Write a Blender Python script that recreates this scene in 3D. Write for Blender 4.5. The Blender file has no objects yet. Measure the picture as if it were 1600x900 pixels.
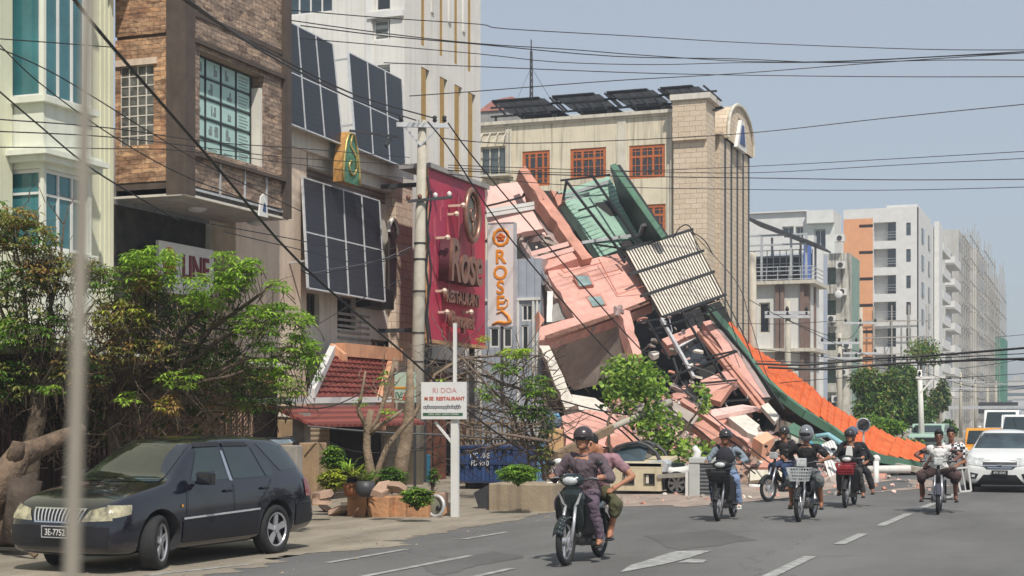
import bpy, bmesh, math, random
from math import sin, cos, pi, radians, atan, sqrt
from mathutils import Vector, Matrix
from mathutils.bvhtree import BVHTree
from mathutils import noise
V = Vector
R = random.Random(11)
# ---------------- camera, sky, sun, exposure ----------------
FP, H, VH = 2400.0, 1.84, 650.0           # focal length in photo pixels, eye height, horizon row
A = atan(900/2400.0); CA, SA = cos(A), sin(A)   # street direction (+Y) is A to the right of the view
scene = bpy.context.scene
cd = bpy.data.cameras.new('camera'); cam = bpy.data.objects.new('camera', cd)
scene.collection.objects.link(cam); scene.camera = cam
cam.location = (0, 0, H); cam.rotation_euler = (pi/2, 0, A)
cd.sensor_width = 36; cd.lens = 54; cd.shift_y = 0.125; cd.clip_end = 6000; cd.clip_start = 0.1
cd.dof.use_dof = True; cd.dof.focus_distance = 38; cd.dof.aperture_fstop = 3.6
w = bpy.data.worlds.new('World'); scene.world = w; w.use_nodes = True
SUN_EL, SUN_AZ = radians(54), (0.52, -0.74)     # high sun, behind the camera to the right
nt = w.node_tree; sky = nt.nodes.new('ShaderNodeTexSky'); sky.sky_type = 'NISHITA'; sky.sun_disc = False
sky.sun_elevation = SUN_EL; sky.sun_rotation = math.atan2(SUN_AZ[0], SUN_AZ[1])
sky.air_density = 1.0; sky.dust_density = 0.6; sky.ozone_density = 3.0; sky.altitude = 0
hz = nt.nodes.new('ShaderNodeMix'); hz.data_type = 'RGBA'; hz.inputs[0].default_value = .85      # dusty air evens the sky out
nt.links.new(sky.outputs[0], hz.inputs[6]); hz.inputs[7].default_value = (2.36, 2.60, 2.88, 1)
nt.links.new(hz.outputs[2], nt.nodes['Background'].inputs[0]); nt.nodes['Background'].inputs[1].default_value = 0.15
sd = bpy.data.lights.new('sun', 'SUN'); sun = bpy.data.objects.new('sun', sd); scene.collection.objects.link(sun)
sd.energy = 3.45; sd.angle = radians(1.2); sd.color = (1, .945, .86)
_a = V((SUN_AZ[0], SUN_AZ[1], 0)).normalized()
sun.rotation_euler = (-V((_a.x*cos(SUN_EL), _a.y*cos(SUN_EL), sin(SUN_EL)))).to_track_quat('-Z', 'Y').to_euler()
sun.location = (0, 0, 60)
vs = scene.view_settings; vs.view_transform = 'Standard'; vs.look = 'None'; vs.gamma = 1; vs.exposure = 0.33
HAZE = 0.0010
vs.use_curve_mapping = False
try:
    scene.cycles.max_bounces = 6; scene.cycles.diffuse_bounces = 3; scene.cycles.glossy_bounces = 2
    scene.cycles.transmission_bounces = 4; scene.cycles.transparent_max_bounces = 6; scene.cycles.volume_bounces = 0
except Exception: pass

# ---------------- where a photo pixel lies in the street ----------------
def km(u):
    t = (u-800)/FP; return -SA+t*CA, CA+t*SA
def P(u, v, d):
    k, m = km(u); return V((k*d, m*d, H+(VH-v)/FP*d))
def GP(u, v, z=0.0):
    d = (H-z)*FP/(v-VH); p = P(u, v, d); p.z = z; return p
def gz(x):                      # the road falls to its gutter
    if x > -5: return 0.0
    if x > -10.5: return -0.14*(-5-x)/5.5
    return -0.14
LG = -0.14
class Pl:                       # a facade plane, X = c facing +X or Y = c facing -Y
    def __init__(s, kind, c): s.k, s.c = kind, c
    def d(s, u): k, m = km(u); return s.c/(k if s.k == 'x' else m)
    def s_(s, u): k, m = km(u); return s.d(u)*(m if s.k == 'x' else k)
    def z(s, u, v): return H+(VH-v)/FP*s.d(u)
    def rect(s, u0, u1, vt, vb):
        a, b = sorted((s.z(u0, vb), s.z(u0, vt))); return (s.s_(u0), s.s_(u1), a, b)
    def pt(s, a, z, o=0): return V((s.c+o, a, z)) if s.k == 'x' else V((a, s.c-o, z))
    def box(s, mb, a0, a1, z0, z1, o0, o1, mi=0):
        p, q = s.pt(a0, z0, o0), s.pt(a1, z1, o1)
        mb.box(p, q, mi)
    def panel(s, mb, a0, a1, z0, z1, holes, t, mi=0):
        xs = sorted({a0, a1} | {min(max(h[i], a0), a1) for h in holes for i in (0, 1)})
        zs = sorted({z0, z1} | {min(max(h[i], z0), z1) for h in holes for i in (2, 3)})
        for i in range(len(xs)-1):
            for j in range(len(zs)-1):
                cx, cz = (xs[i]+xs[i+1])/2, (zs[j]+zs[j+1])/2
                if any(h[0] < cx < h[1] and h[2] < cz < h[3] for h in holes): continue
                mb.quad(s.pt(xs[i], zs[j]), s.pt(xs[i+1], zs[j]), s.pt(xs[i+1], zs[j+1]), s.pt(xs[i], zs[j+1]), mi)
        for h in list(holes)+[(a0, a1, z0, z1)]:
            c = [(h[0], h[2]), (h[1], h[2]), (h[1], h[3]), (h[0], h[3])]
            for i in range(4):
                a, b = c[i], c[(i+1) % 4]
                mb.quad(s.pt(*a), s.pt(*b), s.pt(*b, -t), s.pt(*a, -t), mi)
    def window(s, parent, h, frame, glass, nx=2, nz=2, fw=.06, dep=.12, name='window', thick=.05, xs=None, zs=None):
        a0, a1, z0, z1 = h; f = MB()
        a0 += .004; a1 -= .004; z0 += .004; z1 -= .004
        s.box(f, a0, a0+fw, z0, z1, -dep, -dep+thick); s.box(f, a1-fw, a1, z0, z1, -dep, -dep+thick)
        s.box(f, a0+fw, a1-fw, z0, z0+fw, -dep, -dep+thick); s.box(f, a0+fw, a1-fw, z1-fw, z1, -dep, -dep+thick)
        m = fw*.7
        for q in (xs or [i/nx for i in range(1, nx)]):
            c = a0+(a1-a0)*q; s.box(f, c-m/2, c+m/2, z0+fw, z1-fw, -dep+.003, -dep+thick-.003)
        for q in (zs or [i/nz for i in range(1, nz)]):
            c = z0+(z1-z0)*q; s.box(f, a0+fw, a1-fw, c-m/2, c+m/2, -dep+.005, -dep+thick-.005)
        fo = f.build(name, frame, parent)
        g = MB(); s.box(g, a0+.01, a1-.01, z0+.01, z1-.01, -dep-.02, -dep+.008)
        g.build('pane', glass, fo)
        return fo

class MB:
    def __init__(s): s.v, s.f, s.m = [], [], []
    def add(s, vs_, fs, mi=0):
        n = len(s.v); s.v += [V(p) for p in vs_]; s.f += [tuple(i+n for i in f) for f in fs]; s.m += [mi]*len(fs)
    def quad(s, a, b, c, d, mi=0): s.add([a, b, c, d], [(0, 1, 2, 3)], mi)
    def box(s, p, q, mi=0):
        a = V((min(p[0], q[0]), min(p[1], q[1]), min(p[2], q[2]))); b = V((max(p[0], q[0]), max(p[1], q[1]), max(p[2], q[2])))
        s.add([(a.x, a.y, a.z), (b.x, a.y, a.z), (b.x, b.y, a.z), (a.x, b.y, a.z), (a.x, a.y, b.z), (b.x, a.y, b.z), (b.x, b.y, b.z), (a.x, b.y, b.z)],
              [(0, 3, 2, 1), (4, 5, 6, 7), (0, 1, 5, 4), (1, 2, 6, 5), (2, 3, 7, 6), (3, 0, 4, 7)], mi)
    def bar(s, a, b, w_, h_, mi=0, up=(0, 0, 1)):
        a, b = V(a), V(b); d = (b-a).normalized(); u = V(up)
        if abs(d.dot(u)) > .98: u = V((1, 0, 0))
        x = d.cross(u).normalized(); y = x.cross(d)
        c = [(-1, -1), (1, -1), (1, 1), (-1, 1)]
        s.add([p+x*i*w_/2+y*j*h_/2 for p in (a, b) for i, j in c],
              [(3, 2, 1, 0), (4, 5, 6, 7), (0, 1, 5, 4), (1, 2, 6, 5), (2, 3, 7, 6), (3, 0, 4, 7)], mi)
    def prism(s, poly, off, mi=0, side=None):
        n = len(poly); off = V(off); q = [V(p) for p in poly]
        s.add(q+[p+off for p in q], [tuple(range(n)), tuple(range(2*n-1, n-1, -1))], mi)
        k = len(s.v)-2*n
        for i in range(n):
            j = (i+1) % n; s.f.append((k+i, k+n+i, k+n+j, k+j)); s.m.append(mi if side is None else side)
    def tube(s, pts, r, n=6, mi=0, cap=True):
        pts = [V(p) for p in pts]; m = len(pts)
        if not hasattr(r, '__len__'): r = [r]*m
        k = len(s.v); up = V((0, 0, 1)); x = None
        for i, p in enumerate(pts):
            d = (pts[min(i+1, m-1)]-pts[max(i-1, 0)])
            d = d.normalized() if d.length > 1e-9 else V((0, 0, 1))
            if x is None: x = d.cross(up if abs(d.z) < .9 else V((1, 0, 0))).normalized()
            else:
                x = x-d*x.dot(d); x = x.normalized() if x.length > 1e-6 else d.orthogonal().normalized()
            y = d.cross(x)
            for j in range(n): s.v.append(p+(x*cos(2*pi*j/n)+y*sin(2*pi*j/n))*r[i])
        for i in range(m-1):
            for j in range(n):
                a = k+i*n+j; b = k+i*n+(j+1) % n
                s.f.append((a, b, b+n, a+n)); s.m.append(mi)
        if cap:
            s.f.append(tuple(k+j for j in range(n-1, -1, -1))); s.m.append(mi)
            s.f.append(tuple(k+(m-1)*n+j for j in range(n))); s.m.append(mi)
    def ell(s, c, r, n=12, mi=0, rot=None, half=None):
        c = V(c); k = len(s.v); rings = n//2
        if not hasattr(r, '__len__'): r = (r, r, r)
        for i in range(rings+1):
            th = pi*i/rings
            for j in range(n):
                ph = 2*pi*j/n; p = V((r[0]*sin(th)*cos(ph), r[1]*sin(th)*sin(ph), r[2]*cos(th)))
                if half is not None and p.z < half: p.z = half
                if rot: p = rot @ p
                s.v.append(c+p)
        for i in range(rings):
            for j in range(n):
                a = k+i*n+j; b = k+i*n+(j+1) % n; s.f.append((a, a+n, b+n, b)); s.m.append(mi)
    def torus(s, c, ax, Rr, r, n=28, m=8, mi=0, flat=1.0):
        c = V(c); ax = V(ax).normalized(); x = ax.orthogonal().normalized(); y = ax.cross(x); k = len(s.v)
        for i in range(n):
            d = x*cos(2*pi*i/n)+y*sin(2*pi*i/n)
            for j in range(m):
                s.v.append(c+d*(Rr+r*cos(2*pi*j/m))+ax*r*flat*sin(2*pi*j/m))
        for i in range(n):
            for j in range(m):
                a = k+i*m+j; b = k+i*m+(j+1) % m; a2 = k+((i+1) % n)*m+j; b2 = k+((i+1) % n)*m+(j+1) % m
                s.f.append((a, a2, b2, b)); s.m.append(mi)
    def grid(s, fn, nu, nv, mi=0):
        k = len(s.v)
        for i in range(nu+1):
            for j in range(nv+1): s.v.append(V(fn(i/nu, j/nv)))
        for i in range(nu):
            for j in range(nv):
                a = k+i*(nv+1)+j; s.f.append((a, a+nv+1, a+nv+2, a+1)); s.m.append(mi)
    def rot(s, M, k=0):
        for i in range(k, len(s.v)): s.v[i] = M @ s.v[i]
    def build(s, name, mats, parent=None, smooth=False, bevel=0, origin=None, mods=None):
        if not isinstance(mats, (list, tuple)): mats = [mats]
        me = bpy.data.meshes.new(name)
        if parent is not None: o0 = wpos(parent)
        elif origin is not None: o0 = V(origin)
        elif s.v:
            xs = [p.x for p in s.v]; ys = [p.y for p in s.v]; zs = [p.z for p in s.v]
            o0 = V(((min(xs)+max(xs))/2, (min(ys)+max(ys))/2, min(zs)))
        else: o0 = V((0, 0, 0))
        me.from_pydata([p-o0 for p in s.v], [], s.f)
        for m_ in mats: me.materials.append(m_)
        if len(mats) > 1: me.polygons.foreach_set('material_index', s.m)
        if smooth: me.polygons.foreach_set('use_smooth', [True]*len(me.polygons))
        me.update()
        o = bpy.data.objects.new(name, me); scene.collection.objects.link(o)
        if parent is not None: o.parent = parent
        else: o.location = o0
        if bevel:
            b = o.modifiers.new('bevel', 'BEVEL'); b.width = bevel; b.segments = 2; b.limit_method = 'ANGLE'
        return o
def wpos(o):
    p = V((0, 0, 0))
    while o is not None: p += o.location; o = o.parent
    return p
def tag(o, label=None, cat=None, group=None, kind=None):
    if label: o['label'] = label
    if cat: o['category'] = cat
    if group: o['group'] = group
    if kind: o['kind'] = kind
    return o
def thing(name, label, cat, loc=(0, 0, 0), group=None):
    o = bpy.data.objects.new(name, None); scene.collection.objects.link(o); o.location = loc
    o.empty_display_size = .2
    return tag(o, label, cat, group)
def place(o, loc, rz=0, s=1): o.location = loc; o.rotation_euler = (0, 0, rz); o.scale = (s, s, s)
TMP = bpy.data.scenes.new('scratch')      # a small scene of its own keeps each evaluation quick
def evalmesh(objs):
    par = objs[0].parent; objs[0].parent = None
    for q in objs: TMP.collection.objects.link(q)
    vl = TMP.view_layers[0]; vl.update(); dg = vl.depsgraph
    me = bpy.data.meshes.new_from_object(objs[0].evaluated_get(dg), depsgraph=dg)
    for q in objs: TMP.collection.objects.unlink(q)
    objs[0].parent = par
    return me
def realise(o, smooth=True):       # turn modifiers into plain mesh
    me = evalmesh([o]+[m_.object for m_ in o.modifiers if m_.type == 'BOOLEAN'])
    o.modifiers.clear(); o.data = me
    if smooth: me.polygons.foreach_set('use_smooth', [True]*len(me.polygons))
    return o

# ---------------- materials ----------------
def lin(c): return tuple(((x/255)/12.92 if x/255 < .04045 else ((x/255+.055)/1.055)**2.4) for x in c)
def newmat(name):
    m = bpy.data.materials.new(name); m.use_nodes = True
    n = m.node_tree.nodes; return m, n, m.node_tree.links, n['Principled BSDF']
def wallvec(n, l):                 # 2-D coordinates on a wall: along it and up
    tc = n.new('ShaderNodeTexCoord'); sp = n.new('ShaderNodeSeparateXYZ'); l.new(tc.outputs['Object'], sp.inputs[0])
    ge = n.new('ShaderNodeNewGeometry'); sn = n.new('ShaderNodeSeparateXYZ'); l.new(ge.outputs['Normal'], sn.inputs[0])
    ab = n.new('ShaderNodeMath'); ab.operation = 'ABSOLUTE'; l.new(sn.outputs[0], ab.inputs[0])
    gt = n.new('ShaderNodeMath'); gt.operation = 'GREATER_THAN'; gt.inputs[1].default_value = .6; l.new(ab.outputs[0], gt.inputs[0])
    mx = n.new('ShaderNodeMix'); mx.data_type = 'FLOAT'; l.new(gt.outputs[0], mx.inputs[0]); l.new(sp.outputs[0], mx.inputs[2]); l.new(sp.outputs[1], mx.inputs[3])
    cb = n.new('ShaderNodeCombineXYZ'); l.new(mx.outputs[0], cb.inputs[0]); l.new(sp.outputs[2], cb.inputs[1])
    return cb.outputs[0]
def mat(name, col, rough=.75, var=.14, scale=2.5, bump=.0, metal=0, streak=0, streak_col=None, spec=.5, alt=None, bscale=None, coat=0):
    """noise-varied colour, optional vertical dirt streaks"""
    m, n, l, b = newmat(name)
    tc = n.new('ShaderNodeTexCoord')
    nz = n.new('ShaderNodeTexNoise'); nz.inputs['Scale'].default_value = scale; nz.inputs['Detail'].default_value = 6; nz.inputs['Roughness'].default_value = .62
    l.new(tc.outputs['Object'], nz.inputs['Vector'])
    r = n.new('ShaderNodeValToRGB'); l.new(nz.outputs[0], r.inputs[0])
    r.color_ramp.elements[0].position = .3; r.color_ramp.elements[1].position = .7
    a = alt or tuple(c*(1-var*1.6) for c in col)
    r.color_ramp.elements[0].color = (*a, 1); r.color_ramp.elements[1].color = (*[min(c*(1+var*.5), .95) for c in col], 1)
    out = r.outputs[0]
    if streak:
        mp = n.new('ShaderNodeMapping'); mp.inputs['Scale'].default_value = (3.2, 3.2, .16); l.new(tc.outputs['Object'], mp.inputs[0])
        n2 = n.new('ShaderNodeTexNoise'); n2.inputs['Scale'].default_value = 1.6; n2.inputs['Detail'].default_value = 7; l.new(mp.outputs[0], n2.inputs['Vector'])
        r2 = n.new('ShaderNodeValToRGB'); l.new(n2.outputs[0], r2.inputs[0]); r2.color_ramp.elements[0].position = .5; r2.color_ramp.elements[1].position = .72
        r2.color_ramp.elements[0].color = (0, 0, 0, 1); r2.color_ramp.elements[1].color = (streak,)*3+(1,)
        mx = n.new('ShaderNodeMix'); mx.data_type = 'RGBA'; l.new(r2.outputs[0], mx.inputs[0]); l.new(out, mx.inputs[6])
        sc = streak_col or tuple(c*.3 for c in col); mx.inputs[7].default_value = (*sc, 1); out = mx.outputs[2]
    l.new(out, b.inputs['Base Color'])
    b.inputs['Roughness'].default_value = rough; b.inputs['Metallic'].default_value = metal
    b.inputs['Specular IOR Level'].default_value = spec
    if coat: b.inputs['Coat Weight'].default_value = coat
    if bump:
        n3 = n.new('ShaderNodeTexNoise'); n3.inputs['Scale'].default_value = bscale or scale*8; n3.inputs['Detail'].default_value = 5; l.new(tc.outputs['Object'], n3.inputs['Vector'])
        bp = n.new('ShaderNodeBump'); bp.inputs['Strength'].default_value = bump; bp.inputs['Distance'].default_value = .03
        l.new(n3.outputs[0], bp.inputs['Height']); l.new(bp.outputs[0], b.inputs['Normal'])
    return m
def brick(name, c1, c2, mortar, bw, bh, ms=.01, rough=.85, bump=.5, var=.5, off=.5, mottle=False):
    m, n, l, b = newmat(name); vec = wallvec(n, l)
    t = n.new('ShaderNodeTexBrick'); l.new(vec, t.inputs['Vector']); t.inputs['Scale'].default_value = 1
    t.inputs['Brick Width'].default_value = bw; t.inputs['Row Height'].default_value = bh; t.inputs['Mortar Size'].default_value = ms
    t.inputs['Color1'].default_value = (*c1, 1); t.inputs['Color2'].default_value = (*c2, 1); t.inputs['Mortar'].default_value = (*mortar, 1)
    t.inputs['Mortar Smooth'].default_value = .2; t.offset = off
    nz = n.new('ShaderNodeTexNoise'); nz.inputs['Scale'].default_value = 9; nz.inputs['Detail'].default_value = 6; l.new(vec, nz.inputs['Vector'])
    if mottle:          # stones of differing tone: cells as wide as a stone
        mp = n.new('ShaderNodeMapping'); mp.inputs['Scale'].default_value = (1/bw*.8, 1/bh*.8, 1); l.new(vec, mp.inputs[0])
        vo = n.new('ShaderNodeTexVoronoi'); vo.inputs['Scale'].default_value = 1; l.new(mp.outputs[0], vo.inputs['Vector'])
        cr_ = n.new('ShaderNodeValToRGB'); l.new(vo.outputs['Color'], cr_.inputs[0]); el = cr_.color_ramp.elements
        el[0].position = .15; el[0].color = (.55, .5, .47, 1); el[1].position = .85; el[1].color = (1.3, 1.2, 1.05, 1)
        e_ = el.new(.5); e_.color = (.95, .93, .9, 1)
        m0 = n.new('ShaderNodeMix'); m0.data_type = 'RGBA'; m0.blend_type = 'MULTIPLY'; m0.inputs[0].default_value = 1; l.new(t.outputs[0], m0.inputs[6]); l.new(cr_.outputs[0], m0.inputs[7]); src = m0.outputs[2]
    else: src = t.outputs[0]
    mr = n.new('ShaderNodeMapRange'); mr.inputs[1].default_value = .3; mr.inputs[2].default_value = .7; mr.inputs[3].default_value = 1-var; mr.inputs[4].default_value = 1+var*.5; l.new(nz.outputs[0], mr.inputs[0])
    mx = n.new('ShaderNodeMix'); mx.data_type = 'RGBA'; mx.blend_type = 'MULTIPLY'; mx.inputs[0].default_value = 1
    l.new(src, mx.inputs[6]); l.new(mr.outputs[0], mx.inputs[7]); l.new(mx.outputs[2], b.inputs['Base Color'])
    b.inputs['Roughness'].default_value = rough
    bp = n.new('ShaderNodeBump'); bp.inputs['Strength'].default_value = bump; bp.inputs['Distance'].default_value = .03
    ad = n.new('ShaderNodeMath'); ad.operation = 'SUBTRACT'; l.new(nz.outputs[0], ad.inputs[0]); l.new(t.outputs['Fac'], ad.inputs[1])
    l.new(ad.outputs[0], bp.inputs['Height']); l.new(bp.outputs[0], b.inputs['Normal'])
    return m
def lines(name, c1, c2, period, duty=.5, axis='v', rough=.6, bump=.5, metal=0, var=.1):
    """ribbed sheet: stripes across (axis 'v' = lines run horizontally)"""
    m, n, l, b = newmat(name); vec = wallvec(n, l); sp = n.new('ShaderNodeSeparateXYZ'); l.new(vec, sp.inputs[0])
    dv = n.new('ShaderNodeMath'); dv.operation = 'DIVIDE'; dv.inputs[1].default_value = period; l.new(sp.outputs[1 if axis == 'v' else 0], dv.inputs[0])
    fr = n.new('ShaderNodeMath'); fr.operation = 'FRACT'; l.new(dv.outputs[0], fr.inputs[0])
    r = n.new('ShaderNodeValToRGB'); l.new(fr.outputs[0], r.inputs[0]); e = r.color_ramp.elements
    e[0].position = duty-.05; e[0].color = (*c1, 1); e[1].position = duty+.05; e[1].color = (*c2, 1)
    nz = n.new('ShaderNodeTexNoise'); nz.inputs['Scale'].default_value = 3; nz.inputs['Detail'].default_value = 5; l.new(vec, nz.inputs['Vector'])
    mr = n.new('ShaderNodeMapRange'); mr.inputs[3].default_value = 1-var*2; mr.inputs[4].default_value = 1+var*2; l.new(nz.outputs[0], mr.inputs[0])
    mx = n.new('ShaderNodeMix'); mx.data_type = 'RGBA'; mx.blend_type = 'MULTIPLY'; mx.inputs[0].default_value = 1
    l.new(r.outputs[0], mx.inputs[6]); l.new(mr.outputs[0], mx.inputs[7]); l.new(mx.outputs[2], b.inputs['Base Color'])
    b.inputs['Roughness'].default_value = rough; b.inputs['Metallic'].default_value = metal
    pp = n.new('ShaderNodeMath'); pp.operation = 'PINGPONG'; pp.inputs[1].default_value = .5; l.new(fr.outputs[0], pp.inputs[0])
    bp = n.new('ShaderNodeBump'); bp.inputs['Strength'].default_value = bump; bp.inputs['Distance'].default_value = .04; l.new(pp.outputs[0], bp.inputs['Height']); l.new(bp.outputs[0], b.inputs['Normal'])
    return m
def glassm(name, col, rough=.08, spec=.8, var=.3):
    return mat(name, col, rough=rough, var=var, scale=.9, spec=spec)
def leafm(name, col, var=.35):
    m, n, l, b = newmat(name)
    tc = n.new('ShaderNodeTexCoord'); nz = n.new('ShaderNodeTexNoise'); nz.inputs['Scale'].default_value = 5; nz.inputs['Detail'].default_value = 3
    l.new(tc.outputs['Object'], nz.inputs['Vector']); r = n.new('ShaderNodeValToRGB'); l.new(nz.outputs[0], r.inputs[0])
    r.color_ramp.elements[0].position = .3; r.color_ramp.elements[1].position = .7
    r.color_ramp.elements[0].color = (*[c*(1-var) for c in col], 1); r.color_ramp.elements[1].color = (*[c*(1+var) for c in col], 1)
    l.new(r.outputs[0], b.inputs['Base Color']); b.inputs['Roughness'].default_value = .55
    t = n.new('ShaderNodeBsdfTranslucent'); l.new(r.outputs[0], t.inputs[0])
    ms = n.new('ShaderNodeMixShader'); ms.inputs[0].default_value = .35; l.new(b.outputs[0], ms.inputs[1]); l.new(t.outputs[0], ms.inputs[2])
    l.new(ms.outputs[0], n['Material Output'].inputs[0])
    return m
M = {}
M['white'] = mat('white paint', (.72, .71, .68), .7, .08, 1.2, .1)
M['offwhite'] = mat('weathered white plaster', (.74, .72, .67), .85, .08, .8, .1, streak=.35, streak_col=(.38, .36, .32))
M['lime'] = mat('pale lime plaster', (.72, .72, .54), .85, .07, 1, .12, streak=.22, streak_col=(.45, .45, .30))
M['limewhite'] = mat('lime white moulding', (.74, .76, .65), .8, .07, 1.5, .1, streak=.25, streak_col=(.42, .42, .34))
M['cream'] = mat('stained cream plaster', (.72, .64, .48), .88, .1, 1, .15, streak=.75, streak_col=(.20, .17, .12))
M['creamtrim'] = mat('cream trim', (.66, .61, .50), .85, .12, 1.5, .15, streak=.55, streak_col=(.22, .19, .15))
M['bone'] = mat('sunlit tone reveal plaster', (.70, .65, .57), .85, .1, 2, .15, streak=.3)
M['blush'] = mat('blush beige plaster', (.70, .56, .44), .85, .1, 2, .15, streak=.3)
M['greywall'] = mat('grey render', (.36, .345, .33), .9, .15, 2, .2, streak=.4)
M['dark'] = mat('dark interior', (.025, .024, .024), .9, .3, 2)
M['black'] = mat('black metal', (.018, .018, .02), .45, .2, 8)
M['blackrub'] = mat('black rubber', (.02, .02, .021), .75, .25, 20, .1)
M['char'] = mat('charcoal', (.05, .05, .055), .6, .2, 6)
M['steel'] = mat('bare steel', (.55, .55, .56), .35, .15, 8, metal=.9)
M['galv'] = mat('galvanised steel', (.60, .61, .62), .5, .15, 6, metal=.35)
M['chrome'] = mat('polished metal', (.75, .75, .76), .18, .05, 8, metal=1)
M['concrete'] = mat('pole concrete', (.50, .46, .38), .9, .12, 3, .25, streak=.3)
M['conc2'] = mat('grey concrete', (.36, .33, .29), .92, .2, 2.5, .35)
M['wood'] = mat('weathered timber', (.30, .21, .13), .85, .25, 6, .3)
M['bark'] = mat('bark', (.13, .095, .065), .95, .4, 7, .8, bscale=30)
M['bark2'] = mat('pale bark', (.30, .22, .15), .95, .35, 6, .8, bscale=24)
M['gteal'] = glassm('teal glass', lin((62, 118, 124)), .1)
M['gdark'] = glassm('dark glass', (.03, .035, .04), .06)
M['gblue'] = glassm('blue grey glass', (.06, .09, .11), .06)
M['ggrey'] = glassm('grey glass', (.10, .12, .12), .08)
M['orangewood'] = mat('orange window timber', lin((190, 104, 52)), .6, .2, 5, .1)
M['pink'] = mat('pink paint', lin((218, 165, 151)), .88, .14, 1.6, .3, streak=.4, streak_col=lin((176, 128, 114)))
M['palepink'] = mat('pale pink paint', lin((235, 195, 185)), .85, .09, 1.2, .2, streak=.2, streak_col=lin((170, 130, 122)))
M['salmon'] = mat('salmon paint', lin((202, 146, 127)), .88, .16, 1.8, .3, streak=.4, streak_col=lin((150, 108, 92)))
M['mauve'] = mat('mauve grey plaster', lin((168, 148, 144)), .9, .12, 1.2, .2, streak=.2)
M['underside'] = mat('bare slab underside', lin((172, 160, 150)), .92, .18, 1.6, .3, streak=.2)
M['redroof'] = mat('red sheet', lin((150, 50, 42)), .6, .2, 3, .1)
M['yellow'] = mat('yellow orange paint', lin((222, 150, 40)), .4, .1, 2, coat=.4)
M['blue'] = mat('blue paint', lin((60, 82, 128)), .6, .15, 3, streak=.3)
M['clblue'] = mat('light blue cloth', lin((105, 150, 185)), .9, .2, 6, .2)
M['foam'] = mat('pale plank', lin((205, 165, 120)), .85, .12, 3, .1)
M['sandst'] = mat('red sandstone', lin((186, 138, 100)), .92, .28, 2.6, .7, bscale=12)
M['slabst'] = mat('pinkish pavement slabs', lin((178, 148, 128)), .92, .2, 3, .3)
M['pillar'] = mat('gate pillar plaster', lin((176, 148, 116)), .9, .2, 2.4, .3, streak=.45)
M['planter'] = mat('planter concrete', lin((160, 144, 122)), .92, .16, 2, .3, streak=.45)
M['solar'] = None
# ---------------- ground ----------------
def ground_mat(name, c1, c2, scale, bump, rough=.9, c3=None):
    m, n, l, b = newmat(name); tc = n.new('ShaderNodeTexCoord')
    nz = n.new('ShaderNodeTexNoise'); nz.inputs['Scale'].default_value = scale; nz.inputs['Detail'].default_value = 9; nz.inputs['Roughness'].default_value = .6
    mp = n.new('ShaderNodeMapping'); mp.inputs['Scale'].default_value = (1, .35, 1); l.new(tc.outputs['Object'], mp.inputs[0]); l.new(mp.outputs[0], nz.inputs['Vector'])
    r = n.new('ShaderNodeValToRGB'); r.color_ramp.elements[0].position = .33; r.color_ramp.elements[1].position = .68
    r.color_ramp.elements[0].color = (*c1, 1); r.color_ramp.elements[1].color = (*c2, 1); l.new(nz.outputs[0], r.inputs[0])
    fine = n.new('ShaderNodeTexNoise'); fine.inputs['Scale'].default_value = 55; fine.inputs['Detail'].default_value = 4; l.new(tc.outputs['Object'], fine.inputs['Vector'])
    mr = n.new('ShaderNodeMapRange'); mr.inputs[1].default_value = .3; mr.inputs[2].default_value = .7; mr.inputs[3].default_value = .78; mr.inputs[4].default_value = 1.2; l.new(fine.outputs[0], mr.inputs[0])
    mx = n.new('ShaderNodeMix'); mx.data_type = 'RGBA'; mx.blend_type = 'MULTIPLY'; mx.inputs[0].default_value = 1
    l.new(r.outputs[0], mx.inputs[6]); l.new(mr.outputs[0], mx.inputs[7]); out = mx.outputs[2]
    if c3:
        vo = n.new('ShaderNodeTexVoronoi'); vo.feature = 'DISTANCE_TO_EDGE'; vo.inputs['Scale'].default_value = .28; nn = n.new('ShaderNodeTexNoise'); nn.inputs['Scale'].default_value = 1.2
        l.new(tc.outputs['Object'], nn.inputs['Vector']); l.new(nn.outputs[1], vo.inputs['Vector'])
        ad = n.new('ShaderNodeVectorMath'); ad.operation = 'ADD'; l.new(tc.outputs['Object'], ad.inputs[0]); l.new(nn.outputs[1], ad.inputs[1]); l.new(ad.outputs[0], vo.inputs['Vector'])
        rr = n.new('ShaderNodeValToRGB'); rr.color_ramp.elements[0].position = .0; rr.color_ramp.elements[1].position = .006
        rr.color_ramp.elements[0].color = (.55,)*3+(1,); rr.color_ramp.elements[1].color = (0, 0, 0, 1); l.new(vo.outputs[0], rr.inputs[0])
        m2 = n.new('ShaderNodeMix'); m2.data_type = 'RGBA'; l.new(rr.outputs[0], m2.inputs[0]); l.new(out, m2.inputs[6]); m2.inputs[7].default_value = (*c3, 1); out = m2.outputs[2]
    l.new(out, b.inputs['Base Color']); b.inputs['Roughness'].default_value = rough; b.inputs['Specular IOR Level'].default_value = .3
    bp = n.new('ShaderNodeBump'); bp.inputs['Strength'].default_value = bump; bp.inputs['Distance'].default_value = .02
    l.new(fine.outputs[0], bp.inputs['Height']); l.new(bp.outputs[0], b.inputs['Normal'])
    return m
ASPH = ground_mat('worn asphalt', (.108, .106, .102), (.178, .175, .169), .35, .35, c3=(.055, .054, .053))
DIRT = ground_mat('dusty verge', lin((124, 116, 104)), lin((160, 150, 134)), 1.4, .5)
EARTH = ground_mat('open ground', lin((112, 104, 94)), lin((140, 131, 118)), .6, .5)
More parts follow.
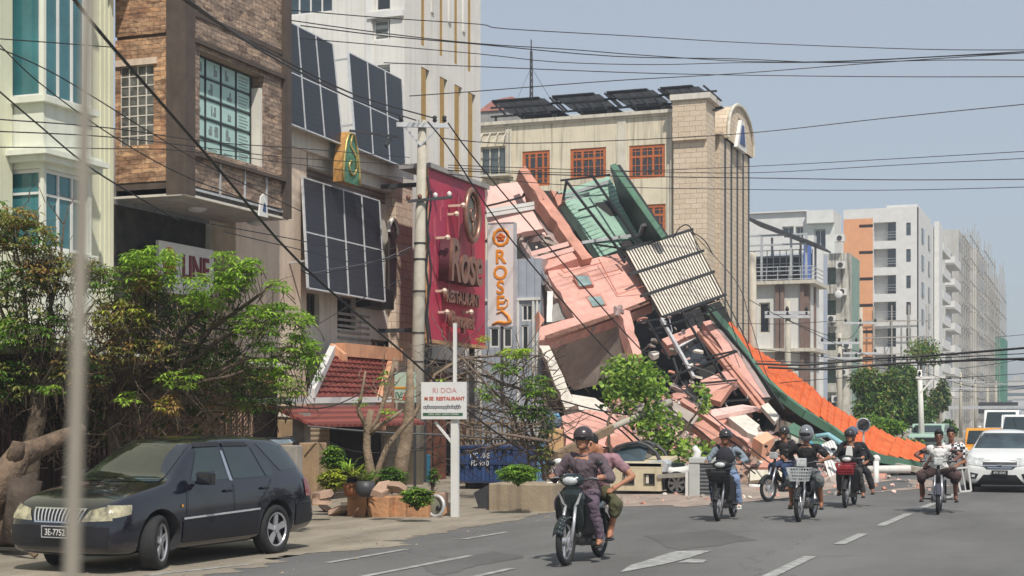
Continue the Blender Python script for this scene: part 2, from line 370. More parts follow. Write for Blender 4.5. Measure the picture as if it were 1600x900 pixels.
def strip(name, xs, y0, y1, zoff, m, ny=60, label=None, jag=0, kind='structure'):
    mb = MB(); rr = random.Random(5)
    jit = [[(jag*(noise.noise(V((_*.031, 3, i)))*2.2+noise.noise(V((_*.17, 9, i)))*.9+noise.noise(V((_*.6, 5, i)))*.4) if i == len(xs)-1 else 0) for i in range(len(xs))] for _ in range(ny+1)]
    for j in range(ny+1):
        y = y0+(y1-y0)*(j/ny)**(1 if ny > 600 else 1.6)
        for i, x in enumerate(xs):
            xx = x+jit[j][i]; mb.v.append(V((xx, y, gz(xx)+zoff)))
    n = len(xs)
    for j in range(ny):
        for i in range(n-1):
            a = j*n+i; mb.f.append((a, a+1, a+n+1, a+n)); mb.m.append(0)
    o = mb.build(name, m, origin=(0, 0, 0)); tag(o, kind=kind)
    if label: o['label'] = label
    return o
strip('ground', [-900, -60, -10.5, -5, 14, 900], -60, 3000, -.06, EARTH)
strip('road', [-10.9, -10.5, -8, -5, 0, 5, 11.5], -40, 1500, 0, ASPH)
strip('verge', [-40, -20, -14, -10.5, -10.2], -10, 46, .005, DIRT, ny=900, jag=.42)
strip('far_verge', [-30, -20, -14, -10.5, -9.6], 46, 900, .006, DIRT, ny=300, jag=.2)
mb = MB()
for x0, x1, z in ((11.5, 11.75, .13), (11.75, 20, .12)): mb.box((x0, -40, -.04), (x1, 900, z))
tag(mb.build('pavement', M['conc2'], origin=(12, 0, 0)), kind='structure')
# painted lines and the arrow
PAINT = mat('worn road paint', (.40, .40, .38), .85, .35, 5, .1, alt=(.16, .16, .155))
def decal(pts, name='lane_line', off=.009):
    mb = MB(); mb.add([V((p.x, p.y, gz(p.x)+off)) for p in pts], [tuple(range(len(pts)))]); o = mb.build(name, PAINT); tag(o, kind='structure'); return o
def dash(u0, v0, u1, v1, wd=.14):
    z = -.07
    for _ in range(3): a, b = GP(u0, v0, z), GP(u1, v1, z); z = gz((a.x+b.x)/2)
    a, b = GP(u0, v0, gz(a.x)), GP(u1, v1, gz(b.x)); d = (b-a).normalized(); nn = V((-d.y, d.x, 0))*wd/2
    decal([a-nn, b-nn, b+nn, a+nn])
for q in ((1200, 902, 1266, 870), (1311, 851, 1349, 834.5), (1376, 822, 1420, 803), (1432, 797, 1462, 786), (1478, 779, 1496, 771)): dash(*q, wd=.16)
for q in ((228, 900, 392, 882), (512, 880, 634, 859), (724, 843, 792, 832), (560, 903, 735, 869), (740, 902, 800, 889)): dash(*q, wd=.12)
ar = [(968, 895), (985, 883), (1000, 879), (1042, 865), (1058, 861), (1112, 861), (1075, 873), (1040, 882)]
decal([GP(u, v) for u, v in ar], 'road_arrow'); decal([GP(u, v) for u, v in ((1058, 880), (1078, 874), (1106, 876), (1098, 880))], 'road_arrow')

rr = random.Random(66)
def patch_sheet(name, pts, m, off, n=140, amp=.35):
    q = [GP(u, v, -.05) for u, v in pts]; mb = MB(); out = []
    for i in range(len(q)):
        a, b = q[i], q[(i+1) % len(q)]
        for k in range(n//len(q)):
            p = a+(b-a)*k/(n//len(q)); p = p+V((noise.noise(p*1.3)*amp+noise.noise(p*5)*amp*.4, noise.noise(p*1.1+V((5, 0, 0)))*amp*2, 0)); out.append(V((p.x, p.y, gz(p.x)+off)))
    mb.add(out, [tuple(range(len(out)))]); o = mb.build(name, m); tag(o, kind='structure')
patch_sheet('dust', [(880, 792), (960, 786), (1080, 790), (1170, 784), (1300, 776), (1440, 768), (1490, 762), (1440, 752), (1200, 752), (1000, 764), (890, 776)], ground_mat('plaster dust on asphalt', lin((140, 128, 118)), lin((174, 156, 144)), 2.2, .5), .008)
patch_sheet('asphalt_patch', [(1010, 838), (1120, 830), (1180, 850), (1060, 866)], ground_mat('darker asphalt', (.098, .097, .094), (.13, .128, .124), .8, .4), .004, amp=.15)
patch_sheet('asphalt_patch', [(640, 880), (780, 858), (830, 868), (690, 898)], ground_mat('darker asphalt b', (.10, .099, .096), (.14, .137, .133), .8, .4), .004, amp=.15)
def text(parent, name, s, pl, a, z, size, off, m, ext=.02, sx=1, align='CENTER', bold=0, shear=0):
    cu = bpy.data.curves.new(name, 'FONT'); cu.body = s; cu.size = size; cu.extrude = ext; cu.align_x = align; cu.align_y = 'CENTER'
    cu.offset = bold; cu.shear = shear; cu.resolution_u = 3
    t = bpy.data.objects.new('tmp', cu); scene.collection.objects.link(t)
    scene.collection.objects.unlink(t); me = evalmesh([t])
    bpy.data.objects.remove(t); me.name = name
    X, N = (V((0, 1, 0)), V((1, 0, 0))) if pl.k == 'x' else (V((1, 0, 0)), V((0, -1, 0)))
    base = pl.pt(a, z, off)-(wpos(parent) if parent else V((0, 0, 0)))
    for v in me.vertices: c = v.co.copy(); v.co = base+X*c.x*sx+V((0, 0, 1))*c.y+N*c.z
    me.materials.clear(); me.materials.append(m)
    o = bpy.data.objects.new(name, me); scene.collection.objects.link(o)
    if parent: o.parent = parent
    return o
M['solar'] = brick('solar cells', (.012, .014, .022), (.016, .018, .028), (.04, .042, .05), .16, .16, .006, rough=.45, bump=.0, var=.15, off=0)
STONE_LIT = brick('sunlit tone split stone cladding', lin((160, 122, 96)), lin((196, 162, 130)), lin((112, 90, 76)), .30, .10, .004, bump=1.0, var=.35, off=.37, mottle=True)  # side wall cladding with the warmth of the sun put into its colour
STONE_SHADE = brick('shade tone split stone cladding', lin((148, 130, 118)), lin((174, 154, 138)), lin((92, 76, 66)), .30, .10, .004, bump=1.0, var=.35, off=.41, mottle=True)  # same cladding, coloured greyer for the weaker light on the street face
SLATE = brick('dark slate strips', (.10, .095, .09), (.16, .15, .14), (.05, .05, .05), .5, .05, .006, bump=.8, var=.4)
DARKCLAD = mat('dark brown cladding', lin((88, 76, 68)), .8, .2, 3, .2, streak=.3)
# ----- A: pale lime building with the bay of teal windows -----
A0 = thing('corner_building', 'pale lime green building with a white bay of teal glass windows at the far left', 'building', (-22, 24, LG))
fx = Pl('x', -19.9); bx = Pl('x', -19.2); y0b = bx.s_(68); yb1 = bx.s_(143); fyb = Pl('y', y0b)
yend = fx.s_(177.5)
mb = MB(); mb.box((-34, 12, LG), (-20.15, yend, 13.2)); mb.box((-20.16, 12, LG), (-19.9, y0b-.05, 13.0)); mb.box((-20.16, yb1-.05, LG), (-19.9, yend, 13.0))
mb.box((-20.16, y0b-.05, LG), (-19.9, yb1-.05, 3.3)); mb.build('wall', M['lime'], A0)
zs1 = bx.z(68, 150); zs2 = bx.z(68, 388); zt2 = bx.z(68, 262); zb1t = bx.z(68, 243)
mb = MB()
for q in range(5): mb.box((-19.905, y0b-2.3+q*.42, LG), (-19.86, y0b-2.1+q*.42, 13.0))
for q in range(3): mb.box((-19.905, yend-.5+q*.16, LG), (-19.87, yend-.42+q*.16, 13.0))
for q in range(4): mb.box((-19.905, yb1+.02+q*.14, LG), (-19.875, yb1+.09+q*.14, 13.0))
mb.build('pilaster_ribs', M['lime'], A0)
XA = -20.2
mb = MB()
def bay(z0, z1, g=0, mi=0): mb.box((XA, y0b-g, z0), (-19.2+g, yb1+g, z1), mi)
bay(3.3, zs2-.12); bay(zs2-.12, zs2, .1)
bay(zt2, zb1t-.12); bay(zb1t-.12, zb1t, .16); bay(zb1t, zb1t+.1, .26); bay(zb1t+.1, zb1t+.18, .16)
bay(zb1t+.18, zs1-.12); bay(zs1-.12, zs1, .12)
bay(11.6, 11.75, .1); bay(11.75, 13.2)
for zz in (zs2, zs1):
    top = zt2 if zz == zs2 else 11.6
    for (a, b) in (((-19.28, y0b), (-19.2, y0b+.08)), ((XA, yb1-.12), (-19.2, yb1)), ((XA, y0b), (XA+.1, y0b+.08))): mb.box((a[0], a[1], zz), (b[0], b[1], top))
mb.build('bay_shell', M['limewhite'], A0)
for zz, tt in ((zs2, zt2), (zs1, 11.6)):
    bx.window(A0, (y0b+.08, yb1-.12, zz, tt), M['white'], M['gteal'], xs=(.34, .67), zs=(.68,), fw=.07, dep=.1)
    fyb.window(A0, (XA+.1, -19.28, zz, tt), M['white'], M['gteal'], nx=1, zs=(.7,), fw=.07, dep=.1)
mb = MB(); mb.box((-19.91, yend-.6, 11.5), (-19.5, yend+.05, 11.75)); mb.box((-19.91, yend-.55, 11.3), (-19.65, yend+.02, 11.5)); mb.build('cornice', M['limewhite'], A0)

# ----- B: stone clad building on a deep overhang -----
XB = -18.3; bxp = Pl('x', XB); yc = bxp.s_(289); byp = Pl('y', yc); ybe = bxp.s_(440); ybf = bxp.s_(449)
B0 = thing('stone_clad_building', 'brown stone clad building with a deep overhang and a poster covered window', 'building', (-20, yc, LG))
zu = bxp.z(289, 303)                            # underside of the overhang
mb = MB(); xl = byp.s_(180); mb.box((xl, yc+.3, zu+.15), (XB-.32, ybf, 15.5)); mb.build('core', M['dark'], B0)
# side wall with glass blocks
hb = byp.rect(187, 240, 105, 229); zg = byp.z(250, 51); zd = byp.z(250, 283)
xp0 = byp.s_(262)
mb = MB(); byp.panel(mb, xl, xp0, zg, 15.5, [], .3); byp.panel(mb, xl, xp0, zd, zg-.08, [hb], .3); mb.build('side_wall', STONE_LIT, B0)
mb = MB(); byp.box(mb, xl+.01, xp0, zg-.08, zg, -.25, -.06); mb.build('side_groove', DARKCLAD, B0)
mb = MB(); byp.box(mb, xl+.01, xp0, zu, zd, -.3, -.02); mb.build('side_band', DARKCLAD, B0)
mb = MB(); byp.box(mb, hb[0]-.08, hb[1]+.1, hb[3], hb[3]+.14, -.02, .05); mb.build('lintel', M['blush'], B0)
gb = MB(); nn = 0
for i in range(4):
    for j in range(8):
        w_ = (hb[1]-hb[0])/4; h_ = (hb[3]-hb[2])/8
        byp.box(gb, hb[0]+i*w_+.012, hb[0]+(i+1)*w_-.012, hb[2]+j*h_+.012, hb[2]+(j+1)*h_-.012, -.2, -.06+((i*7+j*3) % 5)*.004)
mb = MB(); byp.box(mb, hb[0]+.002, hb[1]-.002, hb[2]+.002, hb[3]-.002, -.22, -.09); f = mb.build('glass_block_window', M['galv'], B0)
mb = MB()
for i in range(5): x = hb[0]+(hb[1]-hb[0])*i/4; byp.box(mb, x-.013, x+.013, hb[2]+.003, hb[3]-.003, -.1, -.045)
for j in range(9): z = hb[2]+(hb[3]-hb[2])*j/8; byp.box(mb, hb[0]+.003, hb[1]-.003, z-.012, z+.012, -.1, -.047)
mb.build('mortar_grid', M['bone'], f)
gb.build('glass_blocks', mat('glass block', (.16, .16, .145), .18, .5, 5), f, bevel=.012)
# corner pilaster
mb = MB(); mb.box((xp0, yc-.06, zu), (XB+.06, yc+.32, 15.5)); mb.build('corner_pilaster', DARKCLAD, B0)
# street wall
hw = bxp.rect(312, 412, 78, 232); zsl = bxp.z(289, 235)
ztg = bxp.z(289, 54); zbr = bxp.z(289, 287)
y1 = yc+.32
mb = MB(); bxp.panel(mb, y1, ybe, ztg, 15.5, [], .3); 
bxp.panel(mb, y1, ybe, zsl, ztg-.1, [hw], .55); bxp.panel(mb, y1, ybe, zbr, zsl-.08, [], .3); mb.build('street_wall', STONE_SHADE, B0)
mb = MB(); bxp.box(mb, y1, ybe, ztg-.1, ztg, -.3, .1); bxp.box(mb, y1, ybe, zsl-.08, zsl, -.3, .14); bxp.box(mb, ybe, ybf, zu, 15.5, -.3, .12)
bxp.box(mb, y1, ybe, zsl+3.0, zsl+3.12, -.05, .03); bxp.box(mb, y1, ybe, 14.1, 14.25, -.3, .12); mb.build('street_frame', DARKCLAD, B0)
mb = MB(); bxp.box(mb, y1, ybe, zu+.02, zbr-.003, -.3, -.02); mb.build('slate_band', SLATE, B0)
mb = MB()
for z in (zsl-.04, zu+.12): bxp.box(mb, y1-.05, ybe+.1, z, z+.05, .003, .04)
for q in (0, .28, .55, .8, 1.0):
    yy = y1-.05+(ybe+.06-y1)*q; bxp.box(mb, yy, yy+.04, zu+.17, zsl-.04, .003, .04)
mb.build('hanging_rail', M['galv'], B0)
# poster window
fo = bxp.window(B0, (hw[0], hw[1]-.14, hw[2], hw[3]), M['char'], mat('pale aqua glass', lin((150, 186, 178)), .25, .1, 1), xs=(.25, .5, .75), zs=(.16, .37, .58, .79), fw=.035, dep=.3)
mb = MB(); bxp.box(mb, hw[1]-.13, hw[1]-.03, hw[2]+.004, hw[3]-.3, -.5, -.02); mb.build('sunlit_reveal', M['bone'], B0)  # pale strip paints sunlight onto this side of the window reveal
pm = mat('poster ink', (.10, .13, .13), .7, .4, 12, alt=(.30, .36, .35)); pw = mat('poster paper', lin((176, 208, 200)), .7, .05, 3)
mb = MB(); pi_ = MB(); rr = random.Random(3); ww = (hw[1]-.14-hw[0])
for i in range(4):
    for j in range(5):
        a0 = hw[0]+ww*i/4+.05; a1 = a0+ww/4-.09; z0 = hw[2]+(hw[3]-hw[2])*(0.02, .18, .39, .6, .81)[j]; z1 = z0+(hw[3]-hw[2])*(.12 if j == 0 else .17)
        bxp.box(mb, a0, a1, z0, z1, -.285, -.279)
        if i == 3 or j == 0:
            for k in range(4 if i == 3 else 2): pi_ = MB(); bxp.box(pi_, a0+.08, a1-.06-.1*rr.random(), z0+(z1-z0)*(k+.6)/5, z0+(z1-z0)*(k+.6)/5+.025, -.279, -.275); pi_.build('printed_line', pm, fo)
        else:
            for k in range(rr.choice((2, 3, 5))):
                w2 = rr.uniform(.05, .14); h2 = rr.uniform(.08, .26); ca = rr.uniform(a0+.08, a1-.2); cz = rr.uniform(z0+.06, z1-.3)
                pi_ = MB(); bxp.box(pi_, ca, ca+w2, cz, cz+h2, -.279, -.275-.0007*k); pi_.build('printed_picture', pm, fo)
mb.build('poster_sheets', pw, fo)
# underside slab, lamps, back wall, signs
mb = MB(); mb.box((xl, yc+.02, zu-.02), (XB-.04, ybf, zu+.15)); mb.build('overhang_slab', M['greywall'], B0)
mb = MB(); mb.box((XB-.04, yc-.03, zu-.03), (XB+.03, ybf, zu+.02)); mb.box((xl, yc-.05, zu-.03), (XB-.04, yc+.02, zu+.02)); mb.build('drip_edge', M['bone'], B0)
for yy in (yc+1.9, yc+4.6):
    mb = MB(); mb.ell((XB-.9, yy, zu-.03), (.24, .24, .09), 14); mb.build('ceiling_lamp', M['galv'], B0, smooth=True)
XR = -20.6; ypier = Pl('x', XR).s_(372)
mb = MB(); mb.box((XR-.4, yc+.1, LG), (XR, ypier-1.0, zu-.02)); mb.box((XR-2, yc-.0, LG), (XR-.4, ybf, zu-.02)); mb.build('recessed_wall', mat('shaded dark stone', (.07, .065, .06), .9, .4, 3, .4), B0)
mb = MB(); mb.box((XR-1.4, yc-.02, LG), (XR+.15, yc+.1, zu-.02)); mb.build('recess_side_wall', DARKCLAD, B0)
mb = MB(); mb.box((XR-.4, ypier-.1, LG), (XR+.15, ybf-.01, zu-.02)); mb.build('pale_pier', M['bone'], B0)
mb = MB(); mb.box((XR+.15, ypier+.15, LG), (XR+.19, ypier+1.1, zu-.6)); mb.build('door', DARKCLAD, B0)
# triangular white logo plate
lp = Pl('x', XB+.2); a, z = lp.s_(410), lp.z(410, 322)
mb = MB(); mb.prism([lp.pt(a-.22, z-.25), lp.pt(a+.2, z-.25), lp.pt(a+.14, z+.12), lp.pt(a+.02, z+.3), lp.pt(a-.12, z+.2)], (.04, 0, 0))
o = mb.build('logo_plate', M['white'], None); tag(o, 'small white flame shaped plate with a blue mark on the edge of the overhang', 'sign')
mb = MB(); mb.prism([lp.pt(a-.06, z-.12, .042), lp.pt(a+.1, z-.14, .042), lp.pt(a+.08, z+.04, .042), lp.pt(a, z+.08, .042)], (.006, 0, 0)); mb.build('mark', M['blue'], o)
# name board below the overhang
npn = Pl('x', -19.9); r = npn.rect(248, 334, 375, 441)
SB = thing('name_board', 'white name board with an orange round logo and dark red capital letters under the overhang', 'sign', (-19.95, r[0], r[2]))
mb = MB(); npn.box(mb, r[0], r[1], r[2]-.2, r[3], -.08, 0); mb.build('board', M['white'], SB)
DR = mat('dark red letters', lin((120, 40, 50)), .6, .1)
mb = MB(); c = npn.pt(r[0]+(r[1]-r[0])*.19, r[2]+.52, 0); mb.ell(c, (.015, .3, .34), 20); mb.build('round_logo', M['yellow'], SB, smooth=True)
mb = MB(); mb.ell(c+V((.012, 0, 0)), (.012, .14, .2), 14); mb.build('logo_figure', mat('logo red', lin((190, 90, 40)), .6), SB)
text(SB, 'letters', 'LINE', npn, r[0]+(r[1]-r[0])*.65, r[2]+.42, .78, .015, DR, .015, sx=.75, bold=.015)
for s in (r[0]+.2, r[1]-.2):
    mb = MB(); npn.box(mb, s, s+.05, r[2], r[3]-.1, -.75, -.08); mb.build('bracket', M['black'], SB)

# ----- C: low beige building with solar panels, shutters, red porch -----
XC = -20.0; cp = Pl('x', XC); y0 = ybf+.01; y1c = cp.s_(633)
C0 = thing('shuttered_shop_building', 'beige shop building with grey roller shutters, stone pilasters and a sloping parapet', 'building', (XC-1, y0, LG))
zr0 = cp.z(452, 203)
BST = brick('beige block pilaster', lin((214, 190, 168)), lin((226, 206, 186)), lin((160, 140, 124)), .55, .27, .01, bump=.3, var=.15)
SHUT = lines('grey roller shutter', lin((118, 106, 100)), lin((150, 138, 130)), .13, .35, 'v', .6, .6)
mb = MB(); mb.box((-32, y0, LG), (XC-.5, y1c, zr0-.3)); mb.build('core', M['greywall'], C0)
mb = MB(); cp.box(mb, y0, cp.s_(466), LG, zr0-.5, -.5, .25); mb.build('pilaster', M['blush'], C0)
mb = MB(); cp.box(mb, cp.s_(607), y1c, LG, zr0-.5, -.5, .25); mb.build('pilaster', BST, C0)
mb = MB(); cp.box(mb, y0, y1c, zr0-.5, zr0-.02, -.5, .3); cp.box(mb, y0, y1c, zr0-.02, zr0+.06, -.52, .42); cp.box(mb, cp.s_(475), cp.s_(607), zr0-.85, zr0-.5, -.5, .12); mb.build('parapet', M['bone'], C0)
zsh = cp.z(475, 276)
mb = MB(); cp.box(mb, cp.s_(466), cp.s_(607), zsh-.1, zr0-.85, -.5, -.12); mb.build('upper_shutter', SHUT, C0)
# wall behind/below the low array: grey, openings
zlo = 2.75
hs = [cp.rect(470, 499, 455, 505), cp.rect(527, 556, 462, 513), cp.rect(530, 560, 536, 556), cp.rect(579, 607, 530, 553), cp.rect(479, 487, 300, 330)]
mb = MB(); cp.panel(mb, cp.s_(466), cp.s_(607), zlo, zsh-.1, hs[:4], .35); mb.build('wall', M['bone'], C0)
for h in hs[:4]: cp.window(C0, h, DARKCLAD, M['gdark'], nx=2, nz=1, fw=.05, dep=.2)
mb = MB()
for q in range(5): cp.box(mb, cp.s_(527), cp.s_(575), 4.05+q*.17, 4.12+q*.17, 0, .06)
mb.build('louvres', M['greywall'], C0)
mb = MB(); cp.box(mb, cp.s_(563), cp.s_(604), cp.z(563, 528), cp.z(563, 470), .002, .03); mb.build('white_panel', M['white'], C0)
mb = MB(); cp.box(mb, cp.s_(466), cp.s_(520), LG, zlo, -.5, -.1); mb.build('lower_shutter', lines('beige shutter', lin((150, 132, 112)), lin((182, 164, 142)), .14, .35, 'v', .6, .6), C0)
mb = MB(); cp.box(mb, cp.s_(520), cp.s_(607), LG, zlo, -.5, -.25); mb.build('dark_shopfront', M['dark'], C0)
# little arched window beside the low array
ap = Pl('x', XC+.25); a, z0, z1 = ap.s_(612), ap.z(612, 460), ap.z(612, 345)
mb = MB(); pts = [ap.pt(a-.28, z0, .005), ap.pt(a+.28, z0, .005)]+[ap.pt(a+.28*cos(t*pi/8), z1-.4+.4*sin(t*pi/8), .005) for t in range(9)]
mb.prism(pts, (.03, 0, 0)); aw = mb.build('arched_window', DARKCLAD, C0)
mb = MB(); mb.prism([ap.pt(a-.2, z0+.1, .036), ap.pt(a+.2, z0+.1, .036)]+[ap.pt(a+.2*cos(t*pi/8), z1-.45+.3*sin(t*pi/8), .036) for t in range(9)], (.01, 0, 0)); mb.build('pane', M['gdark'], aw)
mb = MB(); mb.tube([ap.pt(a+.33*cos(t*pi/8), z1-.38+.42*sin(t*pi/8), .06) for t in range(9)], .06, 6); mb.build('arch_moulding', M['offwhite'], C0)
# air conditioner / dark box
mb = MB(); r = Pl('x', XC+.55).rect(580, 616, 447, 479); Pl('x', XC+.55).box(mb, r[0], r[1], r[2], r[3], -.5, 0); o = mb.build('window_hood', M['black'], None, bevel=.02); tag(o, 'black boxy hood on the wall at the lower right corner of the lower solar array', 'hood')

def solar(label, quad, nx, ny, partial=0):
    """quad: tl,tr,bl,br in world"""
    tl, tr, bl, br = quad; T = thing('solar_array', label, 'solar panels', ((bl+br)/2), 'solar arrays leaning on the street front')
    nrm = (tr-tl).cross(bl-tl).normalized(); nrm = nrm if nrm.x > 0 else -nrm
    f = lambda s, t: (tl*(1-s)+tr*s)*(1-t)+(bl*(1-s)+br*s)*t
    for i in range(nx):
        for j in range(ny):
            a, b, c, d = f(i/nx+.012, j/ny+.008), f((i+1)/nx-.012, j/ny+.008), f((i+1)/nx-.012, (j+1)/ny-.008), f(i/nx+.012, (j+1)/ny-.008)
            mb = MB(); mb.prism([a, b, c, d], -nrm*.04); mb.build('solar_panel', M['solar'], T)
    mb = MB()
    for i in range(nx+1): mb.bar(f(i/nx, 0)-nrm*.02, f(i/nx, 1)-nrm*.02, .05, .06, up=nrm)
    for j in range(ny+1): mb.bar(f(0, j/ny)-nrm*.024, f(1, j/ny)-nrm*.024, .04, .06, up=nrm)
    mb.build('frame', M['galv'], T)
    mb = MB()
    for s in (.02, .5, .98):
        for t in (.05, .75): mb = MB(); p = f(s, t)-nrm*.06; mb.bar(p, (min(p.x-.5, XC+.05) if p.z < zr0 else p.x-.9, p.y, p.z-.05), .05, .05); mb.build('strut', M['galv'], T)
c1, c2 = Pl('x', -20.1), Pl('x', -19.35)
Q = lambda t, b, u0, u1, vt0, vt1, vb0, vb1, u2=None, u3=None: (t.pt(t.s_(u0), t.z(u0, vt0)), t.pt(t.s_(u1), t.z(u1, vt1)), b.pt(b.s_(u2 or u0), b.z(u2 or u0, vb0)), b.pt(b.s_(u3 or u1), b.z(u3 or u1, vb1)))
solar('large tilted black solar array on the parapet nearest the stone clad building', Q(c1, c2, 436, 520, 26, 69, 190, 226, 446, 536), 3, 2)
solar('large tilted black solar array on the parapet behind the utility pole', Q(c1, c2, 545, 628, 82, 124, 231, 262, 556, 634), 3, 2)
c3, c4 = Pl('x', -19.7), Pl('x', -19.0)
solar('lower black solar array of eight panels hanging over the shop wall', Q(c3, c4, 473, 593, 277, 314, 450, 471, 482, 602), 4, 2)
# gilded leaf shaped ornament
op = Pl('x', -19.2); a = op.s_(549); zt, zb = op.z(549, 208), op.z(549, 287)
OR = thing('gilded_ornament', 'tall pointed green and gold carved ornament on the parapet between the solar arrays', 'ornament', op.pt(a, zb, 0))
hw_ = .52
prof = [(-hw_, 0), (hw_, 0), (hw_*1.0, .35), (hw_*.85, .75), (hw_*.62, 1.15), (hw_*.3, 1.42), (0, zt-zb), (-hw_*.3, 1.42), (-hw_*.62, 1.15), (-hw_*.85, .75), (-hw_, .35)]
mb = MB(); mb.prism([op.pt(a+x, zb+z, 0) for x, z in prof], (-.3, 0, 0), 0, 1); mb.build('ornament_body', [mat('verdigris', lin((96, 150, 120)), .6, .4, 6, .4), mat('old gold', lin((200, 150, 86)), .5, .25, 8, .3)], OR)
mb = MB(); sp = [op.pt(a+cos(t*.7)*.035*t, zb+.52+sin(t*.7)*.04*t, .02) for t in range(2, 12)]; mb.tube(sp, .03, 6)
mb.tube([op.pt(a+.25, zb+.45, .02), op.pt(a+.3, zb+.8, .02), op.pt(a-.1, zb+1.05, .02), op.pt(a+.02, zb+1.35, .02)], .03, 6)
mb.tube([op.pt(a+x*.97, zb+z*.98, .01) for x, z in prof[1:]]+[op.pt(a-hw_*.97, zb, .01)], .035, 6); mb.build('gold_scroll', mat('gold paint', lin((205, 180, 110)), .4, .2, 9, metal=.4), OR, smooth=True)
# floodlight arm above it
mb = MB(); p = op.pt(a-.1, zt+.05, 0); mb.bar(p, p+V((.9, 1.4, -.0)), .06, .06); mb.bar(p+V((.75, 1.1, -.05)), p+V((.75, .75, -.35)), .05, .12)
tag(mb.build('floodlight_arm', M['char'], None), 'thin dark floodlight arm sticking out above the green and gold ornament', 'lamp arm')

# red tiled porch roof
TILE = None
def tilemat(name, c1, c2, pr, pc):
    m, n, l, b = newmat(name); tc = n.new('ShaderNodeTexCoord'); nz = n.new('ShaderNodeTexNoise'); nz.inputs['Scale'].default_value = 2.2; nz.inputs['Detail'].default_value = 6; l.new(tc.outputs['Object'], nz.inputs[0])
    r = n.new('ShaderNodeValToRGB'); r.color_ramp.elements[0].position = .3; r.color_ramp.elements[1].position = .7; r.color_ramp.elements[0].color = (*c1, 1); r.color_ramp.elements[1].color = (*c2, 1)
    l.new(nz.outputs[0], r.inputs[0]); l.new(r.outputs[0], b.inputs['Base Color']); b.inputs['Roughness'].default_value = .6; return m
REDT = tilemat('red roof tile', lin((104, 48, 42)), lin((136, 68, 58)), 1, 1)
def tiled(mb, tl, tr, bl, br, nr, nc, step=.05, wave=.03):
    n_ = (tr-tl).cross(bl-tl).normalized(); n_ = n_ if n_.z > 0 else -n_
    for r_ in range(nr):
        def fn(s, t, r_=r_):
            T = (r_+t*1.02)/nr; p = (tl*(1-s)+tr*s)*(1-T)+(bl*(1-s)+br*s)*T
            return p+n_*(step*t+wave*abs(sin(pi*s*nc)))
        mb.grid(fn, nc*4, 2)
        a = [fn(i/(nc*4), 1) for i in range(nc*4+1)]
        for i in range(nc*4): mb.quad(a[i], a[i+1], a[i+1]-n_*(step+.02), a[i]-n_*(step+.02))
PR = thing('porch', 'red tiled sloping porch roof with peach side walls in front of the shuttered shop', 'porch', cp.pt(cp.s_(520), LG, 2))
X1, X2 = Pl('x', -19.4), Pl('x', -17.3)
tl, tr = X1.pt(X1.s_(524), X1.z(524, 555)), X1.pt(X1.s_(608), X1.z(608, 560)); tr.z = tl.z = (tl.z+tr.z)/2
bl, br = X2.pt(X2.s_(486), X2.z(500, 626)), X2.pt(X2.s_(588), X2.z(588, 622)); br.z = bl.z = (bl.z+br.z)/2
mb = MB(); tiled(mb, tl, tr, bl, br, 9, 12); mb.build('tiled_roof', REDT, PR)
mb = MB(); mb.prism([tl-V((0, 0, .08)), tr-V((0, 0, .08)), br-V((0, 0, .08)), bl-V((0, 0, .08))], (0, 0, -.12)); mb.build('roof_deck', M['bone'], PR)
mb = MB(); mb.prism([tr+V((0, .02, .1)), V((tr.x, tr.y+.02, bl.z-.8)), V((br.x, br.y+.02, bl.z-.8)), br+V((0, .02, .1))], (0, .35, 0)); mb.prism([tl+V((0, -.3, .3)), V((tl.x, tl.y-.3, bl.z-.2)), V((tl.x+.4, tl.y-.3, bl.z-.2)), V((tl.x+.4, tl.y-.3, tl.z))], (0, .25, 0))
mb.box((tl.x, tl.y, tl.z-.05), (tl.x+.3, tr.y+.3, tl.z+.32)); mb.build('peach_wall', mat('peach plaster', lin((214, 158, 122)), .85, .12, 2, .2, streak=.4), PR)
mb = MB(); mb.bar(tl+V((0, -.15, .15)), bl+V((.1, -.15, .12)), .16, .22); mb.build('white_ridge_trim', M['white'], PR)
mb = MB(); e0, e1 = bl+V((.15, -2.2, -.25)), br+V((.15, .4, -.2)); mb.prism([e0, e1, e1+V((1.1, -.1, -.45)), e0+V((1.1, 0, -.42))], (0, 0, .06)); mb.build('lower_awning', lines('red ribbed awning', lin((104, 48, 42)), lin((136, 70, 60)), .3, .5, 'h', .6, .6), PR)
mb = MB(); mb.bar(e0+V((-.1, -1.3, .15)), e1+V((-.1, .3, .22)), .12, .14); mb.build('white_fascia', M['white'], PR)
for q in (.1, .9):
    mb = MB(); p = e0*(1-q)+e1*q; mb.box((p.x+.3, p.y-.15, LG), (p.x+.6, p.y+.15, p.z-.1)); mb.build('post', M['conc2'], PR)

# ----- D: tall white building -----
XD = -20.0; dp = Pl('x', XD); yd0 = dp.s_(632); yd1 = dp.s_(751); dy = Pl('y', yd0-.004)
D0 = thing('tall_white_building', 'tall white building with gold edged vertical slots rising behind the solar arrays', 'building', (-21, yd0, LG))
TOP = 22
sl = [(658, 666), (687, 694), (710, 717), (731, 738)]
up = [dp.rect(a, b, -400, 74+(a-658)*.54) for a, b in sl]; up = [(q[0], q[1], q[2], TOP-1) for q in up]
lo = [dp.rect(a, b+5, 103+(a-660)*.56, 380) for a, b in sl]
mb = MB(); dp.panel(mb, yd0, yd1, LG, TOP, up+lo, .5)
xdl = dy.s_(428)
wl = [(dy.s_(585), dy.s_(626), dy.z(600, 16), 17), (dy.s_(582), dy.s_(628), dy.z(600, 62), dy.z(600, 26)), (dy.s_(590), dy.s_(628), dy.z(600, 190), dy.z(600, 101)), (dy.s_(430), dy.s_(519), dy.z(480, 22), 18)]
wl = [(a, min(b, XD-.02), c, d) for a, b, c, d in wl]
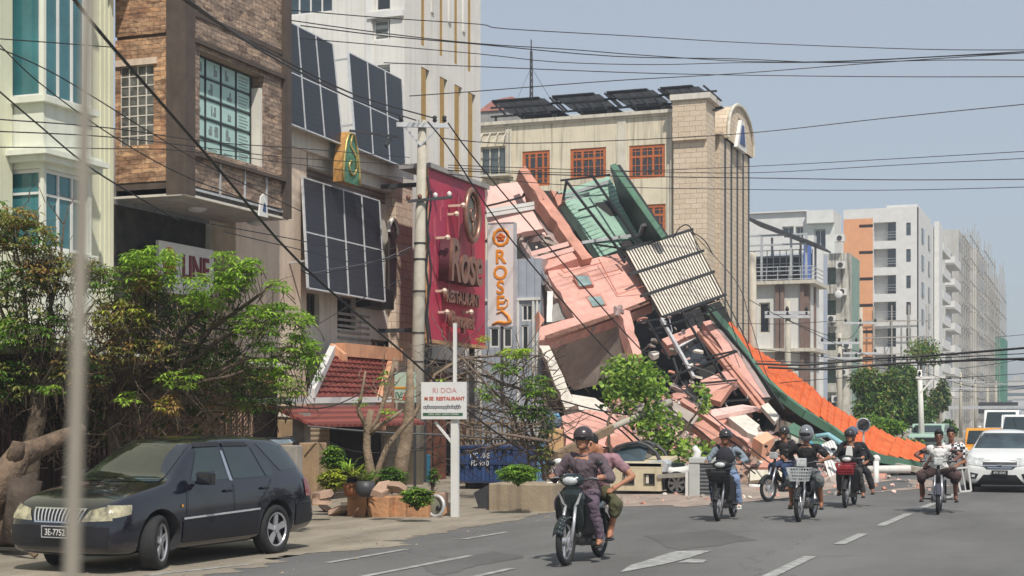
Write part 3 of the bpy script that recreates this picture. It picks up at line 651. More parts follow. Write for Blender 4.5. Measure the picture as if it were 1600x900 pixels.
dy.panel(mb, xdl, XD-.003, LG, TOP, wl, .3); mb.build('wall', M['offwhite'], D0)
mb = MB(); mb.box((xdl, yd0+.5, LG), (XD-.5, yd1, TOP)); mb.build('core', M['dark'], D0)
GOLD = mat('gold slot lining', lin((176, 140, 72)), .5, .15, 4)
for h in up+lo:
    mb = MB(); dp.box(mb, h[0]+.004, h[0]+(h[1]-h[0])*.62, h[2]+.01, h[3]-.01, -.45, -.015); mb.build('gold_strip', GOLD, D0)
mb = MB()
for h in up+lo: pass
for a in (675, 702, 724): q = dp.s_(a); dp.box(mb, q-.1, q+.1, dp.z(660, 84)+1.5, TOP, .0, .05)
dp.box(mb, yd0, yd1, dp.z(660, 100)-.1, dp.z(660, 76)+.1, .0, .0001); mb.build('fins', M['offwhite'], D0)
mb = MB()
for h in wl: pass
for a in (545, 581): q = dy.s_(a); dy.box(mb, q-.03, q+.03, 8, TOP, 0, .03)
mb.build('joints', M['white'], D0)
LOUV = lines('grey louvres', lin((110, 112, 108)), lin((180, 182, 176)), .22, .45, 'v', .5, .6)
for i, h in enumerate(wl): dy.window(D0, h, M['white'], [M['gdark'], LOUV, LOUV, M['gblue']][i], nx=(1, 2, 1, 5)[i], nz=(2, 1, 1, 2)[i], fw=.06, dep=.15)
mb = MB(); dy.box(mb, dy.s_(576), XD-.01, wl[0][2]-.25, wl[0][2]-.05, 0, .12); dy.box(mb, dy.s_(572), dy.s_(581), 8, TOP, 0, .06); mb.build('window_sill', M['white'], D0)
# ----- E: red restaurant sign, white upright sign, the shop behind -----
XE = -18.2; ep = Pl('x', XE); ya, yb_ = ep.s_(668), ep.s_(758); zb = ep.z(668, 530); zt = ep.z(668, 263)
MAG = mat('glossy rose red sheet', lin((188, 46, 64)), .55, .16, .5, alt=lin((164, 58, 90)))
S = thing('restaurant_sign', 'huge glossy rose red sign with raised metal script letters and an oval rose emblem', 'sign', ep.pt(ya, zb, -.2))
mb = MB(); ep.box(mb, ya, yb_, zb, zt, -.22, 0); mb.build('sign_panel', MAG, S)
mb = MB(); ep.box(mb, ya-.06, yb_+.05, zb-.1, zb, -.3, .06); ep.box(mb, ya-.08, ya, zb, zt, -.2, .04); mb.build('pale_edge', mat('rusty pale edge', lin((205, 160, 118)), .8, .3, 6), S)
mb = MB(); ep.box(mb, ya-.05, yb_+.1, zt+.02, zt+.16, -.9, .12); mb.build('top_slab', M['greywall'], S)
mb = MB(); rr = random.Random(8)
for k in range(11):                                # torn, pink-faded streaks of the sheet
    mb = MB(); a = rr.uniform(ya+.2, yb_-.8); z = rr.uniform(zb+.8, zt-.9); h = rr.uniform(.4, 1.6)
    mb.prism([ep.pt(a, z, .003+.0015*k), ep.pt(a+.12+.1*rr.random(), z+.05, .003+.0015*k), ep.pt(a+.1, z+h, .003+.0015*k), ep.pt(a-.04, z+h*.8, .003+.0015*k)], (.001, 0, 0)); mb.build('faded_streak', bpy.data.materials.get('faded pink streak') or mat('faded pink streak', lin((200, 88, 104)), .5, .2), S)
BR = mat('bronze letters', lin((150, 112, 96)), .35, .2, 9, metal=.5); BRS = mat('letter edge', lin((88, 40, 48)), .5)
def W(u, v): return ep.s_(u), ep.z(u, v)
a, z = W(706, 412); text(S, 'script_letters', 'Rose', ep, a+.1, z-.05, 1.8, .42, BR, .05, sx=.72, bold=.03, shear=.15)
t = text(S, 'script_shadow_edge', 'Rose', ep, a+.1, z-.05, 1.8, .2, BRS, .16, sx=.72, bold=.02, shear=.15)
a, z = W(713, 468); text(S, 'small_letters', 'RESTAURANT', ep, a, z, .52, .2, BR, .06, sx=.85, bold=.015)
a, z = W(709, 502); text(S, 'small_letters', 'Banquet', ep, a, z, .66, .25, BR, .06, sx=.85, bold=.02, shear=.1)
c = ep.pt(*W(717, 338), .45); ob = thing('x', None, None); bpy.data.objects.remove(ob)
mb = MB(); mb.torus(c, (1, 0, 0), .78, .09, 32, 8)
mb.v = [V((p.x, c.y+(p.y-c.y)*.72, c.z+(p.z-c.z)*1.0)) for p in mb.v]; oe = mb.build('emblem_ring', BR, S, smooth=True)
mb = MB(); mb.ell(c-V((.05, 0, 0)), (.03, .5, .72), 24); mb.build('emblem_plate', mat('grey emblem', lin((130, 128, 116)), .4, .3, 6, metal=.4), S, smooth=True)
mb = MB(); mb.tube([c+V((.0, cos(t*.8)*.035*t, sin(t*.8)*.05*t+.1)) for t in range(1, 11)], .03, 6); mb.tube([c+V((0, 0, -.1)), c+V((0, .08, -.4)), c+V((0, -.02, -.62))], .03, 6)
mb.build('emblem_rose', BR, S, smooth=True)
for (u, v, l) in ((700, 322, .5), (680, 372, .4), (699, 335, .3), (680, 455, .3), (684, 488, .3), (722, 488, .3)):
    a, z = W(u, v); mb = MB(); mb.bar(ep.pt(a, z, .02), ep.pt(a, z, l), .07, .07); mb.ell(ep.pt(a, z, l), .09, 8); mb.build('spot_lamp', mat('lamp shell', lin((214, 190, 170)), .4), S, smooth=False)

# brackets carrying it
for q in (ya+.4, yb_-.4):
    mb = MB(); mb.bar((XE-.3, q, LG), (XE-.3, q, zb), .14, .14); mb.build('support_post', M['char'], S)
    for z in (zt-.4, zb+.3): mb = MB(); mb.bar((XE-.3, q, z), (XD, q, z), .12, .12); mb.build('support_arm', M['char'], S)
# shaded shopfront below the sign
sf = thing('dim_shopfront', 'dark open shopfront with brick columns under the red sign', 'shopfront', (XD, (ya+yb_)/2, LG))
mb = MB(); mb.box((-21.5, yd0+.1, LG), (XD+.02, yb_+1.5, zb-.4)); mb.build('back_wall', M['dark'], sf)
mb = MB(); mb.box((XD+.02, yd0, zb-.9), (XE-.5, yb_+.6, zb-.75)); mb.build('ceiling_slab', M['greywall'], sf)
for u in (655, 672, 694, 726):
    mb = MB(); q = Pl('x', -18.8); y_ = q.s_(u); mb.box((-19.1, y_-.16, LG), (-18.8, y_+.16, zb-.9)); mb.build('column', bpy.data.materials.get('brick column') or mat('brick column', lin((118, 72, 56)), .9, .3, 5, .4), sf)
mb = MB(); q = Pl('x', -18.5); r = q.rect(660, 673, 711, 756); q.box(mb, r[0], r[1], LG, r[3], -.3, 0); tag(mb.build('blue_cabinet', mat('cyan sheet', lin((40, 122, 150)), .5, .15, 3), None, bevel=.02), 'bright cyan blue cabinet standing in the dark shopfront just right of the utility pole', 'cabinet')
# white upright sign (faces the camera)
wp_ = Pl('y', ep.s_(760)+.3)
r = (wp_.s_(763), wp_.s_(803), wp_.z(780, 510), wp_.z(780, 349))
S2 = thing('upright_sign', 'tall narrow white sign with orange vertical letters and a round orange flower emblem', 'sign', ((r[0]+r[1])/2, wp_.c, r[2]))
mb = MB(); wp_.box(mb, r[0], r[1], r[2], r[3], -.18, 0); mb.build('panel', mat('white sign face', (.72, .70, .68), .5, .04, 1), S2)
mb = MB()
for a in (r[0]-.03, r[1]): wp_.box(mb, a, a+.03, r[2], r[3], -.2, .02)
wp_.box(mb, r[0], r[1], r[3], r[3]+.03, -.2, .02); mb.build('edge_trim', M['galv'], S2)
OG = mat('orange letter paint', lin((228, 146, 44)), .5, .12, 6)
OD = mat('deep orange', lin((205, 104, 30)), .5, .12, 6)
cx = (r[0]+r[1])/2; cz = wp_.z(781, 371); q = wp_.pt(cx, cz, .01)
mb = MB(); mb.torus(q, (0, 1, 0), .25, .05, 28, 6, flat=.3)
for k in range(10): t = k*2*pi/10; mb.ell(q+V((cos(t)*.26, 0, sin(t)*.26)), (.06, .014, .06), 8)
mb.build('flower_ring', OG, S2, smooth=True)
mb = MB()
for k in range(5): t = k*2*pi/5+.3; mb.ell(q+V((cos(t)*.09, -.01, sin(t)*.09)), (.075, .016, .055), 8)
mb.ell(q+V((0, -.02, 0)), (.05, .02, .05), 8); mb.build('flower_heart', OD, S2, smooth=True)
for ch, v in zip('ROSE', (402, 427, 450, 474)): text(S2, 'letter', ch, wp_, cx-.02, wp_.z(780, v), .62, .012, OG, .012, bold=.012)
mb = MB(); mb.tube([wp_.pt(cx+x, wp_.z(780, v), .012) for x, v in ((.0, 480), (.12, 482), (.22, 478), (.24, 470), (.17, 467), (.13, 473))], .022, 6)
mb.tube([wp_.pt(cx+x, wp_.z(780, v), .012) for x, v in ((-.3, 507), (-.1, 503), (.15, 505), (.33, 503), (.25, 494), (.05, 486), (-.15, 490))], [.03, .05, .06, .06, .05, .04, .02], 6)
mb.build('scroll', OG, S2, smooth=True)
mb = MB(); wp_.box(mb, cx-.04, cx+.04, r[2]-2.6, r[2], -.12, -.04); wp_.box(mb, r[0]-.5, r[0], r[3]-.6, r[3]-.5, -.12, -.04); mb.build('bracket', M['char'], S2)
# small white window unit under it, and the blue-grey house with white arched windows
gp_ = Pl('y', wp_.c+4.5)
G0 = thing('blue_grey_house', 'narrow blue grey plank house with white framed windows behind the upright sign', 'house', ((gp_.s_(770)+gp_.s_(850))/2, gp_.c+2, LG))
gx0, gx1 = gp_.s_(752), gp_.s_(845)
ws = [gp_.rect(765, 780, 512, 543), gp_.rect(786, 800, 512, 543), gp_.rect(815, 832, 476, 502), gp_.rect(815, 826, 508, 555)]
mb = MB(); gp_.panel(mb, gx0, gx1, LG, gp_.z(800, 405), ws, .2); mb.build('wall', lines('blue grey planks', lin((128, 134, 146)), lin((156, 162, 172)), .3, .1, 'h', .8, .3), G0)
mb = MB(); mb.box((gx0, gp_.c+.25, LG), (gx1, gp_.c+7, gp_.z(800, 405))); mb.build('core', M['mauve'], G0)
for h in ws: gp_.window(G0, h, M['white'], M['gdark'], nx=2 if h is ws[2] else 1, nz=1, fw=.05, dep=.08)
mb = MB()
for u in (810, 834, 840): a = gp_.s_(u); gp_.box(mb, a-.04, a+.04, LG, gp_.z(800, 470), 0, .06)
gp_.box(mb, gx0, gx1, gp_.z(800, 470), gp_.z(800, 466), 0, .08); mb.build('white_strips', M['white'], G0)
# round bench-blue parts and tangle are built with the debris
# ----- small sign on a white post by the kerb -----
b = GP(711, 808, LG); SP = thing('street_sign', 'white sign with red lettering and a green stripe on a tall white post', 'sign', b)
py = Pl('y', b.y); k, m_ = km(711); d = b.y/m_
mb = MB(); top = H+(VH-505)/FP*d
mb.box((b.x-.075, b.y-.04, LG), (b.x+.075, b.y+.04, 1.85)); mb.box((b.x-.03, b.y-.03, 1.85), (b.x+.03, b.y+.03, top)); mb.build('post', M['white'], SP)
r = (py.s_(661), py.s_(731), py.z(695, 655), py.z(695, 597))
mb = MB(); py.box(mb, r[0], r[1], r[2], r[3], .05, .09); mb.build('sign_plate', mat('sign white', (.74, .73, .72), .5, .05), SP)
cx = (r[0]+r[1])/2; rd = mat('sign red', lin((188, 82, 60)), .6); dk = mat('sign ink', (.05, .05, .07), .6); pk = mat('faded pink letters', lin((206, 148, 150)), .6); gr = mat('sign green', lin((52, 100, 74)), .6)
text(SP, 'pink_line', 'RI DOA', py, cx+.02, r[2]+.56, .14, .092, pk, .003, sx=1.1)
text(SP, 'red_line', 'M SE  RESTAURANT', py, cx+.02, r[2]+.40, .098, .092, rd, .003, bold=.003)
mb = MB(); rr = random.Random(2); x = r[0]+.07
while x < r[1]-.1:
    c = py.pt(x, r[2]+.235, .094); mb.torus(c, (0, 1, 0), .022, .005, 10, 4); x += .047
    if rr.random() < .4: mb.tube([c+V((.01, 0, .02)), c+V((.035, 0, .05)), c+V((.05, 0, .02))], .005, 4)
    if rr.random() < .3: mb.tube([c+V((-.01, 0, -.02)), c+V((.005, 0, -.05))], .005, 4)
mb.build('dark_round_script', dk, SP)
mb = MB(); py.box(mb, r[0]+.04, r[1]-.07, r[2]+.065, r[2]+.125, .09, .094); gs = mb.build('green_stripe', gr, SP)
text(SP, 'stripe_letters', 'OPEN  DAILY  LUNCH  DINNER', py, cx, r[2]+.095, .046, .0965, M['white'], .002)
mb = MB(); mb.bar((b.x-.05, b.y, 1.3), (b.x-.42, b.y, 1.72), .05, .04); mb.build('brace', M['white'], SP)
# green and white hanging sign behind the utility pole
gpn = Pl('y', 38.2); r = gpn.rect(618, 650, 582, 629)
HS = thing('hanging_shop_sign', 'small pale green hanging sign with red drawing half hidden by the utility pole', 'sign', ((r[0]+r[1])/2, 38.2, r[2]))
mb = MB(); gpn.box(mb, r[0], r[1], r[2], r[3], 0, .06); mb.build('panel', mat('pale green sheet', lin((176, 196, 178)), .6, .1, 4), HS)
mb = MB(); gpn.box(mb, r[0], r[1], r[2]+.38, r[2]+.43, .06, .075); mb.build('gold_band', M['yellow'], HS)
mb = MB(); mb.prism([gpn.pt(r[0]+.22, r[2]+.06, .062), gpn.pt(r[1]-.05, r[2]+.06, .062), gpn.pt(r[1]-.06, r[2]+.2, .062), gpn.pt(r[0]+.3, r[2]+.24, .062)], (0, -.01, 0)); mb.build('red_drawing', rd, HS)
text(HS, 'dark_letters', 'IV', gpn, r[0]+.12, r[2]+.2, .24, .07, gr, .005)
mb = MB(); gpn.box(mb, r[1]-.06, r[1], LG, r[2], -.02, .04); mb.build('post', M['char'], HS)
# ----- cream building with brown windows and a stone tower -----
YM = 80.0; my = Pl('y', YM)
XT = my.s_(1108)                                   # street face of the tower
K0 = thing('cream_building', 'large cream building with streaked walls and orange brown windows behind the collapsed building', 'building', (XT-8, YM, LG))
xa, xb = my.s_(700), my.s_(1056); zp = my.z(900, 187)
TW = brick('pale tower blocks', lin((206, 186, 160)), lin((218, 200, 176)), lin((158, 140, 120)),   .62, .27, .013, bump=.3, var=.14)
wins = [my.rect(816, 859, 292, 237), my.rect(891, 947, 281, 233), my.rect(983, 1039, 280, 228), my.rect(983, 1040, 370, 321), my.rect(750, 792, 275, 230), my.rect(891, 947, 370, 325), my.rect(816, 859, 380, 330)]
wins = [(a, b, min(c, d), max(c, d)) for a, b, c, d in wins]
mb = MB(); my.panel(mb, xa, xb, LG, zp, wins, .25); mb.build('wall', M['cream'], K0)
mb = MB(); mb.box((xa, YM+.3, LG), (xb, YM+16, zp)); mb.build('core', M['dark'], K0)
for i, h in enumerate(wins):
    if i == 4: my.window(K0, h, M['creamtrim'], M['ggrey'], nx=3, nz=1, fw=.08, dep=.2); continue
    wo = my.window(K0, h, M['orangewood'], M['gdark'], nx=4 if i in (0, 6) else 3, zs=(.5,) if i in (0, 6) else (.66,), fw=.17, dep=.1)
    mb = MB(); n_ = 3
    if i not in (0, 6):
        for q in range(3):
            a = h[0]+(h[1]-h[0])*(q+.5)/3; my.box(mb, a-.02, a+.02, h[2]+.12, h[3]-.1, -.09, -.07)
            w_ = (h[1]-h[0])/3
            for t in (-.36, .3): mb.prism([my.pt(a+w_*t, h[2]+(h[3]-h[2])*.62, -.085), my.pt(a+w_*(t+.06), h[2]+(h[3]-h[2])*.62, -.085), my.pt(a+w_*(t+.03), h[2]+(h[3]-h[2])*.52, -.085)], (0, .03, 0))
    for q in (.2, .4, .83): z = h[2]+(h[3]-h[2])*q; my.box(mb, h[0]+.1, h[1]-.1, z-.018, z+.018, -.095, -.075)
    mb.build('glazing_bars', M['orangewood'], wo)
mb = MB(); my.box(mb, xa, xb+.1, zp, zp+.18, -.4, .22); my.box(mb, xa, xb+.05, zp-.12, zp, -.3, .1)
my.box(mb, my.s_(965), my.s_(978), LG, zp-.12, 0, .05); my.box(mb, my.s_(790), my.s_(797), LG, zp-.1, 0, .06); my.box(mb, my.s_(1043), my.s_(1056)+.0, LG, zp-.12, 0, .08)
mb.build('coping', M['creamtrim'], K0)
mb = MB()
for u in (799, 1050): a = my.s_(u); mb.tube([my.pt(a, LG, .14), my.pt(a, zp-.3, .14)], .07, 8)
mb.build('drainpipe', M['creamtrim'], K0)
# window shade frame at the left
mb = MB(); a0, a1 = my.s_(755), my.s_(792); zz = my.z(770, 222)
for q in range(4): a = a0+(a1-a0)*q/3; mb.bar(my.pt(a, zz+.5, .05), my.pt(a, zz-.2, .9), .05, .05)
for q in (0, .5, 1): mb.bar(my.pt(a0, zz+.5-.7*q, .05+.85*q), my.pt(a1, zz+.5-.7*q, .05+.85*q), .05, .05)
mb.build('shade_frame', M['creamtrim'], K0)
mb = MB(); mb.box((a0, YM-.8, my.z(770, 276)-.1), (a1+.4, YM-.02, my.z(770, 276))); mb.build('balcony_slab', M['creamtrim'], K0)
# tower
tx = Pl('x', XT); yt1 = tx.s_(1168); zt = my.z(1080, 160)
mb = MB(); mb.box((xb, YM-.5, LG), (XT, YM+1.4, zt)); mb.box((xb, YM-.75, my.z(1080, 222)), (XT+.002, YM-.5, zt)); mb.build('tower', TW, K0)
mb = MB(); mb.box((xb-.1, YM-.9, zt), (XT+.25, YM+1.6, zt+.3)); mb.build('tower_cap', M['bone'], K0)
yA, yB = tx.s_(1123), yt1; zb0 = tx.z(1140, 222)
mb = MB(); mb.box((XT-6, YM+1.4, zb0), (XT+.3, yB, zt-1.5)); mb.build('street_band', TW, K0)
yc1, yc2 = tx.s_(1127), yB-.1; zc = zt-1.5
mb = MB(); arc = [V((XT+.32, yc1+(yc2-yc1)*(.5-.5*cos(t*pi/14)), zc+2.3*sin(t*pi/14)**.8)) for t in range(15)]
mb.prism(arc, (-4, 0, 0)); mb.build('arched_gable', TW, K0)
mb = MB(); mb.tube([p+V((.06, 0, .05)) for p in arc], .1, 6); mb.build('gable_moulding', M['creamtrim'], K0)
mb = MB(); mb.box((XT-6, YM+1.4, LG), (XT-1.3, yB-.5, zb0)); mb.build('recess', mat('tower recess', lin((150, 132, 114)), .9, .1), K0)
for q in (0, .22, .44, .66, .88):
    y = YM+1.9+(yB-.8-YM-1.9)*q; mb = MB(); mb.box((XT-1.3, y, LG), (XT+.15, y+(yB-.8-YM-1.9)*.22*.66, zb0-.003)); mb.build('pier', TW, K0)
    mb = MB(); mb.box((XT-1.25, y+(yB-.8-YM-1.9)*.22*.66+.01, LG), (XT+.143, y+(yB-.8-YM-1.9)*.22-.01, zb0-.01)); mb.build('painted_shade_strip', M['char'], K0)  # flat dark strip paints the shadow line between two piers
mb = MB(); c = V((XT+.34, (yc1+yc2)/2-1.8, zc-.2)); mb.prism([c, c+V((0, 2.6, 0)), c+V((0, 1.9, 1.7)), c+V((0, 1.2, 1.7))], (.2, 0, 0)); lo_ = mb.build('logo_plate', M['white'], K0)
mb = MB(); mb.prism([c+V((.21, .6, .3)), c+V((.21, 2.0, .3)), c+V((.21, 1.6, 1.4)), c+V((.21, 1.2, 1.4))], (.04, 0, 0)); mb.build('logo_mark', M['blue'], lo_)
# white rooftop wall behind and pinkish roof, then the solar rack and mast
mb = MB(); rp = Pl('y', YM+7); mb.box((rp.s_(790), YM+7, zp+.1), (rp.s_(1100), YM+7.2, rp.z(950, 175))); mb.build('roof_wall', M['offwhite'], K0)
PRF = tilemat('pinkish tiles', lin((170, 110, 100)), lin((196, 138, 126)), 1, 1)
pr = Pl('y', YM+5); mb = MB(); mb.prism([pr.pt(pr.s_(745), pr.z(780, 172)), pr.pt(pr.s_(838), pr.z(780, 172)), pr.pt(pr.s_(800), pr.z(780, 152)), pr.pt(pr.s_(770), pr.z(780, 156))], (0, 5, 0)); mb.build('hipped_roof', PRF, K0)
mb = MB(); mb.box((pr.s_(745), YM+5.1, zp), (pr.s_(838), YM+9, pr.z(780, 172))); mb.build('roof_room', M['greywall'], K0)
sr = Pl('y', YM+1)
for i, (u0, u1) in enumerate(((768, 857), (862, 943), (947, 1027), (1031, 1098))):
    T = thing('rooftop_solar_rack', ['first', 'second', 'third', 'fourth'][i]+' black solar rack from the left along the roof edge of the cream building', 'solar rack', (sr.s_(u0), YM+1, zp), 'solar racks on the cream building')
    a, b = sr.s_(u0), sr.s_(u1); zt_ = sr.z(950, 144); zl = sr.z(950, 170)
    mb = MB(); mb.prism([V((a, YM+1, zt_)), V((b-.6, YM+1, zt_)), V((b+1.0, YM+6, zt_-1.1)), V((a+1.6, YM+6, zt_-1.1))], (0, 0, .06))
    mb.prism([V((a, YM+1, zt_)), V((b-.6, YM+1, zt_)), V((b+.6, YM-.1, zl)), V((a+1.2, YM-.1, zl))], (0, .05, 0)) if 0 else None
    mb.build('panel_sheet', M['black'], T)
    mb = MB(); nb = 4
    for q in range(nb+1):
        x = a+(b-a)*q/nb; mb.bar((x, YM+1.2, zt_), (x+1.1, YM+.6, zl-.1), .09, .09)
    for z in (zl, zl-.5, (zt_+zl)/2+.05): mb.bar((a, YM+.9, z), (b+.8, YM+.9, z), .1, .1)
    for q in (0, .5, 1): x = a+(b-a)*q; mb.bar((x+.3, YM+.9, zp+.1), (x+.3, YM+.9, zl), .1, .1)
    mb.build('rack', M['black'], T)
    mb = MB()
    for q in range(3):
        x = a+.2+(b-a-.6)*q/3; mb.prism([V((x, YM+1.1, zt_-.04)), V((x+(b-a)*.31, YM+1.1, zt_-.04)), V((x+(b-a)*.31+1.0, YM+.75, zl+.08)), V((x+1.0, YM+.75, zl+.08))], (0, .04, 0))
    mb.build('front_panels', M['black'], T)
b = P(830, 142, 96); T = thing('radio_mast', 'thin lattice radio mast with guy wires rising behind the cream building roof', 'mast', (b.x, b.y, LG))
ztop = P(830, 62, 96).z; zmid = P(830, 105, 96).z
mb = MB()
for i in range(3):
    t = i*2*pi/3; p0 = V((b.x+cos(t)*.42, b.y+sin(t)*.42, LG)); p1 = V((b.x+cos(t)*.06, b.y+sin(t)*.06, zmid+1)); mb.bar(p0, p1, .05, .05)
for k in range(60):
    f = k/60; r0 = .42*(1-f)+.06*f; z = LG+(zmid+1-LG)*f; z2 = LG+(zmid+1-LG)*(k+1)/60
    for i in range(3): t = i*2*pi/3; t2 = (i+1)*2*pi/3; mb.bar((b.x+cos(t)*r0, b.y+sin(t)*r0, z), (b.x+cos(t2)*r0, b.y+sin(t2)*r0, z2), .035, .035)
mb.bar((b.x, b.y, zmid+.9), (b.x, b.y, ztop), .06, .06); mb.build('lattice', M['char'], T)
mb = MB()
for dx in (-3.2, 3.2): mb.tube([(b.x, b.y, zmid), (b.x+dx, b.y+1, zp)], .012, 4)
mb.build('guy_wires', M['char'], T)

# ----- far left-side row of buildings -----
def block(name, label, cat, X, u0, u1, ztop_v, wallm, holes=None, sidem=None, vb=None, depth_left=9):
    pass
XF = -19.6; fp = Pl('x', XF)
# F1: white three storey building with an open steel roof terrace
y1 = 112.0; p1 = Pl('y', y1); q0 = p1.s_(1130); q1 = p1.s_(1262)
F1 = thing('terrace_building', 'white building with brown columns and an open steel roof terrace beside the stone tower', 'building', ((q0+q1)/2, y1, LG))
wz = [p1.rect(1186, 1203, 521, 473), p1.rect(1176, 1180, 521, 473), p1.rect(1186, 1203, 625, 580), p1.rect(1230, 1246, 625, 585)]
zt = p1.z(1200, 440)
mb = MB(); p1.panel(mb, q0, q1, LG, zt, wz, .3); mb.box((q0, y1+.35, LG), (q1, y1+5, zt)); mb.build('wall', M['offwhite'], F1)
for h in wz: p1.window(F1, h, M['creamtrim'], M['gdark'], nx=1, nz=1, fw=.1, dep=.15)
mb = MB(); 
for z in (zt, p1.z(1200, 545), p1.z(1200, 640)): mb = MB(); mb.box((q0-.2, y1-.6, z-.25), (q1+.6, y1+5.4, z)); mb.build('floor_slab', M['creamtrim'], F1)
BRN = mat('brown render', lin((130, 108, 98)), .9, .15, 2, streak=.3)
for u in (1215, 1223, 1254):
    mb = MB(); a = p1.s_(u); mb.box((a-.13, y1-.25, LG), (a+.13, y1-.0, zt-.26)); mb.build('column', BRN, F1)
mb = MB(); mb.box((q1-.5, y1-.05, LG), (q1+.1, y1+.6, zt-.3)); mb.box((q1, y1+2.6, LG), (q1+.1, y1+3.2, zt-.3)); mb.build('brown_corner', BRN, F1)
mb = MB(); z = p1.z(1200, 437)
for dz in (.1, .4, .7, 1.0): mb.bar((q0, y1-.5, zt+dz), (q1+.4, y1-.5, zt+dz), .06, .06); mb.bar((q1+.4, y1-.5, zt+dz), (q1+.4, y1+5, zt+dz), .06, .06)
for k in range(9): a = q0+(q1+.4-q0)*k/8; mb.bar((a, y1-.5, zt), (a, y1-.5, zt+1), .05, .05)
mb.build('railing', M['galv'], F1)
mb = MB(); ze = p1.z(1255, 378); zr = p1.z(1168, 338); zm = p1.z(1200, 368)
for a in (q0+1, p1.s_(1190), p1.s_(1236), q1-.1): mb.bar((a, y1, zt), (a, y1, zm), .15, .15); mb.bar((a, y1+4, zt), (a, y1+4, zm+.3), .15, .15)
mb.bar((q0, y1, zm), (q1, y1, zm), .14, .14); mb.bar((q0, y1, zm-.7), (q1, y1, zm-.7), .12, .12)
for k in range(14): a = q0+(q1-q0)*k/13; mb.bar((a, y1+2, zm-2.6), (a, y1+2, zm-.9), .06, .06)
for dz in (.9, 1.4, 1.9, 2.4): mb.bar((q0, y1+2, zm-dz), (q1-.6, y1+2, zm-dz), .06, .06)
mb.build('terrace_frame', M['galv'], F1)
mb = MB(); xr = p1.s_(1166); mb.prism([V((xr, y1-.5, zr)), V((q1+.9, y1-.5, p1.z(1268, 383))), V((q1+.9, y1-.5, p1.z(1268, 383)-.15)), V((xr, y1-.5, zr-.2))], (0, 5.5, 0)); mb.build('sloping_roof', M['char'], F1)
mb = MB(); mb.box((q0, y1+3, zt), (q1-1, y1+3.3, zm-1.2)); mb.box((q0, y1+2.8, zt), (q1-1.4, y1+2.95, zt+1.3)); mb.build('terrace_back_wall', M['char'], F1)
# F2: white block behind it
y2 = 140.0; p2 = Pl('y', y2); q0, q1, q2 = p2.s_(1168), p2.s_(1262), p2.s_(1304)
F2 = thing('flat_roofed_block', 'white flat roofed block with dark upper openings behind the steel roof terrace', 'building', ((q0+q2)/2, y2, LG))
zt = p2.z(1200, 333); hs = [p2.rect(1222, 1240, 372, 354), p2.rect(1243, 1255, 372, 354), p2.rect(1272, 1290, 388, 358)]
mb = MB(); p2.panel(mb, q0, q2, LG, zt, hs, .8); mb.build('wall', M['white'], F2)
mb = MB(); mb.box((q0, y2+.85, LG), (q2, y2+4, zt)); mb.build('core', M['offwhite'], F2)
mb = MB(); mb.box((q1, y2-.6, p2.z(1270, 350)), (q2, y2-.0, zt-.02)); mb.box((q0, y2-.3, zt-.02), (q1, y2+.2, zt+.1)); mb.build('parapet_box', M['white'], F2)
for h in hs: p2.window(F2, h, M['white'], M['gblue'], nx=2, nz=1, fw=.08, dep=.5)
# F3: narrow blue and pale building
y3 = 128.0; p3 = Pl('y', y3); q0, q1 = p3.s_(1258), p3.s_(1284); f3 = Pl('x', q1); ye = y3+3
F3 = thing('pale_blue_building', 'narrow pale blue building with mouldy balconies between the terrace and the orange striped block', 'building', (q1, y3, LG))
zt = p3.z(1275, 395)
mb = MB(); mb.box((q0-3, y3, LG), (q1, ye, zt)); mb.build('wall', mat('pale blue wall', lin((184, 192, 206)), .85, .08, 1, streak=.3), F3)
mb = MB(); mb.box((q0-.1, y3-.15, zt-5.5), (p3.s_(1268), y3+.02, zt+.8)); mb.build('blue_panel', mat('vivid blue', lin((88, 118, 184)), .8, .12), F3)
mb = MB(); mb.box((q1-.7, y3-.4, LG), (q1+.15, y3, zt+.3)); mb.build('white_pier', M['white'], F3)
MOULD = mat('mouldy plaster', lin((200, 196, 184)), .9, .2, 2, .2, streak=.95, streak_col=(.07, .06, .05))
p3b = Pl('y', 134); mq0, mq1 = p3b.s_(1283), p3b.s_(1328)
mb = MB(); hz = [p3b.rect(1288, 1306, 452+q*51, 418+q*51) for q in range(0, 5)]; p3b.panel(mb, mq0-1, mq1, LG, p3b.z(1300, 396), hz, 1.2); mb.build('balcony_wall', MOULD, F3)
mb = MB(); mb.box((mq0-1, 135.3, LG), (mq1, 140, p3b.z(1300, 396)-.1)); mb.build('back_wall', mat('greenish wall', lin((140, 166, 152)), .9, .2), F3)
for q in range(0, 5):
    mb = MB(); h = p3b.rect(1284, 1308, 460+q*51, 446+q*51); p3b.box(mb, h[0], h[1], h[2], h[3], 0, .7); mb.build('balcony', MOULD, F3)
rr = random.Random(17)
for q in range(7):
    x = mq0+(mq1-mq0)*rr.random()*.8; z = 3+q*2.3; mb = MB(); mb.box((x, 133.1, z), (x+.8, 133.8, z+.6)); mb.build('air_conditioner', M['offwhite'], F3)
    mb = MB(); mb.tube([(x+.4, 133.09, z+.3), (x+.4, 133.05, z+.3)], .22, 14); mb.build('fan_grille', M['char'], F3)
mb = MB(); mb.ell((mq1-.8, 132.9, p3b.z(1300, 462)), (.36, .1, .36), 14); mb.build('satellite_dish', M['white'], F3, smooth=True)
for q in range(4):
    mb = MB(); z = zt-2.6-3.2*q; p3.box(mb, q0+.35, q0+1.1, z-1.4, z, .0, .04); mb.build('window', M['gdark'], F3)
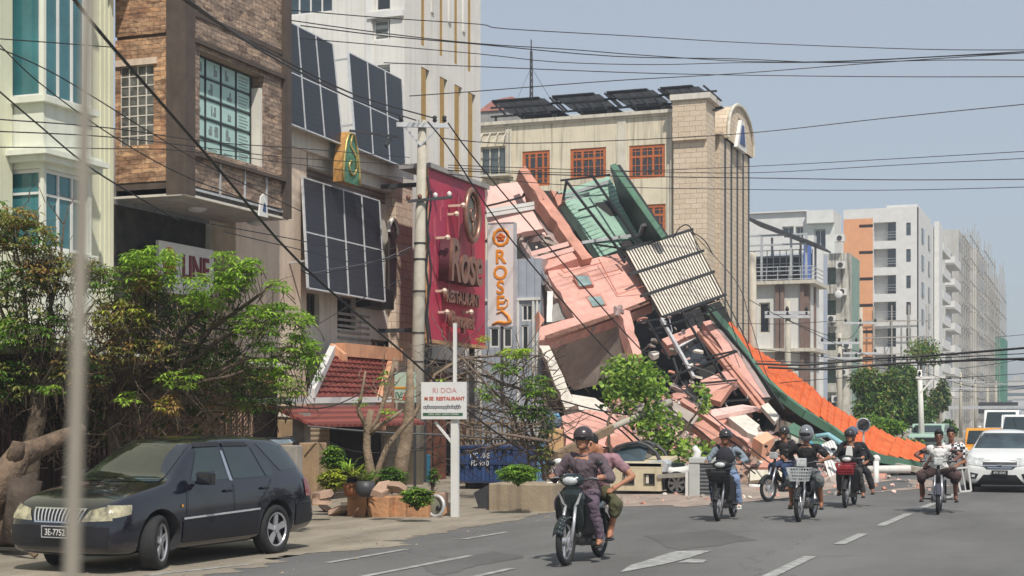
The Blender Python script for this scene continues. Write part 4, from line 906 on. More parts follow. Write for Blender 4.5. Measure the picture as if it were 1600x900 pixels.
# F4: white block with the orange stripe
y4 = 182.0; p4 = Pl('y', y4); q0, qo, q1 = p4.s_(1318), p4.s_(1364), p4.s_(1433); f4 = Pl('x', q1); ye = f4.s_(1464)
F4 = thing('orange_striped_block', 'tall white apartment block with an orange stripe and a column of balconies under construction', 'building', (q0+5, y4, LG))
zt = p4.z(1400, 324); hol = []
for k in range(7):
    v = 348+k*41.3; hol.append(p4.rect(1365, 1400, v+29, v)); hol.append(p4.rect(1416, 1423, v+20, v))
slots = [p4.rect(1342, 1364, 356+k*41.3, 351+k*41.3) for k in range(6)]
mb = MB(); p4.panel(mb, qo, q1, LG, zt, hol, 1.5); p4.panel(mb, q0, qo, p4.z(1340, 342), zt, [], 1.5); mb.build('wall', M['white'], F4)
ORG = mat('orange render', lin((228, 164, 118)), .85, .08, 1, streak=.15)
mb = MB(); p4.panel(mb, q0, qo, LG, p4.z(1340, 342), slots, 1.0); mb.build('orange_wall', ORG, F4)
mb = MB(); mb.box((q0+.01, y4+1.5, LG), (q1-.01, ye-.01, zt-.01)); mb.build('core', M['greywall'], F4)
mb = MB(); f4.panel(mb, y4+.01, ye, LG, zt, [], .1); 
for k in range(7): z = f4.z(1443, 352+k*41.3); 
mb.build('street_wall', M['white'], F4)
for k in range(6):
    for y in (y4+5, y4+13): mb = MB(); z = zt-3.6-3.2*k; mb.box((q1, y, z), (q1+.12, y+2.2, z+1.7)); mb.build('window', M['ggrey'], F4)
mb = MB(); mb.box((p4.s_(1382), y4+2, zt-.5), (p4.s_(1431), y4+18, p4.z(1420, 316))); mb.box((q1+.1, ye-5, LG), (q1+.7, ye, zt+.6)); mb.build('stair_tower', M['white'], F4)
for h in hol[::2]:
    mb = MB(); p4.box(mb, h[1]-1.0, h[1]-.05, h[2], h[3]-.01, -1.45, -.6); do = mb.build('dark_doorway', M['gdark'], F4)
    mb = MB(); p4.box(mb, h[0], h[1]-1.05, h[2], h[3]-.01, -1.45, -1.3); mb.build('balcony_wall', M['white'], F4)
    mb = MB(); [p4.box(mb, h[0], h[1], h[2]+z, h[2]+z+.04, -.08, -.04) for z in (.4, .7, 1.0)]; mb.build('rail', M['galv'], F4)
for h in hol[1::2]: p4.window(F4, h, M['char'], M['gblue'], nx=1, nz=2, fw=.08, dep=.12)
# bamboo scaffold on its lower storeys
def scaffold(label, p, a0, a1, z0, z1, off, stepx=1.7, stepz=1.9, jag=0, m=None, seed=1, street=None):
    rr = random.Random(seed); mb = MB(); n = max(2, int((a1-a0)/stepx))
    for i in range(n+1):
        a = a0+(a1-a0)*i/n
        for o in (off, off+1.1): mb.bar(p.pt(a+rr.uniform(-.1, .1), z0, o), p.pt(a+rr.uniform(-.1, .1), z1+rr.uniform(0, jag), o), .11, .11)
    z = z0+1.5
    while z < z1:
        for o in (off, off+1.1): mb.bar(p.pt(a0-.5, z+rr.uniform(-.1, .1), o+.06), p.pt(a1+.5, z+rr.uniform(-.1, .1), o+.06), .09, .09)
        for i in range(0, n+1, 2): a = a0+(a1-a0)*i/n; mb.bar(p.pt(a, z, off-.2), p.pt(a, z, off+1.3), .08, .08)
        z += stepz
    for i in range(n//2): a = a0+(a1-a0)*(2*i)/n; mb.bar(p.pt(a, z0, off+1.2), p.pt(a+2*stepx, z0+4.5, off+1.2), .08, .08)
    o = mb.build('scaffolding', m or M['concrete'], None); tag(o, label, 'scaffolding', 'scaffolds on the unfinished blocks'); return o
BAMB = mat('grey bamboo', lin((176, 170, 160)), .9, .2, 2)
scaffold('low bamboo scaffold across the foot of the orange striped block', p4, p4.s_(1340), q1+1.2, LG, p4.z(1400, 478), .3, m=BAMB, seed=2)
# F5: block with rounded white balconies, F6..F8 grey concrete blocks in scaffolding
y5 = f4.s_(1464)+1; f5 = Pl('x', -19.0); y5e = f5.s_(1492)
F5 = thing('rounded_balcony_block', 'white block with three tiers of rounded white balconies beyond the orange striped block', 'building', (-21, y5, LG))
p5 = Pl('y', y5+.5); zt = f5.z(1475, 378)
mb = MB(); mb.box((-34, y5+.5, LG), (-19.2, y5e, zt)); mb.build('wall', M['offwhite'], F5)
for k in range(7):
    for j in (0, 1):
        mb = MB(); y = y5+3+(y5e-y5-6)*(j*.62); z = zt-2.5-3.2*k; L = (y5e-y5)*.32
        mb.box((-19.2, y, z-.2), (-17.9, y+L, z)); mb.box((-18.0, y, z), (-17.9, y+L, z+1.0)); mb.box((-19.2, y-.1, z), (-17.9, y, z+.9)); mb.build('balcony', M['white'], F5)
        mb = MB(); mb.box((-19.22, y+.3, z+.1), (-19.1, y+L-.3, z+2.3)); mb.build('dark_opening', M['gdark'], F5)
def greyblock(label, ya, yb, v, m, X=-19.5, back=14, name='unfinished_block'):
    ff = Pl('x', X); zt = H+(VH-v)/FP*(ya/.99+0); T = thing(name, label, 'building', (X-3, ya, LG), 'unfinished blocks along the street')
    mb = MB(); mb.box((X-back, ya, LG), (X, yb, zt)); mb.build('frame', m, T)
    nfl = int((zt-LG)/3.3)
    for k in range(nfl):
        mb = MB(); z = LG+.5+3.3*k
        n = max(2, int((yb-ya)/5))
        for j in range(n): y = ya+(yb-ya)*(j+.15)/n; mb.box((X-.01, y, z+.6), (X+.03, y+(yb-ya)/n*.6, z+2.5))
        for j in range(3): mb.box((X-back+1+j*4, ya-.03, z+.6), (X-back+3.4+j*4, ya+.01, z+2.4))
        mb.build('opening_row', M['gdark'], T)
    return zt
GR1 = mat('raw grey concrete', lin((190, 187, 180)), .9, .12, .6, streak=.4); GR2 = mat('paler grey render', lin((214, 211, 204)), .9, .12, .6, streak=.4)
y6 = y5e+2; zt6 = greyblock('raw grey concrete block rising highest right behind the rounded balconies', y6, y6+26, 372, GR1, -18.6)
y7 = y6+30; zt7 = greyblock('pale grey block with a white stair head between two scaffolds', y7, y7+30, 400, GR2, -17.9)
y8 = y7+34; zt8 = greyblock('lower weathered grey block wrapped in poles farther down the street', y8, y8+24, 442, GR1, -18)
y9 = y8+26; zt9 = greyblock('farthest scaffolded grey block with green netting at its foot', y9, y9+16, 470, GR2, -18)
scaffold('tall bamboo scaffold on the raw grey block just beyond the rounded balconies', Pl('x', -18.6), y6+6, y6+26, LG, zt6, .2, 5, 3.6, 3, BAMB, 3)
scaffold('tall bamboo scaffold on the pale grey block with a white stair head', Pl('x', -17.9), y7, y7+30, LG, zt7, .2, 6, 3.6, 3, BAMB, 4)
scaffold('long scaffold along the lower weathered grey block', Pl('x', -18), y8, y8+24, LG, zt8, .2, 8, 3.6, 3, BAMB, 5)
scaffold('farthest street scaffold rising behind the green netting', Pl('x', -18), y9, y9+16, LG, zt9, .2, 4, 3.6, 9, BAMB, 6)
mb = MB(); mb.box((-26, y6-.4, zt6-2), (-24, y6+.1, zt6+1)); mb.build('x', M['white']); bpy.data.objects.remove(bpy.data.objects['x'])
mb = MB(); zg = H+(VH-535)/FP*(y9/.99); mb.box((-16.5, y9-2, LG), (-16.3, y9+14, zg)); mb.box((-26, y9-2.2, LG), (-16.3, y9-2, zg)); tag(mb.build('safety_netting', mat('green safety net', lin((72, 140, 116)), .9, .2, .8), None), 'green safety netting around the foot of the farthest scaffold', 'netting')
# distant skyline at the end of the street
rr = random.Random(21)
for i in range(14):
    yy = rr.uniform(700, 1050); u = 1545+i*6+rr.uniform(-3, 3); pp = Pl('y', yy); x = pp.s_(u); wd = rr.uniform(9, 22); hh = rr.uniform(7, 19)
    T = thing('distant_building', 'hazy pale distant building at the far end of the street', 'building', (x, yy, 0), 'distant buildings at the street end')
    mb = MB(); mb.box((x-wd/2, yy, 0), (x+wd/2, yy+20, hh)); mb.build('wall', [M['white'], GR1, GR2, M['bone']][i % 4], T)
    mb = MB()
    for k in range(int(hh/3.4)): mb.box((x-wd*.42, yy-.1, 1+3.4*k), (x+wd*.42, yy+.05, 2.4+3.4*k))
    mb.build('window_band', M['gblue'], T)
    mb = MB(); mb.box((x-wd/2-.3, yy-.3, hh), (x+wd/2+.3, yy+20.3, hh+.5)); mb.box((x-2, yy+4, hh+.5), (x+2, yy+8, hh+2.6)); mb.build('roof', GR1, T)
# ----- the collapsed pink building -----
MINT = mat('mint green planks', lin((146, 178, 160)), .8, .14, 1.4, .15, streak=.3)
DGREEN = mat('dark green fascia', lin((84, 122, 100)), .6, .15, 2)
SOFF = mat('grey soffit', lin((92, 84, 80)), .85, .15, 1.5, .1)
ROOFO = tilemat('orange roof tile', lin((190, 86, 36)), lin((226, 110, 50)), 1, 1)
CRK = mat('crack shadow gap', (.03, .028, .027), .9)
CB = thing('collapsed_building', 'toppled pink and mint green building lying tilted on its side over crushed lower floors', 'building', tuple(P(960, 640, 52)*V((1, 1, 0)) if 0 else (P(960, 640, 52).x, P(960, 640, 52).y, LG)))
def poly(name, pts, th, m, par=CB, mats=None):
    q = [P(*p) for p in pts]
    n = V((0, 0, 0))
    for i in range(len(q)): n += q[i].cross(q[(i+1) % len(q)])
    n.normalize(); c = sum(q, V((0, 0, 0)))/len(q); view = (c-V((0, 0, H))).normalized()
    if n.dot(view) < 0: n = -n
    if th >= .2 and name != 'hollow_core' and m is not M['galv'] and m is not MINT:      # broken, uneven edges
        rj = random.Random(int(abs(pts[0][0]*31+pts[0][1]*7+pts[-1][0]))); q2 = []
        for i in range(len(q)):
            a, b = q[i], q[(i+1) % len(q)]; k = max(1, int((b-a).length/.28)); inn = n.cross((b-a).normalized())
            if (c-a).dot(inn) < 0: inn = -inn
            q2.append(a)
            for j in range(1, k): q2.append(a+(b-a)*(j/k)+inn*(rj.choice((0, 0, .01, .02, .05, .10))*rj.uniform(.2, .8)))
        q = q2
    mb = MB(); mb.prism(q, n*th); return mb.build(name, m, par)
def bars(name, segs, w_, m, par=CB):
    mb = MB()
    for a, b in segs: mb.bar(P(*a), P(*b), w_, w_)
    return mb.build(name, m, par)
# dark hollow core of the wreck so that nothing shows through
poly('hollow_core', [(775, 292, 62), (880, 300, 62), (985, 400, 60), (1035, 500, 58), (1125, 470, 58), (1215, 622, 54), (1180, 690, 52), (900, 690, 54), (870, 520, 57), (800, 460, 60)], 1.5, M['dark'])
# left pale pink volume
poly('pale_wall', [(760, 290, 58), (813, 283, 59), (824, 322, 58.3), (760, 328, 57.5)], .3, M['palepink'])
poly('salmon_beam', [(811, 265, 57.6), (821, 259, 57.8), (829, 270, 57.6), (926, 402, 54.8), (910, 406, 54.6), (843, 314, 56.4), (823, 283, 57.2)], .5, M['salmon'])
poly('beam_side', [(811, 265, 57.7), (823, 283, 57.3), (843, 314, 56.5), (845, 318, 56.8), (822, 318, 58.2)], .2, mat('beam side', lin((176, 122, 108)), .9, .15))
bars('ledge', [((760, 330, 56.9), (846, 316, 57)), ((760, 337, 56.8), (850, 322, 57))], .13, M['white'])
bars('crack', [((778, 318, 57.5), (816, 308, 57.6)), ((816, 308, 57.6), (824, 296, 57.8)), ((760, 322, 57.3), (778, 318, 57.4))], .07, CRK)
poly('pale_wall', [(760, 339, 57), (831, 327, 57), (849, 357, 56.4), (806, 366, 56.4), (760, 372, 56.6)], .3, M['palepink'])
poly('lilac_panel', [(831, 326, 57.1), (846, 323, 57.1), (890, 381, 55.8), (869, 386, 55.6), (850, 358, 56.4)], .2, M['mauve'])
poly('pink_strip', [(848, 322, 57), (858, 322, 57), (908, 398, 55.2), (893, 402, 55)], .25, M['palepink'])
poly('dark_gap', [(851, 324, 56.9), (854, 324, 56.9), (900, 392, 55.2), (897, 393, 55.2)], .06, CRK)
bars('ledge', [((829, 397, 55), (888, 381, 55.2)), ((835, 406, 54.8), (896, 389, 55))], .16, M['palepink'])
poly('side_wall', [(840, 408, 54.8), (893, 392, 55), (902, 404, 54.6), (856, 420, 54.3), (846, 430, 54.6)], .3, M['pink'])
poly('floor_underside', [(806, 409, 57), (824, 396, 56), (845, 412, 55.2), (856, 437, 54), (862, 456, 53.6), (806, 452, 57)], .4, M['mauve'])
bars('floor_rib', [((812, 372, 57.2), (858, 452, 54)), ((828, 398, 55.8), (870, 470, 53.4)), ((806, 430, 56.6), (856, 440, 54)), ((806, 380, 57.4), (850, 372, 56.4)), ((815, 360, 57.5), (866, 386, 56))], .2, M['mauve'])
bars('bent_rod', [((845, 420, 54.2), (852, 436, 54)), ((838, 410, 54.5), (848, 436, 54.2)), ((830, 402, 54.8), (850, 446, 54))], .07, M['steel'])
poly('inner_wall', [(864, 455, 54), (897, 495, 52.6), (861, 504, 52.8)], .3, M['greywall'])
poly('white_column', [(855, 455, 53.4), (864, 455, 53.4), (863, 503, 52.6), (854, 503, 52.6)], .3, M['white'])
# big pink face
FACE = [(855, 418, 54.6), (905, 408, 55.2), (968, 395, 56), (984, 415, 55), (1020, 471, 52.8), (986, 487, 52.2), (961, 494, 51.8), (860, 529, 50.4), (842, 532, 50.2), (843, 511, 50.6), (897, 496, 51.8), (858, 432, 54)]
poly('front_face', FACE, .45, M['pink'])
poly('broken_edge', [(855, 529.5, 50.2), (961, 494.5, 51.7), (1019, 472, 52.6), (1020, 475, 52.7), (962, 498, 51.9), (862, 531.5, 50.3)], .16, mat('broken brick edge', lin((128, 92, 78)), .95, .35, 8, .8))
for q in (((895, 430), (919, 427), (928, 445), (905, 449)), ((915, 463), (939, 459), (948, 476), (925, 480))):
    dd = [54, 54.1, 53.6, 53.5] if q[0][0] == 895 else [53.1, 53.2, 52.6, 52.5]
    f = poly('bathroom_window', [(a, b, c-.12) for (a, b), c in zip(q, dd)], .1, mat('pinkish frame', lin((190, 130, 115)), .8))
    cx = sum(a for a, b in q)/4; cy = sum(b for a, b in q)/4
    poly('pane', [(cx+(a-cx)*.84, cy+(b-cy)*.84, c-.16) for (a, b), c in zip(q, dd)], .05, M['ggrey'] if 0 else mat('pale old glass', lin((140, 160, 158)), .3, .25, 3), par=f)
bars('hairline_crack', [((873, 417, 54.2), (882, 426, 53.9)), ((882, 426, 53.9), (938, 411, 54.6)), ((935, 404, 54.8), (965, 460, 53)), ((965, 460, 53), (1005, 447, 53)), ((925, 432, 53.8), (972, 420, 54.4))], .025, mat('crack line', lin((196, 120, 100)), .9))
poly('pink_stub', [(841, 485, 51.6), (851, 500, 51.4), (843, 512, 51)], .3, M['salmon'])
# bare underside volume below it
poly('bare_underside', [(858, 532, 50.6), (963, 498, 51.9), (975, 520, 52.6), (986, 556, 53), (948, 598, 53), (897, 610, 52.6), (872, 580, 52)], .4, M['underside'])
bars('hatch', [((860, 545, 51), (883, 541, 51.2)), ((883, 541, 51.2), (881, 556, 51.6)), ((881, 556, 51.6), (862, 560, 51.6))], .07, M['mauve'])
poly('grey_inner_pier', [(962, 500, 51.4), (972, 520, 51.6), (990, 556, 51.8), (972, 552, 52.4)], .3, M['mauve'])
poly('leaning_column', [(842, 540, 50), (858, 540, 50), (901, 632, 47.4), (884, 640, 47.4)], .5, M['bone'])
poly('pink_pier', [(965, 481, 51.2), (984, 486, 51.3), (1004, 557, 49.6), (989, 553, 49.6)], .45, M['pink'])
bars('pier_mesh', [((961, 480, 51.3), (970, 490, 51.1)), ((970, 478, 51.2), (964, 494, 51)), ((960, 487, 51.2), (974, 486, 51))], .12, M['mauve'])
# mint green top floor
GW = [(872, 300, 58.6), (951, 275, 60.2), (1012, 373, 57.2), (938, 401, 56)]
poly('mint_wall', GW, .4, MINT)
mb = MB(); g = [P(*p) for p in GW]
for k in range(1, 17):
    t = k/17; a = g[0]*(1-t)+g[3]*t; b = g[1]*(1-t)+g[2]*t; vv = ((a+b)/2-V((0, 0, H))).normalized(); mb.bar(a-vv*.02, b-vv*.02, .022, .02)
mb.build('plank_joints', DGREEN, CB)
for q in (((929, 317, 58.6), (951, 314, 58.9), (966, 334, 58.2), (945, 341, 58)), ((968, 379, 56.9), (986, 374, 57.1), (994, 384, 56.9), (973, 388, 56.7)), ((906, 326, 58.2), (917, 324, 58.4), (920, 345, 57.9))):
    poly('broken_window' if len(q) == 4 else 'bare_patch', [(a, b, c-.15) for a, b, c in q], .12, M['dark'] if len(q) == 4 else M['salmon'])
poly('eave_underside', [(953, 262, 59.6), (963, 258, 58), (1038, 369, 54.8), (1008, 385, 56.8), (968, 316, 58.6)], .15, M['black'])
poly('eave_fascia', [(953, 258, 57.9), (962, 255, 57.9), (1041, 368, 54.6), (1034, 372, 54.6)], .12, DGREEN)
bars('gutter_pipe', [((868, 318, 58.1), (920, 302, 58.8)), ((864, 311, 58.2), (950, 284, 59.6)), ((909, 379, 56.4), (1002, 366, 57)), ((1000, 366, 56.8), (1004, 352, 56.4)), ((1004, 352, 56.4), (1016, 350, 56.2))], .11, M['galv'])
bars('steel_frame', [((876, 282, 57.8), (953, 273, 58.6)), ((885, 283, 57.7), (880, 312, 57.7)), ((885, 283, 57.7), (976, 402, 54.8)), ((927, 277, 58.2), (1002, 386, 55.2)), ((904, 329, 57.3), (932, 321, 57.6)), ((930, 382, 55.6), (970, 388, 55.2)), ((970, 388, 55), (1034, 374, 55.4)), ((966, 394, 54.8), (976, 410, 54.4))], .075, M['black'])
for q in (((866, 306, 58), (878, 300, 58.2), (884, 312, 58), (872, 322, 57.8)), ((860, 296, 58), (870, 300, 58), (866, 308, 57.9))): poly('torn_brick', q, .3, M['salmon'])
# slatted sheet roof: real ribs over purlins
SR = [P(977, 393, 54.5), P(1078, 362, 57.2), P(1130, 464, 54), P(1035, 498, 51.6)]
mb = MB(); N = 24
nrm = (SR[1]-SR[0]).cross(SR[3]-SR[0]).normalized(); nrm = nrm if nrm.y < 0 else -nrm
for k in range(N):
    a0, a1 = (k+.08)/N, (k+.6)/N
    L = [SR[0]*(1-a)+SR[1]*a for a in (a0, a1)]+[SR[3]*(1-a)+SR[2]*a for a in (a1, a0)]
    rr = random.Random(k); e = rr.uniform(-.02, .03); L[2] = L[1]+(L[2]-L[1])*(1+e); L[3] = L[0]+(L[3]-L[0])*(1+e)
    mb.prism([p+nrm*.06 for p in L], -nrm*.03)
mb.build('sheet_ribs', M['bone'] if 0 else mat('bleached ribs', lin((226, 216, 200)), .6, .12, 4, streak=.2), CB)
mb = MB(); mb.prism([p-nrm*.05 for p in SR], -nrm*.05); mb.build('sheet_valleys', mat('painted valley shadow', lin((70, 60, 54)), .8, .3, 5), CB)  # dark backing sheet carries the shadow rows between the ribs in its colour
mb = MB()
for t in (0, .34, .66, 1.0):
    a = SR[0]*(1-t)+SR[3]*t; b = SR[1]*(1-t)+SR[2]*t; a2 = a+(a-b)*(.14 if 0 < t < 1 else 0); b2 = b+(b-a)*.03; mb.bar(a2+nrm*.08, b2+nrm*.08, .09, .09)
mb.build('purlins', M['char'], CB)
# cage and interior of the fallen wing
bars('steel_cage', [((1099, 475, 51), (1169, 560, 49.4)), ((1169, 560, 49.4), (1225, 640, 48)), ((1065, 486, 50.8), (1110, 560, 49.4)), ((1110, 560, 49.4), (1150, 618, 48.4)), ((1013, 503, 50.6), (1046, 562, 49.6)), ((995, 504, 50.6), (1033, 498, 50.6)), ((1023, 514, 50.2), (1132, 480, 50.8)), ((1095, 560, 49.2), (1150, 548, 49.4)), ((1047, 589, 48.8), (1152, 549, 49.2)), ((1085, 600, 48.6), (1152, 594, 48.6)), ((1117, 628, 48.2), (1218, 621, 48.4)), ((1052, 560, 49.6), (1062, 592, 48.9)), ((1084, 490, 51), (1092, 512, 50.6)), ((1116, 484, 50.8), (1100, 475, 50.9))], .065, M['black'])
bars('pale_pipe', [((1033, 498, 50.6), (1068, 560, 49.5)), ((1068, 560, 49.5), (1084, 590, 48.8))], .1, M['galv'])
poly('window_head', [(1034, 530, 51.6), (1090, 507, 52.2), (1094, 519, 51.8), (1043, 540, 51.4)], .5, M['pink'])
poly('dark_window', [(1056, 544, 51.8), (1090, 524, 52), (1120, 562, 50.8), (1076, 582, 50.6)], .1, M['gdark'])
poly('grey_frame', [(1050, 541, 51.7), (1090, 521, 52), (1092, 525, 51.9), (1057, 545, 51.6)], .1, M['galv'])
poly('side_wall', [(1098, 503, 52.2), (1110, 500, 52.4), (1158, 560, 50.6), (1196, 622, 49), (1186, 628, 48.8), (1142, 566, 50.4)], .3, M['pink'])
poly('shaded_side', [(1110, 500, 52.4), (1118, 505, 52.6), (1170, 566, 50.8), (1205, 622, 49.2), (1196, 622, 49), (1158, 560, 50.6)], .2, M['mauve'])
bars('mullion', [((1092, 520, 51.5), (1124, 560, 50.2)), ((1124, 560, 50.2), (1188, 642, 47.8)), ((1099, 520, 51.5), (1133, 560, 50.2)), ((1133, 560, 50.2), (1194, 636, 47.9))], .14, M['salmon'])
poly('tilted_panel', [(1094, 595, 49), (1132, 577, 49.6), (1152, 594, 48.8), (1110, 617, 48)], .3, M['pink'])
poly('tilted_panel', [(1118, 610, 48.2), (1146, 600, 48.4), (1126, 628, 47.6), (1106, 622, 47.8)], .2, M['salmon'])
# orange roof that slid into the street
Lp = [(1137, 510, 53), (1165, 548, 51.8), (1190, 585, 50.8), (1222, 615, 50), (1260, 643, 49.4), (1300, 667, 49), (1340, 697, 48.4), (1375, 712, 48.1), (1440, 724, 48)]
Up = [(1142, 509, 57), (1170, 538, 56.4), (1204, 560, 56), (1236, 577, 55.6), (1268, 608, 55), (1303, 641, 54.6), (1346, 662, 54), (1392, 680, 53.5), (1447, 695, 53)]
def rs(a, t):
    n = len(a)-1; i = min(int(t*n), n-1); f = t*n-i; return P(*a[i])*(1-f)+P(*a[i+1])*f
mb = MB(); NR = 30; jr = [random.Random(k+5).uniform(-1, 1) for k in range(30)]
for k in range(NR):
    def fn(s, t, k=k):
        T = (k+s*(1.0+jr[k]*.12))/NR; p = rs(Lp, T)*(1-t)+rs(Up, T)*t
        return p+V((0, 0, .075*(1-s)+.035*abs(sin(pi*t*22))+.05*sin(T*9+t*2)*t+jr[k]*.03+noise.noise(p*1.1)*.06))
    mb.grid(fn, 2, 66)
    a = [fn(0, i/66) for i in range(67)]
    for i in range(66): mb.quad(a[i], a[i+1], a[i+1]-V((0, 0, .1)), a[i]-V((0, 0, .1)))
mb.build('orange_roof', ROOFO, CB)
mb = MB()
for t0, t1, zz in ((0, 1, .12),):
    lo = [rs(Lp, i/40) for i in range(41)]; hi = [rs(Up, i/40) for i in range(41)]
    for i in range(40):
        a, b, c, d = lo[i], lo[i+1], hi[i+1], hi[i]; mb.prism([p-V((0, 0, .06)) for p in (a, b, c, d)], (0, 0, -.1))
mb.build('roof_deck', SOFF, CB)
mb = MB()
gp2 = [(1110, 486, 51.4)]+[(a-2, b+4, c-.25) for a, b, c in Lp]
for i in range(len(gp2)-1): mb.bar(P(*gp2[i]), P(*gp2[i+1]), .22, .26)
mb.build('green_gutter', DGREEN, CB)
So = [(1100, 478, 53.6), (1128, 540, 53), (1160, 590, 52.2), (1190, 622, 51.6), (1228, 652, 51), (1268, 668, 50.6), (1312, 696, 50.2), (1350, 716, 49.6), (1430, 735, 49)]
mb = MB(); Lq = [(a-4, b+6, c) for a, b, c in Lp]
for i in range(8):
    q = [P(*Lq[i]), P(*Lq[i+1]), P(*So[i+1]), P(*So[i])]; mb.prism(q, (.0, .25, .12))
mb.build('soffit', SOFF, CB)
mb = MB()
for i in range(8): mb.bar(P(*So[i])-V((0, .1, 0)), P(*So[i+1])-V((0, .1, 0)), .18, .2)
mb.build('eave_beam', M['black'], CB)
bars('rafter_end', [(So[i], Lq[i]) for i in range(1, 8)], .1, M['black'])

# ---------------- rubble ----------------
def lerp_prof(pr, u):
    for (a, b), (c, d) in zip(pr, pr[1:]):
        if a <= u <= c: return b+(d-b)*(u-a)/(c-a)
    return pr[0][1] if u < pr[0][0] else pr[-1][1]
crest = [(860, 700), (880, 662), (930, 640), (1010, 618), (1100, 640), (1160, 655), (1220, 690), (1300, 714), (1400, 742), (1460, 762)]
foot = [(860, 46), (950, 47), (1100, 45.5), (1230, 43.5), (1330, 42.5), (1460, 43)]
def mound(s, t, dz=0):
    u = 862+s*595; d0 = lerp_prof(foot, u); cz = H+(VH-lerp_prof(crest, u))/FP*52
    tt = min(t/.6, 1); d = d0+(52-d0)*tt+max(0, t-.6)*10; p = P(u, 650, d)
    prof_ = (sin(tt*pi/2)**.9) if t <= .6 else 1-(t-.6)*.8
    nz = noise.noise(V((s*26, t*9, 2)))*.28+noise.noise(V((s*70, t*25, 5)))*.14
    p.z = LG+(cz-LG)*prof_+nz*min(1, tt*4)*.8+.015*0-.02; return p
mb = MB(); mb.grid(mound, 150, 26)
RUB = mat('crushed rubble', lin((176, 146, 130)), .95, .3, 3.5, .9, alt=lin((108, 88, 78)), bscale=14)
o = mb.build('rubble_heap', RUB); tag(o, 'heap of crushed pinkish grey masonry below the toppled building', 'rubble', kind='stuff')
cols = [('pink', 'pink'), ('palepink', 'pale pink'), ('salmon', 'salmon'), ('bone', 'beige'), ('conc2', 'grey'), ('underside', 'brown grey')]
def chunk(c, sx, sy, sz, seed):
    rr = random.Random(seed); mb = MB(); n = rr.choice((5, 6, 7)); M3 = Matrix.Rotation(rr.uniform(0, 6.3), 3, 'Z') @ Matrix.Rotation(rr.uniform(-.7, .7), 3, 'X') @ Matrix.Rotation(rr.uniform(-.6, .6), 3, 'Y')
    b = []; tp = []
    for i in range(n):
        a = 2*pi*i/n+rr.uniform(-.25, .25); r_ = rr.uniform(.75, 1.1); b.append(M3 @ V((cos(a)*sx*r_, sin(a)*sy*r_, -sz))+V(c)); k = rr.uniform(.8, 1.0); tp.append(M3 @ V((cos(a)*sx*r_*k, sin(a)*sy*r_*k, sz*rr.uniform(.7, 1.1)))+V(c))
    mb.add(b+tp, [tuple(range(n-1, -1, -1)), tuple(range(n, 2*n))]+[(i, (i+1) % n, n+(i+1) % n, n+i) for i in range(n)]); return mb
rr = random.Random(77)
for i in range(230):
    s = rr.random(); t = rr.random()**.8*.62; p = mound(s, t)
    if 862+s*595 > 1330 and rr.random() < .55: continue
    sz = rr.choice((.12, .16, .2, .28, .4))*rr.uniform(.7, 1.3); k, nm = rr.choice(cols)
    o = chunk(p+V((0, 0, sz*.15)), sz, sz*rr.uniform(.5, 1), sz*rr.uniform(.12, .45), i).build('masonry_chunk', M[k])
    tag(o, f'broken {nm} masonry chunk lying in the rubble heap below the toppled building', 'rubble', nm+' masonry chunks in the heap')
for i in range(70):       # debris spilled over the kerb and road edge
    u = rr.uniform(960, 1455); v = rr.uniform(768, 786)-(u-960)*.028; p = GP(u, v, -.05); p.z = gz(p.x)+.02; sz = rr.uniform(.025, .09); k, nm = rr.choice(cols)
    o = chunk(p, sz, sz*.8, sz*.5, 900+i).build('masonry_chunk', M[k]); tag(o, f'small {nm} masonry fragment on the road edge in front of the wreck', 'rubble', nm+' fragments on the road edge')
def slab(label, pts, th, m, name='broken_slab', cat='slab'):
    o = poly(name, pts, th, m, par=None); tag(o, label, cat); return o
slab('cracked pink slab with wavy ridges lying behind the near rider\'s helmet', [(878, 650, 46.5), (918, 640, 48), (957, 646, 48), (987, 685, 46), (984, 700, 45.4), (885, 703, 45)], .25, M['pink'])
slab('cream broken slab at the foot of the leaning beige column', [(893, 616, 50), (930, 622, 50), (951, 634, 49.4), (945, 645, 49), (905, 640, 49)], .3, M['bone'])
slab('salmon flat slab above the crushed beige vehicle', [(948, 684, 45), (982, 676, 46), (998, 690, 45.4), (960, 702, 44.6)], .2, M['salmon'])
slab('long thin pink beam sloping down through the heap behind the backpack rider', [(1099, 651, 46), (1104, 646, 46), (1172, 686, 44.4), (1168, 692, 44.2)], .3, M['pink'], 'broken_beam', 'beam')
slab('second long pink beam lying just above the backpack rider', [(1062, 626, 46.6), (1067, 621, 46.6), (1128, 660, 45.2), (1124, 666, 45)], .3, M['pink'], 'broken_beam', 'beam')
slab('tan slab beside the end of the fallen pole', [(1052, 628, 46), (1092, 650, 45.4), (1082, 664, 45), (1051, 648, 45.4)], .3, M['underside'])
slab('salmon striped slab right of the round leaved tree', [(1082, 662, 45), (1099, 656, 45.2), (1130, 680, 44.4), (1112, 687, 44)], .25, M['salmon'])
slab('large cream slab with a ragged edge in the middle of the heap', [(1138, 652, 46.4), (1160, 643, 47), (1187, 664, 46), (1184, 682, 45.2), (1168, 676, 45.4)], .3, M['bone'])
slab('peach block with a flat lit top near the two dark shirted men', [(1177, 684, 44.6), (1198, 674, 45.2), (1210, 684, 44.8), (1192, 694, 44)], .5, mat('peach block', lin((232, 178, 146)), .85, .1))
slab('beige panel standing upright under the black eave', [(1189, 634, 47.4), (1200, 629, 47.6), (1218, 650, 47), (1211, 659, 46.8)], .15, M['bone'])
slab('flat pink sheet under the steel cage', [(1112, 640, 46.8), (1160, 632, 47.4), (1186, 636, 47), (1140, 646, 46.4), (1110, 652, 46.2)], .12, M['palepink'])
slab('salmon broken brick panel left of the peach block', [(1090, 652, 46.5), (1112, 640, 47), (1136, 656, 46.4), (1126, 668, 45.8)], .3, M['salmon'])
